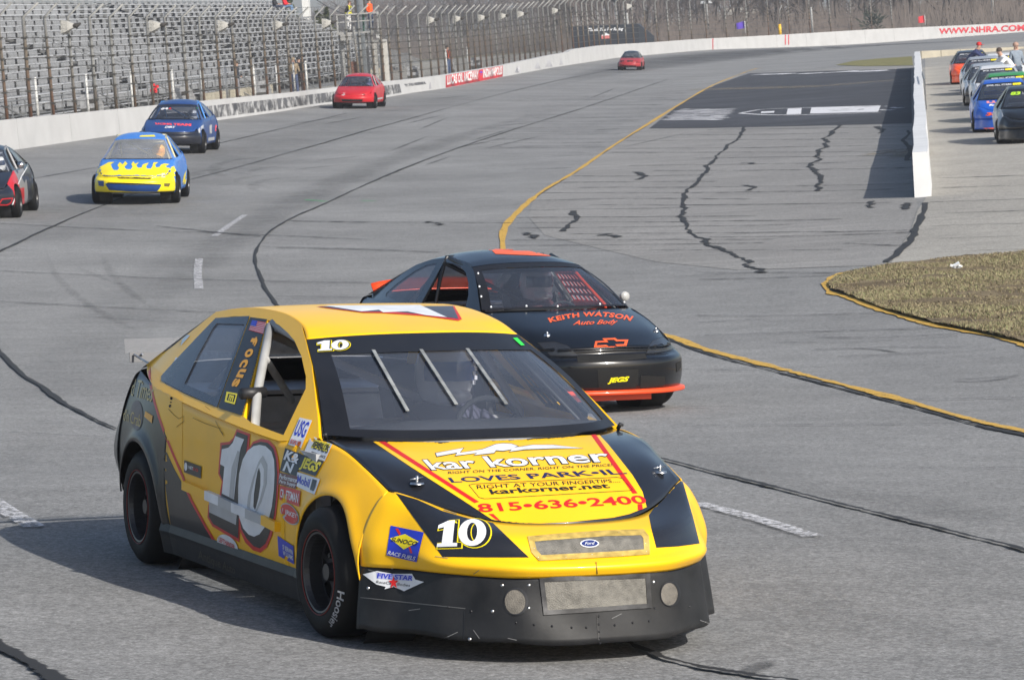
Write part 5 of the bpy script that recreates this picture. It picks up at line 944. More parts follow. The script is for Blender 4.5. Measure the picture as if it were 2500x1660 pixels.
# horn floodlights hanging from the fence tops
HW = mk('weathered_white', (.42, .41, .38), .6, var=.15); HD = mk('lamp_dark', (.05, .045, .04), .6)
hm = MB(); hm.add([(-.26, -.17, -.22), (-.20, .17, -.24), (-.16, .17, .17), (-.24, -.17, .2), (.12, -.05, -.05), (.12, .05, -.05), (.12, .05, .06), (.12, -.05, .06)], [(0, 4, 5, 1), (1, 5, 6, 2), (2, 6, 7, 3), (3, 7, 4, 0), (4, 7, 6, 5)]); HM = bpy.data.meshes.new('horn'); HM.from_pydata(hm.v, [], hm.f); HM.materials.append(HW)
dm = MB(); dm.tube([(.10, 0, 0), (.2, 0, .0), (.34, 0, .06)], [.07, .08, .03], 8); DM = bpy.data.meshes.new('driver'); DM.from_pydata(dm.v, [], dm.f); DM.materials.append(HD)
for i, u in enumerate((222, 430, 592, 722, 838, 1086, 1148, 1206, 1256, 1300, 1382, 1560)):
    p, d, nn, h = wallat(s_of_u(u)); r = E('horn_loudspeaker', (p[0]+nn[0]*.35, p[1]+nn[1]*.35, p[2]+h+2.62), -.25); ob('horn', HM, None, r); ob('driver', DM, None, r)
    tag(r, 'dull white loudspeaker horn near the top of the fence, the %s from the left' % ('first second third fourth fifth sixth seventh eighth ninth tenth eleventh twelfth'.split()[i]), 'loudspeaker', 'loudspeaker horns along the fence')

# ---- grandstand
STAND = E('grandstand'); tag(STAND, 'large grey aluminium bleacher grandstand behind the catch fence', 'grandstand')
ALS = mk('bleacher_aluminium', (.50, .51, .53), .45, metal=.15, var=.12, scale=2.); ALB = mk('bleacher_back', (.30, .305, .315), .55, metal=.1, var=.2, scale=3.); STEEL = mk('stand_steel', (.22, .225, .23), .6, metal=.4, var=.2); DARKU = mk('stand_shade', (.015, .015, .016), .9)
NR = 19
def st(k, y, dz=0.): return np.array([-16.6-.62*k+.09*(y-115)+.00045*(y-150)**2*0, y, 1.75+.262*k+dz])
yend = lambda k: 232+1.45*k; y0_ = 104
ysec = [(104, 150.5), (152.3, 192), (193.8, 262)]
def plank(name, k, a, b, wd, th, dz, dx, mat):
    m = MB(); m.bar(st(k, a, dz)+[dx, 0, 0], st(k, b, dz)+[dx, 0, 0], wd, th); return m.build(name, mat, STAND)
for k in range(NR):
    for a, b in ysec:
        b = min(b, yend(k))
        if b > a+1:
            plank('seat_plank', k, a, b, .25, .05, .43, 0, ALS); plank('foot_plank', k, a, b, .24, .035, .02, .36, ALS); 0
sm = MB().box((0, 0, 0), (.02, 1.5, .2)); SMESH = bpy.data.meshes.new('seat_back'); SMESH.from_pydata(sm.v, [], sm.f); SMESH.materials.append(ALB); cnt = []
for k in range(NR):
    for a, b in ysec:
        for y in np.arange(a+.8, min(b, yend(k))-.7, 1.87): cnt.append((k, y+(k*.61 % 1.)*1.1-.3+rng.normal(0, .06)))
def uvis(k, y): p = st(k, y); return 1250+FPX*(p-CAMO) @ Rt/((p-CAMO) @ Fw)
cnt = [c for c in cnt if uvis(*c) > -40]; cnt.sort(key=lambda c: c[1]); rest = MB()
ang = math.atan2(.996, .09)-math.pi/2
for i, (k, y) in enumerate(cnt):
    p = st(k, y, .29)+[.13, 0, 0]
    if i < 300: o = ob('seat_back', SMESH, None, STAND); o.location = p; o.rotation_euler[2] = ang
    else: rest.box(p, (.02, 1.5, .2))
o = rest.build('seat_backs_far', ALB, STAND); o['kind'] = 'stuff'
sup = MB()
for y in np.arange(106, 255, 3.1):
    kk = max([k for k in range(NR) if y < yend(k)], default=0)
    sup.bar(st(0, y, -.25), st(kk, y, -.15), .07, .12)
    for k in range(0, kk+1, 3): b = st(k, y, -.2); sup.box((b[0], b[1], b[2]/2), (.06, .06, max(.2, b[2])))
tag(sup.build('stand_frame', STEEL, STAND), kind='stuff')
u = MB(); u.add([st(0, 104, -.55)+[.6, 0, 0], st(0, 235, -.55)+[.6, 0, 0], st(NR-1, 262, -.32), st(NR-1, 104, -.32)], [(0, 1, 2, 3)]); u.build('stand_shade_sheet', DARKU, STAND)  # near-black sheet added to paint the shade seen through the seat gaps
# aisles with stair rails and front walkway rails
rail = MB()
for ya in (151.4, 192.9):
    for side_ in (-.45, .45):
        for k in range(1, 8, 2): rail.tube([st(k, ya+side_*2, 0), st(k, ya+side_*2, 1.0)], .025, 5)
        rail.tube([st(1, ya+side_*2, 1.0), st(7, ya+side_*2, 1.0)], .025, 5)
for y in np.arange(104, 236, 2.0): b = st(-1.2, y, -.5); rail.tube([b, b+[0, 0, 1.45]], .028, 5)
for z in (.45, .95): rail.tube([st(-1.2, 104, z), st(-1.2, 236, z)], .025, 5)
for y in (118, 134, 148, 166, 180, 203): rail.tube([st(-1.2, y, .95), st(-3.6, y+6, -.1)], .03, 5); rail.tube([st(-1.2, y, .5), st(-3.6, y+6, -.55)], .03, 5); rail.tube([st(-1.6, y+1.4, .95), st(-4.0, y+7.4, -.1)], .03, 5); rail.tube([st(-3.6, y+6, -.1), st(-3.6, y+6, -.9)], .03, 5); rail.tube([st(-4, y+7.4, -.1), st(-4, y+7.4, -.9)], .03, 5)
tag(rail.build('hand_rails', STEEL, STAND), kind='stuff')
cb = MB(); cb.bar(st(-2.1, 104, -.75), st(-2.1, 240, -.75), .3, .5); cb.build('concrete_curb', mk('cream_concrete', (.42, .39, .31), .85, var=.15, scale=1.5, dirt=.4, dcol=(.25, .17, .08)), STAND)
# cream block walls under the stand near the stairs
MB().bar(st(-1.5, 158, -.2), st(-1.5, 176, -.2), .3, 1.2).build('block_wall', MATS['cream_concrete'], STAND); MB().bar(st(-1.5, 205, -.2), st(-1.5, 222, -.2), .3, 1.2).build('block_wall', MATS['cream_concrete'], STAND)
# grey barrels and loudspeaker cabinets standing behind the wall
def behind(u, off, dz=0.): p, d, nn, h = wallat(s_of_u(u)); return np.array([p[0]+nn[0]*off, p[1]+nn[1]*off, p[2]+h-.22+dz]), d, nn
BARM = mk('grey_barrel', (.095, .105, .125), .55, var=.12)
for u, off, sc_l, lb in ((108, 1.6, 1.0, 'large ribbed grey barrel behind the wall at the left end of the fence'), (414, 2.6, .8, 'smaller grey barrel beside the stair foot near the second speaker box')):
    p, d, nn = behind(u, off); b = E('barrel', p); bm_ = MB().lathe([(0, .001), (0, .27), (.25, .285), (.27, .295), (.30, .287), (.6, .30), (.62, .312), (.65, .302), (.95, .31), (1.0, .335), (1.03, .335), (1.02, .30), (.98, .29), (.97, .001)], 24, 'z'); bm_.v = [(a*sc_l, b_*sc_l, c*sc_l) for a, b_, c in bm_.v]; bm_.build('drum', BARM, b, True)
    MB().tube([(.33*sc_l*math.cos(t), .33*sc_l*math.sin(t), 1.015*sc_l) for t in np.linspace(0, 6.283, 25)], .02, 6, False).build('rim', BARM, b, True); tag(b, lb, 'barrel', 'grey barrels behind the wall')
CABM = mk('cabinet_grey', (.33, .33, .33), .6, var=.2, scale=6)
for i, (u, off) in enumerate(((342, 1.5), (556, 1.5), (737, 1.5), (1090, 1.5), (1172, 1.5), (1233, 1.5))):
    p, d, nn = behind(u, off); r = E('speaker_cabinet', p, math.atan2(d[1], d[0])); c = MB(); c.box((0, 0, .33), (.85, .55, .5), np.array([[.89, 0, .45], [0, 1, 0], [-.45, 0, .89]])); c.build('cabinet', CABM, r)
    c = MB(); c.box((-.36, -.1, .5), (.06, .22, .16), np.array([[.89, 0, .45], [0, 1, 0], [-.45, 0, .89]])); c.box((-.33, .16, .42), (.06, .16, .14), np.array([[.89, 0, .45], [0, 1, 0], [-.45, 0, .89]])); c.build('grille', HD, r)
    c = MB(); c.box((.1, 0, .06), (.6, .4, .12)); c.build('base', HD, r)
    tag(r, 'tilted grey box on the ground behind the wall, %s from the left' % ('first second third fourth fifth sixth'.split()[i]), 'cabinet', 'tilted grey boxes behind the wall')

# ---- flag stand
fp, fd, fn = behind(972, 1.6); FSR = 0.
fs = E('flag_stand', fp, FSR); tag(fs, 'grey steel flag stand tower with railed platform above the fence', 'tower')
GS = mk('flagstand_grey', (.34, .34, .33), .6, var=.12, scale=3., dirt=.3, dcol=(.2, .12, .07))
def fat(u): return (u-972)/FPX*172*1.0      # offset across the stand from its photo position
for u, wd_, h_ in ((932, .22, 2.5), (950, .07, 2.4), (993, .1, 2.4), (1003, .07, 2.4), (1024, .08, 2.45)): MB().box((fat(u)*1.0, 0, h_/2), (wd_, .2, h_)).build('column', GS, fs)
for u, h_, wd_ in ((1013, 1.95, .16), (1037, 1.95, .2)): MB().box((fat(u), -.5, h_/2), (wd_, .2, h_)).build('pier', mk('pier_white', (.42, .41, .38), .7), fs)
MB().box((fat(1025), -.5, 2.0), (.62, .3, .1)).build('shelf', GS, fs)
MB().box((fat(976), .1, 2.42), (2.0, 1.1, .08)).build('platform', GS, fs); MB().box((fat(945), -.1, 2.25), (.5, .9, .25)).build('fascia', GS, fs)
for u in (927, 1024):
    for y in (-.4, .6): MB().box((fat(u), y, 2.85), (.07, .07, .85)).build('rail_post', GS, fs)
for z in (2.92, 3.24):
    for y in (-.4, .6): MB().bar((fat(925), y, z), (fat(1026), y, z), .05, .05).build('rail', GS, fs)
    for u in (927, 1024): MB().bar((fat(u), -.4, z), (fat(u), .6, z), .05, .05).build('rail', GS, fs)
for u in (950, 970): MB().tube([(fat(u), -.45, 0), (fat(u)-.1, -.45, 2.7)], .05, 8).build('rusty_pole', RUST, fs)
MB().box((fat(960), -.2, .85), (.28, .25, .65)).build('rusty_tank', mk('rust_paint', (.2, .09, .06), .8, var=.3), fs)
MB().box((fat(1022), -.3, 2.25), (.18, .06, .26)).build('notice_board', WPOST, fs)
MB().tube([(fat(988), -.2, 2.45), (fat(990), -.2, 3.25)], [.04, .06], 8).build('rolled_flag', mk('dark_green_cloth', (.015, .07, .05), .8), fs)
# light mast
mp = at_depth(893, 200, 190); mast = E('light_mast', (mp[0], mp[1], .4)); MB().tube([(0, 0, 0), (0, 0, 26)], [.28, .2], 12).build('pole', mk('mast_steel', (.40, .44, .48), .4, metal=.5), mast, True)
MB().box((0, 0, 4.6), (.55, .4, .9)).build('control_box', HD, mast); tag(mast, 'tall pale blue grey light mast rising behind the fence left of the flag stand', 'mast')
# ================================================================ people
def person(name, label, loc, rz, pose='stand', shirt=(.1, .1, .12), pants=(.05, .06, .1), skin=(.45, .27, .2), hair=(.05, .035, .025), cat='person', group=None, hat=None, scale=1., bands=None, M=None, lod=2, tilt=0.):
    """one continuous skinned body posed by joints (faces -y), with head features and hair or hat as children"""
    z0 = {'stand': .95, 'lean': .93, 'sit': .5, 'drive': .30, 'bend': .93}[pose]
    J = {}
    def j(n, x, y, z, r): J[n] = ((x, y, z), r)
    by = {'lean': -.12, 'bend': -.42, 'drive': .14}.get(pose, 0.); ch = {'bend': .28}.get(pose, .36)
    j('pel', 0, 0, z0, .15); j('waist', 0, by*.25, z0+.18, .135); j('chest', 0, by*.7, z0+ch, .165); j('neck', 0, by*1.0, z0+ch+.19, .065); j('head', 0, by*1.12-.02, z0+ch+.30, .088); j('crown', 0, by*1.15, z0+ch+.40, .078)
    for s_, n in ((1, 'l'), (-1, 'r')):
        j('sh'+n, s_*.185, by*.85, z0+ch+.10, .075)
        if pose == 'drive': j('el'+n, s_*.27, -.2, z0+.22, .052); j('wr'+n, s_*.16, -.42, z0+.40, .038); j('ha'+n, s_*.14, -.49, z0+.44, .045)
        elif pose == 'sit': j('el'+n, s_*.25, -.08, z0+.20, .05); j('wr'+n, s_*.15, -.30, z0+.16, .036); j('ha'+n, s_*.12, -.38, z0+.14, .042)
        elif pose == 'bend': j('el'+n, s_*.24, by-.25, z0+.12, .05); j('wr'+n, s_*.2, by-.42, z0+.02, .036); j('ha'+n, s_*.18, by-.5, z0, .042)
        else: j('el'+n, s_*.25, .03, z0+.16, .05); j('wr'+n, s_*.2, -.16, z0+.06, .036); j('ha'+n, s_*.17, -.24, z0+.04, .042)
        if pose in ('sit', 'drive'): j('hip'+n, s_*.1, -.02, z0-.02, .1); j('kn'+n, s_*.14, -.46, z0+.04, .07); j('an'+n, s_*.14, -.52, .09 if pose == 'sit' else z0-.12, .05); j('fo'+n, s_*.14, -.68, .05 if pose == 'sit' else z0-.06, .045)
        else: j('hip'+n, s_*.1, 0, z0-.06, .1); j('kn'+n, s_*.12, -.03, z0-.48, .068); j('an'+n, s_*.12, .03, .09, .05); j('fo'+n, s_*.13, -.13, .045, .045)
    Ed = [('pel', 'waist'), ('waist', 'chest'), ('chest', 'neck'), ('neck', 'head'), ('head', 'crown')]
    for n in 'lr': Ed += [('chest', 'sh'+n), ('sh'+n, 'el'+n), ('el'+n, 'wr'+n), ('wr'+n, 'ha'+n), ('pel', 'hip'+n), ('hip'+n, 'kn'+n), ('kn'+n, 'an'+n), ('an'+n, 'fo'+n)]
    nm = list(J); me = bpy.data.meshes.new('skel'); me.from_pydata([J[n][0] for n in nm], [(nm.index(a), nm.index(b)) for a, b in Ed], []); o = bpy.data.objects.new('skel', me); COL.objects.link(o)
    md = o.modifiers.new('s', 'SKIN'); o.modifiers.new('u', 'SUBSURF').levels = lod
    for i, n in enumerate(nm): me.skin_vertices[0].data[i].radius = (J[n][1], J[n][1])
    me.skin_vertices[0].data[0].use_root = True; dg = bpy.context.evaluated_depsgraph_get(); dg.update()
    body = bpy.data.meshes.new_from_object(o.evaluated_get(dg)); bpy.data.objects.remove(o); bpy.data.meshes.remove(me); body.materials.clear()
    cn = lambda c: '%03d%03d%03d' % tuple(int(v*500) for v in c)
    mats = [mk('cloth_'+cn(shirt), shirt, .85, var=.15, scale=8), mk('cloth_'+cn(pants), pants, .85, var=.15, scale=8), mk('skin_'+cn(skin), skin, .55), mk('shoe', (.02, .02, .02), .6)]
    if bands: mats.append(mk('cloth_'+cn(bands), bands, .8))
    for m_ in mats: body.materials.append(m_)
    segs = []
    for a, b in Ed:
        c = 2 if b in ('head', 'crown') or b[:2] == 'ha' else 1 if b[:2] in ('kn', 'an') or b[:3] == 'hip' else 3 if b[:2] == 'fo' else 0
        segs.append((np.array(J[a][0]), np.array(J[b][0]), c))
    A = np.array([s_[0] for s_ in segs]); B = np.array([s_[1] for s_ in segs]); Cc = [s_[2] for s_ in segs]; AB = B-A; LL = (AB**2).sum(1)
    for f in body.polygons:
        c = np.array(f.center); t = np.clip(((c-A)*AB).sum(1)/LL, 0, 1); dd = np.linalg.norm(A+AB*t[:, None]-c, axis=1); i = int(dd.argmin()); f.material_index = Cc[i]
        if bands and Cc[i] == 0 and (abs(abs(c[0])-.09) < .035 and c[2] > z0+.05 or abs(c[2]-z0-.12) < .03): f.material_index = 4
    body.shade_smooth(); r = E(name, loc, rz)
    if M is not None: r.matrix_world = M
    r.scale = (scale,)*3
    ob('body', body, None, r); hx, hy, hz = J['head'][0]
    if hat == 'helmet': pass
    else:
        hm_ = MB(); hm_.lathe([(.0, .098), (.05, .1), (.09, .085), (.12, .05), (.13, .002)], 14, 'z', (hx, hy+.015, hz+.035)); hm_.build('hair' if hat is None else 'cap', mk('hair_'+cn(hair), hair, .8) if hat is None else mk('cap_'+cn(hat), hat, .7), r, True)
        if hat is not None: MB().box((hx, hy-.12, hz+.045), (.13, .11, .012)).build('cap_brim', mk('cap_'+cn(hat), hat, .7), r)
        MB().tube([(hx, hy-.085, hz+.03), (hx, hy-.11, hz-.005), (hx, hy-.085, hz-.012)], [.008, .014, .01], 6).build('nose', mats[2], r, True)
        ey = MB()
        for s_ in (-1, 1): ey.tube([(hx+s_*.032, hy-.08, hz+.028), (hx+s_*.032, hy-.092, hz+.028)], .009, 6)
        ey.build('eyes', mk('eye_dark', (.02, .015, .01), .3), r); MB().box((hx, hy-.083, hz-.04), (.045, .012, .008)).build('mouth', mk('lip', (.3, .12, .1), .5), r)
    tag(r, label, cat, group); r['head'] = (hx, hy, hz); return r
def helmet(r, col, visor=(.02, .03, .06), stripe=None, s=1.):
    hx, hy, hz = r['head']; m = MB(); m.lathe([(-.15, .085), (-.12, .118), (-.05, .138), (.03, .142), (.09, .125), (.13, .085), (.15, .002)], 24, 'z', (hx, hy, hz+.02)); m.v = [(x, hy+(y-hy)*1.12, z) for x, y, z in m.v]
    m.build('helmet', mk('helmet_%d' % int(sum(col)*1e4), col, .25, coat=.5), r, True); v = MB()
    V = []; 
    for i, a in enumerate(np.linspace(-1.1, 1.1, 15)):
        for z, rr in ((-.03, .146), (.02, .150), (.065, .142)): V.append((hx+rr*math.sin(a), hy-rr*1.13*math.cos(a), hz+.02+z))
    mesh('visor', V, gridfaces(15, 3), mk('visor_%d' % int(sum(visor)*1e4), visor, .12, coat=.3), r, True)
    c = MB(); c.tube([(hx-.07, hy-.12, hz-.09), (hx, hy-.165, hz-.085), (hx+.07, hy-.12, hz-.09)], .035, 8); c.build('chin_bar', mk('helmet_%d' % int(sum(col)*1e4), col, .25, coat=.5), r, True)
    if stripe:
        b = MB()
        for i in range(5):
            for q in range(2):
                if (i+q) % 2 == 0: b.box((hx+.105+.014*q, hy-.125+.012*q, hz-.02+i*.022), (.014, .02, .02))
        b.build('visor_checks', mk('check_white', (.7, .7, .75), .4), r)
def driver(car, label, suit, hcol, visor=(.02, .03, .06), stripe=None):
    M = car.M @ Matrix.Translation((.34, car.sp['wst'][-1][1]+.36, .02)); r = person('person', label, (0, 0, 0), 0, 'drive', suit, suit, (.03, .03, .03), group='race drivers', hat='helmet', M=M); r.scale = (.96,)*3; helmet(r, hcol, visor, stripe); return r
# ================================================================ the other cars on the track
yd = driver(yc, 'driver in dark suit and black and white helmet in the yellow number 10 car', (.07, .07, .11), (.62, .63, .66), (.03, .06, .22), True)
NETM = mk('window_net_black', (.02, .02, .022), .8)
def net(car, mat, b0, b1, t0, t1, z0, z1, nv=7, nh=5):
    m = MB(); P = lambda s_, t: (lambda y, z: np.array([car.Xg(y, z)-.03, y, z]))((b0+(b1-b0)*s_)*(1-t)+(t0+(t1-t0)*s_)*t, z0+(z1-z0)*t)
    for q in np.linspace(0, 1, nv): m.bar(P(q, 0), P(q, 1), .026, .004, (1, 0, 0))
    for q in np.linspace(0, 1, nh): m.bar(P(0, q), P(1, q), .004, .026, (0, 0, 1))
    m.build('window_net', mat, car.root)
net(yc, NETM, .90, 1.5, 1.28, 1.62, .82, 1.13)
def placed(u, v, yaw, scale=1., lift=0.): p = gpt(u, v); M = np.array(ground_pose(p[0], p[1], R_(yaw))); M[2, 3] += lift; M[:3, :3] *= scale; return M.tolist()
BG = paint('gloss_black', (.004, .0045, .006), .0, .55, .25, bump=.03); ORG = paint('orange', hexc('#e8481c'), .0); MATB = mk('matt_black', (.006, .006, .006), .9)
bk = Car(SPEC_B, placed(1408.2, 996.6, 24.9, .926), 'race_car', 'glossy black coupe with orange trim and orange body shop lettering on the hood', 'race car', 'race cars on the track',
   dict(hood=BG, nose=BG, deck=BG, fron=BG, door=BG, quar=BG, cabin=BG, roof=BG, band=BKV, bandw=(.13, .06, .03), cage=CAGEB, int=INT, door_in=ORG, steer=.08), 1.).build()
BX = bk.px(); k1 = crop(900, 580, 2.9525); kK = crop(1380, 780, 6.534); bH = [bk.hood]; bN = [bk.nose]; OV = mk('orange_vinyl_red', hexc('#f0602c'), .4)
V, T = text2d('KEITH WATSON', 0, .035, 1.1); V, T = subdiv([(p[0], p[1]*.08, 0) for p in V], T, .05)
bk.decal('hood_lettering', [k1((1310+575*p[0]+(p[1]/.08)*(-20+45*p[0]), 642-72*math.sin(math.pi*(.12+.70*p[0]))+18*p[0]*0-33*p[1]/.08))[0] for p in V], T, BX, OV, .003, bH)
bk.txt('hood_lettering', 'Auto Body', k1((1470, 642), (1788, 632), (1800, 592), (1478, 600)), BX, OV, .003, bH, .3, .015)
bow = [(480, 350), (636, 346), (596, 318), (598, 306), (796, 298), (832, 326), (1006, 325), (975, 425), (838, 430), (872, 458), (670, 466), (640, 440), (458, 452)]; inn = [(512, 372), (690, 365), (652, 330), (776, 325), (814, 353), (950, 350), (938, 397), (795, 402), (828, 432), (690, 436), (655, 410), (500, 418)]
bk.poly('bow_tie_emblem', kK(*bow), BX, OV, .003, bH+bN, 12, [kK(*inn)])
bk.poly('grille_slot', kK((190, 600), (250, 578), (800, 566), (1275, 548), (1300, 622), (1000, 650), (600, 676), (195, 690)), BX, MATB, .003, bN, 8)
bk.poly('bumper_opening', kK((515, 800), (1165, 790), (1165, 1010), (1120, 1085), (600, 1108), (530, 1070)), BX, MATB, .003, bN, 8); bk.poly('bumper_opening', kK((1200, 890), (1590, 905), (1590, 1035), (1540, 1058), (1195, 1092)), BX, MATB, .003, bN, 8); bk.poly('bumper_opening', kK((1765, 700), (1840, 670), (1845, 760), (1775, 845)), BX, MATB, .003, bN, 8)
bk.txt('bumper_lettering', 'JEGS', kK((672, 1028), (990, 1006), (1024, 902), (690, 930)), BX, YLV, .005, bN, .15, .05)
HLM = mk('headlight_cover', (.02, .021, .024), .25, coat=.4); hl = [(1290, 548), (1330, 430), (1400, 345), (1530, 295), (1640, 288), (1715, 350), (1735, 450), (1680, 488), (1500, 526)]; bk.poly('headlight_cover', kK(*hl), BX, HLM, .004, bH+bN, 10); bk.poly('headlight_gap', kK(*offpoly(hl, 7)), BX, MATB, .0025, bH+bN, 10)
hl2 = [(1222, 762), (1340, 757), (1430, 782), (1490, 832), (1520, 858), (1310, 850)]; bk.poly('headlight_cover', k1(*hl2), BX, HLM, .004, bH+bN, 8); bk.poly('headlight_gap', k1(*offpoly(hl2, 4)), BX, MATB, .0025, bH+bN, 8)
bk.poly('green_tape', k1((1556, 195), (1578, 193), (1602, 220), (1582, 222)), BX, GRV, .006, [bk.ws], 10)
for q in (((885, 92), (1290, 103), (1338, 137), (915, 120)), ((815, 78), (1010, 74), (1045, 92), (880, 95)), ((1110, 74), (1220, 73), (1290, 100), (1200, 99))): bk.poly('roof_number', k1(*q), BX, OV, .003, [bk.roof], 6)
sp2 = np.array(SPEC_B['nose'][-1]); sp2 = np.concatenate([sp2[::-1]*[-1, 1, 1], sp2[1:]]); m = MB()
sps = spl(np.arange(len(sp2)), sp2)(np.linspace(0, len(sp2)-1, 40)); dirn = sps[:, :2]-np.array([0, .3]); dirn /= np.linalg.norm(dirn, axis=1)[:, None]
Vs = []
for p, d in zip(sps, dirn):
    for a, z in ((-.05, .165), (.045, .162), (.05, .175), (.045, .196), (-.02, .205)): Vs.append((p[0]+d[0]*a, p[1]+d[1]*a, z))
mesh('front_splitter', Vs, gridfaces(40, 5), ORG, bk.root, True)
MB().box((-.1, -.72, .135), (.9, .02, .06)).build('air_dam', ORG, bk.root)
bvw = bk.make_bvh([bk.ws])[0]; rv = MB()
for (x, y) in ((775, 198), (977, 176), (1185, 170), (1378, 168), (1550, 180), (787, 263), (796, 358), (809, 430), (1622, 243), (1695, 313), (1770, 395), (880, 505), (1135, 498), (1360, 500), (1665, 484), (1840, 470)):
    o, d = BX(*k1((x, y))[0]); h = bvw.ray_cast(Vector(o), Vector(d).normalized())
    if h[0] is not None: rv.lathe([(.012, .001), (.008, .008), (-.004, .009)], 8, 'z', tuple(h[0]+Vector((0, -.006, .004))))
o = rv.build('windshield_fasteners', WHP, bk.root, True); o['kind'] = 'stuff'
for x, y in ((1287, 703), (2070, 670)):
    o, d = BX(*k1((x, y))[0]); h = bk.make_bvh(bH)[0].ray_cast(Vector(o), Vector(d).normalized())
    if h[0] is not None: c = h[0]; p = MB(); p.lathe([(.012, .001), (.010, .026), (-.01, .03)], 16, 'z', tuple(c)); p.tube([c, c+Vector((0, 0, .03))], .008, 6); p.build('hood_pin', CHROME, bk.root, True)
mr = MB(); mr.lathe([(-.09, .002), (-.07, .05), (-.02, .07), (.03, .065), (.035, .002)], 14, 'z', (0, 0, 0)); mo = mr.build('mirror', mk('mirror_white', (.42, .42, .41), .3), bk.root, True); mo.location = (.79, .62, .93); mo.rotation_euler = (R_(90), 0, 0); mo.scale = (.62, .62, .62)
n_ = 16; sv = []
for x in np.linspace(-.62, .62, n_):
    for y, z in ((2.98, .945), (3.05, .985), (3.09, 1.03), (3.11, 1.06)): sv.append((x, y+.06*(1-(x/.62)**2)-.06, z-.04*(abs(x)/.62)**3))
o = mesh('rear_spoiler', sv, gridfaces(n_, 4), ORG, bk.root, True); o.modifiers.new('t', 'SOLIDIFY').thickness = .01
net(bk, mk('window_net_red', (.55, .07, .05), .8), .80, 1.5, 1.12, 1.55, .87, 1.19, 8, 6)
t = MB(); t.tube([(.62, .5, .5), (.60, .62, .86), (.48, 1.02, 1.17), (.44, 1.5, 1.2)], .024); t.tube([(.40, 1.55, .3), (.42, 1.55, 1.2)], .026); t.build('cage_bar', ORG, bk.root, True)
for sg in (-1, 1): MB().box((sg*.70, 1.3, .72), (.02, 1.5, .30)).build('door_lining', ORG, bk.root)
driver(bk, 'driver in white and grey helmet inside the glossy black coupe', (.09, .02, .02), (.8, .8, .78), (.05, .05, .06))

def simple(u, v, yaw, label, paints, scale=1., lod=.6, spec=SPEC_C, group='race cars on the track', extra={}):
    d = dict(hood=paints[0], nose=paints[1], deck=paints[3], fron=paints[2], door=paints[2], quar=paints[3], cabin=paints[4], roof=paints[4], skirt=paints[1], cage=CAGE); d.update(extra)
    return Car(spec, placed(u, v, yaw, scale, spec.get('lift', 0.)), 'race_car', label, 'race car', group, d, lod).build()
BLU = paint('sky_blue', hexc('#3a78c8')); LEM = paint('lemon', hexc('#eed816')); DBL = paint('deep_blue', (.012, .05, .19)); RED = paint('red', (.46, .012, .018)); RED2 = paint('faded_red', (.34, .028, .034)); NAVY = paint('blue_black', (.012, .014, .022), coat=.5)
k2 = crop(0, 200, 3.9367); k4 = crop(500, 0, 3.9367); kc5 = crop(1000, 0, 3.3743)
fl_ = simple(333.9, 496.4, .5, 'blue and yellow coupe with painted flames across the hood', [BLU, LEM, BLU, BLU, BLU], .998, .8, extra=dict(cage=mk('cage_cream', (.55, .5, .3), .5), glass=glass('brightened_windscreen', (.9, .92, .95), .8, .28, (.55, .57, .6)))); FX = fl_.px()  # pale windscreen film painted in place of light seen through the cabin
flame = [(1000, 915), (930, 880), (940, 830), (990, 805), (1045, 775), (1100, 772), (1065, 795), (1075, 825), (1092, 850), (1130, 852), (1145, 830), (1130, 805), (1150, 775), (1180, 795), (1205, 765), (1225, 790), (1195, 820), (1212, 842), (1255, 845), (1275, 820), (1262, 795), (1280, 768), (1300, 790), (1335, 775), (1310, 805), (1325, 828), (1360, 828), (1370, 800), (1390, 790), (1430, 780), (1405, 815), (1410, 835), (1450, 838), (1465, 815), (1475, 778), (1520, 775), (1490, 800), (1500, 825), (1535, 822), (1545, 800), (1580, 788), (1630, 795), (1590, 812), (1610, 830), (1640, 825), (1670, 810), (1690, 850), (1680, 910), (1500, 925), (1300, 925)]
fl_.poly('flame_paint', k2(*flame), FX, LEM, .004, [fl_.hood, fl_.nose, fl_.sides['front_fender', 1], fl_.sides['front_fender', -1]], 5)
for q, m_ in ((((1010, 978), (1280, 992), (1552, 992), (1530, 1030), (1505, 1056), (1275, 1056), (1050, 1040)), DBL), (((940, 950), (1000, 952), (1000, 1006), (950, 1000)), DBL), (((1040, 968), (1280, 974), (1540, 985), (1550, 992), (1280, 990), (1020, 980)), MATB), (((1120, 914), (1470, 920), (1440, 938), (1145, 932)), MATB), (((1575, 976), (1640, 975), (1622, 1010), (1578, 1006)), mk('mesh_olive', (.12, .1, .02), .7))): fl_.poly('nose_paint', k2(*q), FX, m_, .004, [fl_.nose, fl_.hood], 5)
fl_.poly('headlight', k2((1480, 915), (1560, 880), (1595, 872), (1585, 920)), FX, mk('pale_lens', (.8, .78, .6), .2), .004, [fl_.nose, fl_.hood], 5); fl_.poly('roof_number', k2((1350, 518), (1480, 512), (1495, 530), (1340, 532)), FX, LEM, .004, [fl_.roof], 5); fl_.poly('side_flame', k2((1755, 960), (1765, 900), (1790, 850), (1775, 960), (1790, 900), (1800, 940), (1790, 985), (1758, 990)), FX, LEM, .004, None, 5); fl_.poly('green_tape', k2((1620, 580), (1632, 578), (1634, 596), (1622, 598)), FX, GRV, .005, [fl_.ws], 6)
driver(fl_, 'driver in yellow helmet and dark suit in the blue car with flames', (.03, .03, .05), hexc('#d89a10'), hexc('#c07a10'))
db = simple(421.3, 374.8, -3.6, 'dark blue coupe with black nose and red side number near the wall', [DBL, NAVY, DBL, DBL, DBL], 1.036, .7, extra=dict(cage=mk('cage_blue', hexc('#3f86d0'), .5), band=NAVY, bandw=(.2, .04, .02))); DX = db.px()
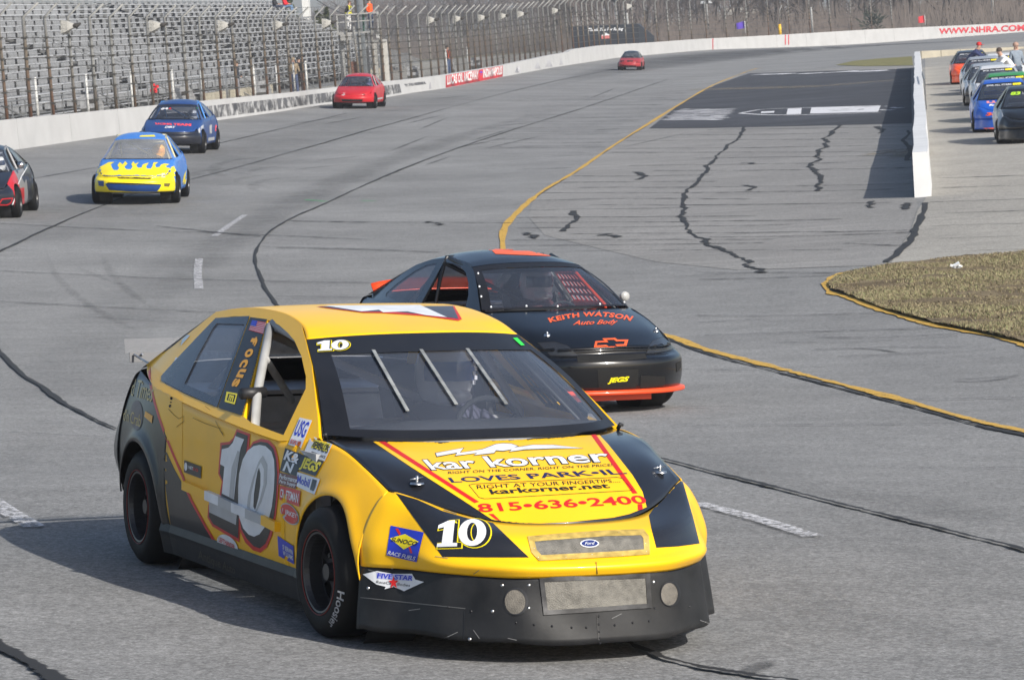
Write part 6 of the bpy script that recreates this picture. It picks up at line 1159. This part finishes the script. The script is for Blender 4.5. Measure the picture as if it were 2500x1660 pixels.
for tx, q, m_ in (('64', ((1540, 272), (1615, 270), (1618, 248), (1560, 250)), WHP), ('A', ((1620, 268), (1648, 268), (1650, 248), (1624, 248)), REDP)): db.txt('windshield_lettering', tx, k2(*q), DX, m_, .006, None, 0, .04)
db.txt('hood_lettering', 'RACING TEAM', k2((1495, 412), (1835, 428), (1838, 404), (1490, 396)), DX, mk('salmon_vinyl', hexc('#f04a50'), .4), .004, [db.hood], 0, .05); db.txt('hood_lettering', 'DIRT', k2((1580, 446), (1690, 446), (1685, 428), (1590, 428)), DX, WHP, .004, [db.hood], .2, .04); db.txt('side_number', '16', k2((2052, 500), (2090, 490), (2090, 385), (2050, 395)), DX, mk('salmon_vinyl', hexc('#f04a50'), .4), .004, None, 0, .05)
for q in (((1905, 455), (1925, 440), (1925, 490), (1910, 495)), ((1930, 430), (1955, 415), (1955, 465), (1935, 470)), ((2012, 420), (2035, 412), (2035, 500), (2015, 505)), ((2000, 540), (2060, 530), (2060, 560), (2000, 570))): db.poly('side_sticker', k2(*q), DX, GRP, .004, None, 6)
db.poly('green_tape', k2((1892, 250), (1915, 250), (1915, 262), (1892, 262)), DX, GRV, .006, None, 6); driver(db, 'driver behind the blue roll cage of the dark blue coupe', (.03, .03, .05), (.3, .32, .36))
p = gpt(47, 531.5); fwd = gpt(-60, 528)
lf = Car(SPEC_C, [[1, 0, 0, p[0]-.83], [0, 1, 0, p[1]+.02], [0, 0, 1, float(g(p[0], p[1]))+.035], [0, 0, 0, 1]], 'race_car', 'black and red coupe with white stripe cut off by the left picture edge', 'race car', 'race cars on the track', dict(hood=NAVY, nose=NAVY, deck=NAVY, fron=RED, door=mk('dull_grey_vinyl', (.2, .2, .21), .4), quar=NAVY, cabin=NAVY, roof=NAVY, cage=CAGE), .8).build(); LX = lf.px(); kL = crop(0, 320, 6.533)
lf.poly('nose_paint', kL((245, 930), (385, 900), (390, 1150), (330, 1190), (200, 1245), (180, 1205), (260, 1000)), LX, RED, .003, None, 5); lf.poly('white_stripe', kL((440, 548), (330, 730), (245, 930), (265, 985), (175, 1205), (195, 1205), (275, 985), (262, 925), (345, 735), (448, 560)), LX, WHP, .005, None, 4)
lf.poly('bumper_vent', kL((-40, 1190), (30, 1080), (210, 1065), (180, 1150), (120, 1190)), LX, RED, .004, None, 5, [kL((-10, 1170), (40, 1095), (190, 1082), (165, 1140), (110, 1172))]); lf.poly('fender_paint', kL((425, 560), (345, 740), (390, 830), (440, 700), (470, 560)), LX, NAVY, .003, None, 5)
driver(lf, 'driver in white helmet in the black and red coupe at the left edge', (.03, .03, .03), (.62, .62, .6)); mo = MB().lathe([(-.07, .002), (-.05, .06), (.02, .075), (.04, .002)], 12, 'z').build('mirror', CHROME, lf.root, True); mo.location = (.86, .62, .93); mo.rotation_euler = (R_(90), 0, 0)
rd = simple(867, 265.3, -6., 'bright red low coupe running close to the scuffed part of the wall', [RED, RED, RED, RED, RED], .967, .6); RX = rd.px()
rd.poly('grille_slot', k4((1310, 955), (1520, 958), (1510, 980), (1325, 978)), RX, MATB, .004, None, 5); rd.poly('hood_vent', k4((1515, 905), (1555, 900), (1545, 918), (1512, 920)), RX, MATB, .004, None, 5); rd.txt('hood_number', '5', k4((1310, 920), (1350, 920), (1350, 898), (1318, 898)), RX, WHP, .004, None, 0, .06); rd.txt('side_number', '1', k4((1678, 910), (1700, 900), (1700, 855), (1680, 862)), RX, WHP, .004, None, 0, .06); rd.poly('side_stripe', k4((1660, 945), (1740, 930), (1740, 945), (1660, 960)), RX, GRP, .004, None, 5)
driver(rd, 'driver inside the bright red coupe by the wall', (.03, .03, .05), (.1, .1, .2))
fr_ = simple(1538.3, 172.1, -6.4, 'distant faded red coupe alone on the far straight', [RED2, RED2, RED2, RED2, NAVY], .8, .5); XX = fr_.px(); fr_.poly('grille_slot', kc5((1750, 540), (1865, 543), (1860, 556), (1758, 553)), XX, MATB, .004, None, 4)
for q in (((1738, 502), (1765, 500), (1770, 516), (1740, 516)), ((1865, 508), (1895, 508), (1893, 522), (1868, 520)), ((1790, 500), (1840, 502), (1835, 516), (1795, 514))): fr_.poly('headlight_opening', kc5(*q), XX, MATB, .004, None, 4)

# ---------------------------------------------------------------- parked line of cars on the pit road
def pit(left, vb, label, paints, lettering=None, band=True, skirt=None, uc=None):
    p = gpt(left, vb-3); dep = (p-CAMO) @ Fw; u = uc or left+.80*FPX/dep
    ex = dict(steer=0);
    if band: ex.update(band=BKV, bandw=(.2, .03, .02))
    if skirt: ex.update(skirt=skirt)
    c = simple(u, vb-3, -6.5, label, paints, 1., .5, SPEC_A, 'stock cars lined up on the pit road', ex); b = c.sp
    F = c.front()
    if lettering:
        c.txt('windshield_lettering', lettering, [(-.42, 1.10), (.22, 1.10), (.22, 1.145), (-.42, 1.145)], F, WHP, .012, None, 0, .03); c.poly('windshield_sticker', [(.25, 1.10), (.46, 1.10), (.46, 1.145), (.25, 1.145)], F, YLV, .012, None, .1)
    return c
WHT2 = paint('white', (.66, .66, .67)); GRYP = paint('silver_grey', (.3, .32, .35)); GRNP = paint('green', hexc('#2f8a3c')); PBL = paint('pit_blue', (.006, .09, .48)); PBK = paint('pit_black', (.006, .0065, .008), coat=.4); PORG = paint('pit_orange', (.85, .09, .008)); TXT = 'JEGS ALL STARS'
q = pit(2440, 349, 'black stock car at the front of the pit road line, cut by the picture edge', [PBK, PBK, GRYP, GRYP, PBK], None); q.txt('windshield_number', '83', [(-.44, 1.07), (-.2, 1.07), (-.2, 1.14), (-.44, 1.14)], q.front(), mk('lime_vinyl', hexc('#b8e82c'), .4), .012, None, .2, .05); q.txt('windshield_lettering', 'LATE MODEL', [(-.16, 1.08), (.3, 1.08), (.3, 1.13), (-.16, 1.13)], q.front(), WHP, .012)
q = pit(2381, 322, 'blue stock car with orange lip and pink lettering, second in the pit road line', [PBL, PBL, PBL, PBL, PBL], TXT, skirt=PBL); q.poly('front_lip', [(-.60, .085), (.60, .085), (.60, .125), (-.60, .125)], q.front(), OV, .008, None, .06); PK = mk('pink_vinyl', hexc('#e89098'), .5); q.txt('hood_lettering', 'LUBE', [(-.45, -.15), (.2, -.12), (.2, .1), (-.45, .08)], q.top(), PK, .006, None, 0, .06); q.txt('hood_lettering', 'RACING', [(-.4, -.35), (.15, -.32), (.15, -.2), (-.4, -.22)], q.top(), WHP, .006, None, .2, .06); q.txt('nose_number', '38', [(-.5, .42), (-.2, .42), (-.2, .5), (-.5, .5)], q.front(), OV, .008, None, .2, .05); q.poly('tow_emblem', ell(-.05, .15, .07, .045), q.front(), GRP, .008, None, .05)
pit(2395, 297, 'white stock car with green pillars and checkered band, third in the pit road line', [WHT2, WHT2, GRNP, GRNP, GRNP], TXT)
pit(2377, 268, 'plain white stock car standing fourth in the pit road line', [WHT2, WHT2, WHT2, WHT2, WHT2], TXT)
q = pit(2358, 258, 'black nosed white stock car with yellow lip in the middle of the pit road line', [NAVY, PBK, WHT2, WHT2, GRYP], TXT); q.poly('front_lip', [(-.60, .1), (.60, .1), (.60, .15), (-.60, .15)], q.front(), YLV, .008, None, .06); 
q = pit(2352, 232, 'silver grey stock car with red roof number behind the black nosed one', [GRYP, GRYP, WHT2, WHT2, GRYP], TXT); q.txt('roof_number', '11', [(-.25, 1.5), (.25, 1.5), (.25, 1.9), (-.25, 1.9)], q.top(), REDP, .006, None, 0, .06)
pit(2396, 222, 'white stock car partly hidden near the back of the pit road line', [WHT2, WHT2, WHT2, WHT2, WHT2], TXT)
pit(2325, 207, 'orange stock car standing alone at the far end of the pit road line', [PORG, PORG, PORG, PORG, NAVY], TXT)
# pit wall
PWM = mk('pit_wall_white', (.62, .625, .63), .7, var=.07, scale=1., dirt=.3, dcol=(.4, .4, .38)); pw = E('pit_wall'); tag(pw, 'thick white concrete barrier between the track and the pit road', 'wall')
a_, b_ = gpt(2236, 483), gpt(2276, 482); pe = at_depth(2233, 130, 192); kx = (pe[0]-a_[0])/(192-a_[1]); yv = np.arange(a_[1], 192, 4.0); jw = rng.normal(0, .012, len(yv)+1)
for i, y in enumerate(yv):
    x = a_[0]+kx*(y-a_[1])+jw[i]; x2 = a_[0]+kx*(y+4-a_[1])+jw[i+1]; V = []
    for yy, xx in ((y+.01, x), (y+3.99, x2)):
        for off, z in ((-.01, -.05), (.0, .80), (.27, .80), (.29, -.05)): V.append((xx+off, yy, float(g(xx+off, yy))+z))
    mesh('barrier_block', V, [(0, 1, 2, 3), (7, 6, 5, 4), (0, 4, 5, 1), (1, 5, 6, 2), (2, 6, 7, 3), (3, 7, 4, 0)], PWM, pw)
pr = MB()
for y in (120, 124, 128, 132): x = a_[0]+.1065*(y-a_[1])+.55; pr.tube([(x, y, .05), (x, y, 1.0)], .02, 5)
pr.tube([(x-.1065*12, 120, 1.0), (x, 132, 1.0)], .02, 5); tag(pr.build('metal_rack', ALU), 'low steel tube rack standing beside the pit wall', 'rack')
tw = E('infield_wall'); tag(tw, 'low tan concrete wall at the far end of the pit road', 'wall'); A_, B_ = at_depth(2244, 143, 220), at_depth(2640, 124, 244); TWM = mk('tan_concrete', (.38, .345, .27), .85, var=.12, scale=.8)
for i in range(9):
    p0 = A_+(B_-A_)*(i/9+.002); p1 = A_+(B_-A_)*((i+1)/9-.002); MB().bar((p0[0], p0[1], p0[2]+.1), (p1[0], p1[1], p1[2]+.1), .3, .6).build('wall_panel', TWM, tw)

# ================================================================ people outside the cars
F0 = fp+np.array([0, 0, 2.46]); ex_ = np.array([math.cos(FSR), math.sin(FSR), 0]); ey_ = np.array([-math.sin(FSR), math.cos(FSR), 0])
person('person', 'flagman in yellow and black jacket and white trousers on the flag stand', F0+ex_*fat(953), R_(60), 'lean', (.02, .02, .02), (.6, .6, .6), bands=(.75, .7, .03), hair=(.1, .07, .05), scale=.8)
person('person', 'official in orange top and jeans standing at the flag stand railing', F0+ex_*fat(1006), R_(60), 'stand', hexc('#f0571a'), (.05, .08, .16), hair=(.05, .04, .03), scale=.8)
def seat_at(u, v):
    best = None
    for k in range(NR):
        for y in np.arange(140, yend(k), .5):
            p = st(k, y, .45); q = p-CAMO; d_ = q @ Fw; e = abs(1250+FPX*(q @ Rt)/d_-u)+abs(830-FPX*(q @ Up)/d_-v)
            if best is None or e < best[0]: best = (e, k, y)
    return best[1:]
for lb, u, v, sh_, pa in (('spectator in black jacket and dark jeans sitting high in the stand', 668, 17, (.015, .015, .018), (.03, .04, .07)), ('spectator in red jacket and light blue jeans sitting high in the stand', 694, 15, hexc('#d01828'), (.12, .2, .33))):
    k, y = seat_at(u, v); person('person', lb, st(k, y, -.03)+[.05, 0, 0], R_(75), 'sit', sh_, pa)
for lb, u, off, sh_, pa, hr, rz in (('person in tan hooded jacket and jeans standing behind the fence with back turned', 817, 1.6, (.30, .23, .15), (.07, .1, .2), (.30, .23, .15), 200), ('person in long black coat beside the tan jacket behind the fence', 835, 1.7, (.012, .012, .014), (.05, .03, .03), (.012, .012, .014), 150), ('person in black and orange vest and blue jeans by the fence past the flag stand', 1160, 1.3, (.03, .03, .03), (.07, .12, .25), None, 60), ('person in dark jacket on the lower stand steps near the flag stand', 895, 5.5, (.02, .025, .04), (.2, .2, .22), None, 90)):
    p, d, nn = behind(u, off); person('person', lb, p, R_(rz), 'stand', sh_, pa, hair=hr or (.04, .03, .02), hat=hr, bands=hexc('#d84a1c') if 'orange' in lb else None, scale=.88)
for lb, u, v, ps, sh_, pa, rz, hat in (('bald man in grey shirt and headset standing on the pit road', 2487, 232, 'stand', (.2, .24, .29), (.06, .08, .12), 20, None), ('man in white shirt and blue jeans bending over a parked white car', 2478, 238, 'bend', (.68, .68, .7), (.10, .15, .25), -70, None), ('crew member in red cap and navy top leaning into the orange car', 2366, 214, 'bend', (.02, .03, .1), (.03, .04, .08), 70, hexc('#c01818'))):
    p = gpt(u, v); person('person', lb, p, R_(rz), ps, sh_, pa, hat=hat, hair=(.35, .22, .17) if 'bald' in lb else (.06, .04, .03))
bg_ = MB(); p, d, nn = behind(668, 4.5, .75)
for k in range(6): bg_.box(p+rng.normal(0, .06, 3), (.13, .1, .09), rotm(rng.uniform(0, 3), rng.uniform(-.5, .5), 0))
tag(bg_.build('bag', mk('red_cloth', hexc('#d81c28'), .8), None), 'bright red bag hanging on the front railing of the stand', 'bag')

# ================================================================ things beyond the far turn
SG = E('sign_trailer'); a = at_depth(1399, 110, 318); b = at_depth(1561, 104, 318); c = at_depth(1598, 102, 322); zt_a = at_depth(1399, 66, 318)[2]; zt_b = at_depth(1561, 59, 318)[2]; zb_ = -.2
V = [(a[0], a[1], zb_), (b[0], b[1], zb_), (b[0], b[1], zt_b), (a[0], a[1], zt_a), (a[0], a[1]+5, zb_), (c[0], c[1]+5, zb_), (b[0]+.3, b[1]+5, zt_b), (a[0], a[1]+5, zt_a), (c[0], c[1], zb_), (c[0], c[1], zt_b-1.1)]
mesh('body', V, [(0, 1, 2, 3), (0, 3, 7, 4), (3, 2, 6, 7), (1, 8, 9, 2), (2, 9, 6), (8, 5, 6, 9), (4, 7, 6, 5)], mk('sign_black', (.012, .016, .024), .5, var=.2), SG); tag(SG, 'long black trailer with white script lettering behind the fence at the far turn', 'trailer')
def flatq(name, tx, quad, y, mat, bold=.02, shear=0., par=SG):
    V, T = text2d(tx, shear, bold); h = homog(quad); mesh(name, [at_depth(*h(*p), y) for p in V], T, mat, par)
ky = crop(1380, 20, 9.085)
flatq('script_lettering', 'Thank You For Racing', ky((505, 545), (1285, 515), (1290, 430), (505, 450)), 317.95, WHP, .03, .3)
h = homog(ky((800, 690), (1010, 675), (1005, 590), (800, 605))); mesh('red_panel', [at_depth(*h(*p), 317.96) for p in ((0, 0), (1, 0), (1, 1), (0, 1))], [(0, 1, 2, 3)], mk('sign_red', (.5, .14, .13), .6), SG); h = homog(ky((800, 620), (1010, 605), (910, 555), (890, 555))); mesh('white_panel', [at_depth(*h(*p), 317.95) for p in ((0, 0), (1, 0), (1, 1), (0, 1))], [(0, 1, 2, 3)], WHP, SG)
def pole(name, u, v0, v1, y, r, mat, label, cat='pole', flag=None):
    a = at_depth(u, v0, y); b = at_depth(u, v1, y); o = E(name, (a[0], a[1], a[2])); hgt_ = b[2]-a[2]; MB().tube([(0, 0, 0), (0, 0, hgt_)], r, 8).build('pole', mat, o, True)
    if flag:
        m_, w_, h_ = flag; V = [(-w_*t, .12*math.sin(5*t+z), hgt_-h_*z*(1-.15*t)-.18*t*w_) for t in np.linspace(0, 1, 10) for z in (0, .5, 1)]; mesh('cloth', V, gridfaces(10, 3), m_, o, True)
    tag(o, label, cat); return o
pole('flag', 1820, 82, 52, 335, .03, WPOST, 'purple flag on a white pole behind the far wall', 'flag', (mk('purple_cloth', hexc('#4a2f9e'), .8), .75, .62)); pole('flag', 2259, 62, 38, 370, .03, WPOST, 'red flag on a thin pole above the far right wall', 'flag', (mk('red_flag_cloth', hexc('#c02830'), .8), .65, .7))
pp_ = pole('padded_post', 1905, 88, 60, 330, .14, mk('yellow_pad', hexc('#e0b020'), .6), 'yellow padded post with tall rusty pole above the far wall', 'post'); MB().tube([(0, 0, 0), (.1, 0, 2.2), (.3, 0, 2.6)], .05, 7).build('rusty_pole', RUST, pp_, True)
pole('street_pole', 2426, 62, -60, 400, .14, mk('pole_grey', (.3, .3, .29), .7), 'pale tall utility pole among the trees at the right'); pole('street_pole', 1984, 80, 18, 380, .10, MATS['pole_grey'], 'slim pale post standing before the trees right of the padded post'); pole('street_pole', 1536, 110, 32, 330, .10, MATS['pole_grey'], 'pale fence pole rising in front of the black trailer'); lp = pole('light_pole', 1730, 80, 10, 420, .08, MATS['pole_grey'], 'far light pole with lamp heads before the trees', 'lamp post')
for dx in (-.4, .45): MB().box((dx, 0, 3.3), (.5, .3, .3)).build('lamp_head', mk('lamp_white', (.7, .72, .75), .4), lp)
def hut(u0, u1, vb, vt, y, wm, rm, label):
    a = at_depth(u0, vb, y); b = at_depth(u1, vb, y); t = at_depth(u0, vt, y)[2]; w_ = b[0]-a[0]; h_ = t-a[2]; o = E('house', ((a[0]+b[0])/2, y, a[2])); m = MB(); m.box((0, 0, h_*.3-1), (w_, w_*.7, h_*.6+2)); m.build('wall', wm, o); r = MB(); r.add([(-w_*.55, -w_*.42, h_*.58), (w_*.55, -w_*.42, h_*.58), (w_*.55, 0, h_), (-w_*.55, 0, h_), (w_*.55, w_*.42, h_*.58), (-w_*.55, w_*.42, h_*.58)], [(0, 1, 2, 3), (3, 2, 4, 5), (0, 3, 5), (1, 4, 2)]); r.build('roof', rm, o)
    for s_ in (-.25, .2): MB().box((s_*w_, -w_*.355, h_*.3), (w_*.16, .06, h_*.25)).build('window', HD, o)
    tag(o, label, 'house')
hut(1775, 1856, 60, 22, 520, mk('hut_wall', (.28, .26, .22), .8), mk('hut_roof', (.40, .38, .32), .8), 'tan roofed low house half hidden by the bare trees'); hut(2032, 2078, 36, 10, 600, mk('hut_white', (.5, .52, .55), .8), mk('hut_roof2', (.5, .52, .54), .8), 'small white house seen through the trees at upper right')
p = at_depth(2132, 72, 355); bush = MB()
for i in range(240): q = rng.normal(0, 1, 3)*[.5, .5, .45]; bush.tube([p+[q[0], q[1], .6+q[2]], p+[q[0]*1.3, q[1]*1.3, .75+q[2]*1.25]], .05, 3)
tag(bush.build('bush', mk('dark_evergreen', (.02, .03, .018), .9)), 'round dark evergreen bush just above the far wall', 'bush')
# white building end and evergreens behind the upper stand
wb_ = at_depth(738, 30, 300); MB_ = MB(); MB_.box((wb_[0]+.25, 302, 5), (.5, 3, 12)); tag(MB_.build('chimney_wall', WPOST), 'narrow white building corner rising behind the top of the stand', 'building')
def conifer(u, v, y, h_, label):
    p = at_depth(u, v, y); o = E('evergreen', (p[0], p[1], p[2]-h_)); MB().tube([(0, 0, -2), (0, 0, h_*.9)], [.15, .03], 6).build('trunk', RUST, o); V = []; F = []
    for i in range(900):
        t = rng.random()**.7; a_ = rng.uniform(0, 6.28); r_ = h_*.32*(1-t)*rng.uniform(.4, 1.05)+.05; c_ = np.array([r_*math.cos(a_), r_*math.sin(a_), h_*t]); e1 = rng.normal(0, .12, 3); e2 = rng.normal(0, .12, 3); n = len(V); V += [c_, c_+e1, c_+e2]; F.append((n, n+1, n+2))
    mesh('crown', V, F, mk('evergreen_leaf', (.045, .055, .015), .9, var=.4), o); tag(o, label, 'tree')
conifer(702, -24, 290, 6, 'dark green evergreen behind the seated spectators'); conifer(797, 22, 300, 4, 'small olive evergreen poking over the end of the stand'); conifer(775, 30, 302, 3, 'tiny dark evergreen beside the olive one behind the stand')
# overhead wire to the flag stand
w0, w1 = at_depth(760, -8, 200), at_depth(935, 33, 185); pts = [w0*(1-t)+w1*t-np.array([0, 0, .5*math.sin(math.pi*t)]) for t in np.linspace(0, 1, 12)]; tag(MB().tube(pts, .02, 5).build('overhead_wire', WIRE), 'thin dark wire sagging from the stand to the flag stand', 'wire')

# ---- bare trees
BARK = mk('bare_bark', (.085, .07, .062), .95, var=.25, scale=2.); TWIG = mk('twigs', (.13, .106, .098), .95, var=.3, scale=.4)
def tree_mesh(seed, h_=14., tw=5):
    r = np.random.default_rng(seed); tr = MB(); cr = MB()
    def br(p, d, L, rad, lev):
        q = p+d*L; m_ = (p+q)/2+r.normal(0, .06*L, 3); (tr if lev < 2 else cr).tube([p, m_, q], [rad, rad*.8, rad*.55], 5 if lev < 2 else 3, False)
        if lev == 4: return
        for i in range((6, 5, 4, tw)[lev]):
            t = r.uniform(.35, 1) if lev else r.uniform(.3, 1.); c = p+(q-p)*t; nd = d*.75+r.normal(0, .62, 3); nd[2] = abs(nd[2])*.8+.25; nd /= np.linalg.norm(nd); br(c, nd, L*r.uniform(.45, .7), rad*(.5 if lev else .42), lev+1)
    br(np.array([0, 0, -.5]), np.array([r.normal(0, .04), r.normal(0, .04), 1.]), h_*.5, .24, 0)
    def me(mb, n, m_): x = bpy.data.meshes.new(n); x.from_pydata(mb.v, [], mb.f); x.materials.append(m_); return x
    return me(tr, 'trunk', BARK), me(cr, 'crown', TWIG)
TM = [tree_mesh(s_, h_) for s_, h_ in ((1, 13), (2, 15), (3, 12), (4, 16))]
def px_x(u, y): d = pray(u, 60); return d[0]/d[1]*y
for i in range(64):
    u = 860+i*27+rng.uniform(-10, 10); y = rng.uniform(400, 470) if u > 1350 else rng.uniform(560, 700); a, b = TM[i % 4]; s_ = rng.uniform(.75, 1.25); o = E('bare_tree', (px_x(u, y), y, Z0-.3), rng.uniform(0, 6.28)); o.scale = (s_, s_, s_*rng.uniform(.85, 1.1)); ob('trunk', a, None, o); ob('crown', b, None, o); tag(o, 'leafless grey brown tree in the wood behind the far turn', 'tree', 'bare trees beyond the track')
TS = [tree_mesh(s_, h_, 3) for s_, h_ in ((11, 13), (12, 15))]; V = []; F = []
arr = [(np.array([v.co for v in m_.vertices]), [tuple(p.vertices) for p in m_.polygons]) for pr_ in TS for m_ in pr_]
for i in range(190):
    u = rng.uniform(760, 2620); y = rng.uniform(480, 640) if u > 1350 else rng.uniform(720, 980); k = rng.integers(0, 2)*2; s_ = rng.uniform(.7, 1.2)*(1. if u > 1350 else 1.0); th = rng.uniform(0, 6.28); Rz = np.array([[math.cos(th), -math.sin(th), 0], [math.sin(th), math.cos(th), 0], [0, 0, 1]])
    for q in (k, k+1):
        n = len(V); vv = (arr[q][0] @ Rz.T)*s_+np.array([px_x(u, y), y, Z0-.3]); V += vv.tolist(); F += [tuple(i_+n for i_ in f) for f in arr[q][1]]
o = mesh('distant_wood', V, F, TWIG); tag(o, 'dense mass of bare grey brown woodland on the horizon', 'wood', kind='stuff')
# low brush along the wood's edge
V = []; F = []
for i in range(30000):
    u = rng.uniform(700, 2650); y = rng.uniform(390, 520) if u > 1350 else rng.uniform(520, 800); h_ = abs(rng.normal(0, 1.6))+.6; x = px_x(u, y); n = len(V); a = rng.normal(0, .6); V += [(x-.07, y, Z0-.2), (x+.07, y, Z0-.2), (x+a, y, Z0+h_)]; F.append((n, n+1, n+2))
tag(mesh('undergrowth', V, F, mk('brush', (.14, .115, .10), .95, var=.3, scale=.3)), 'tangled brown undergrowth along the foot of the wood', 'undergrowth', kind='stuff')

# ================================================================ haze in the air
hz = bpy.data.materials.new('haze_air'); hz.use_nodes = True; N = hz.node_tree.nodes; N.clear(); out = N.new('ShaderNodeOutputMaterial'); pv = N.new('ShaderNodeVolumePrincipled')
pv.inputs['Color'].default_value = (.86, .88, .93, 1); pv.inputs['Density'].default_value = .00045; pv.inputs['Anisotropy'].default_value = .2; hz.node_tree.links.new(pv.outputs[0], out.inputs['Volume'])
o = MB().box((0, 950, 14.), (3000, 2300, 36)).build('haze', hz); o['kind'] = 'stuff'
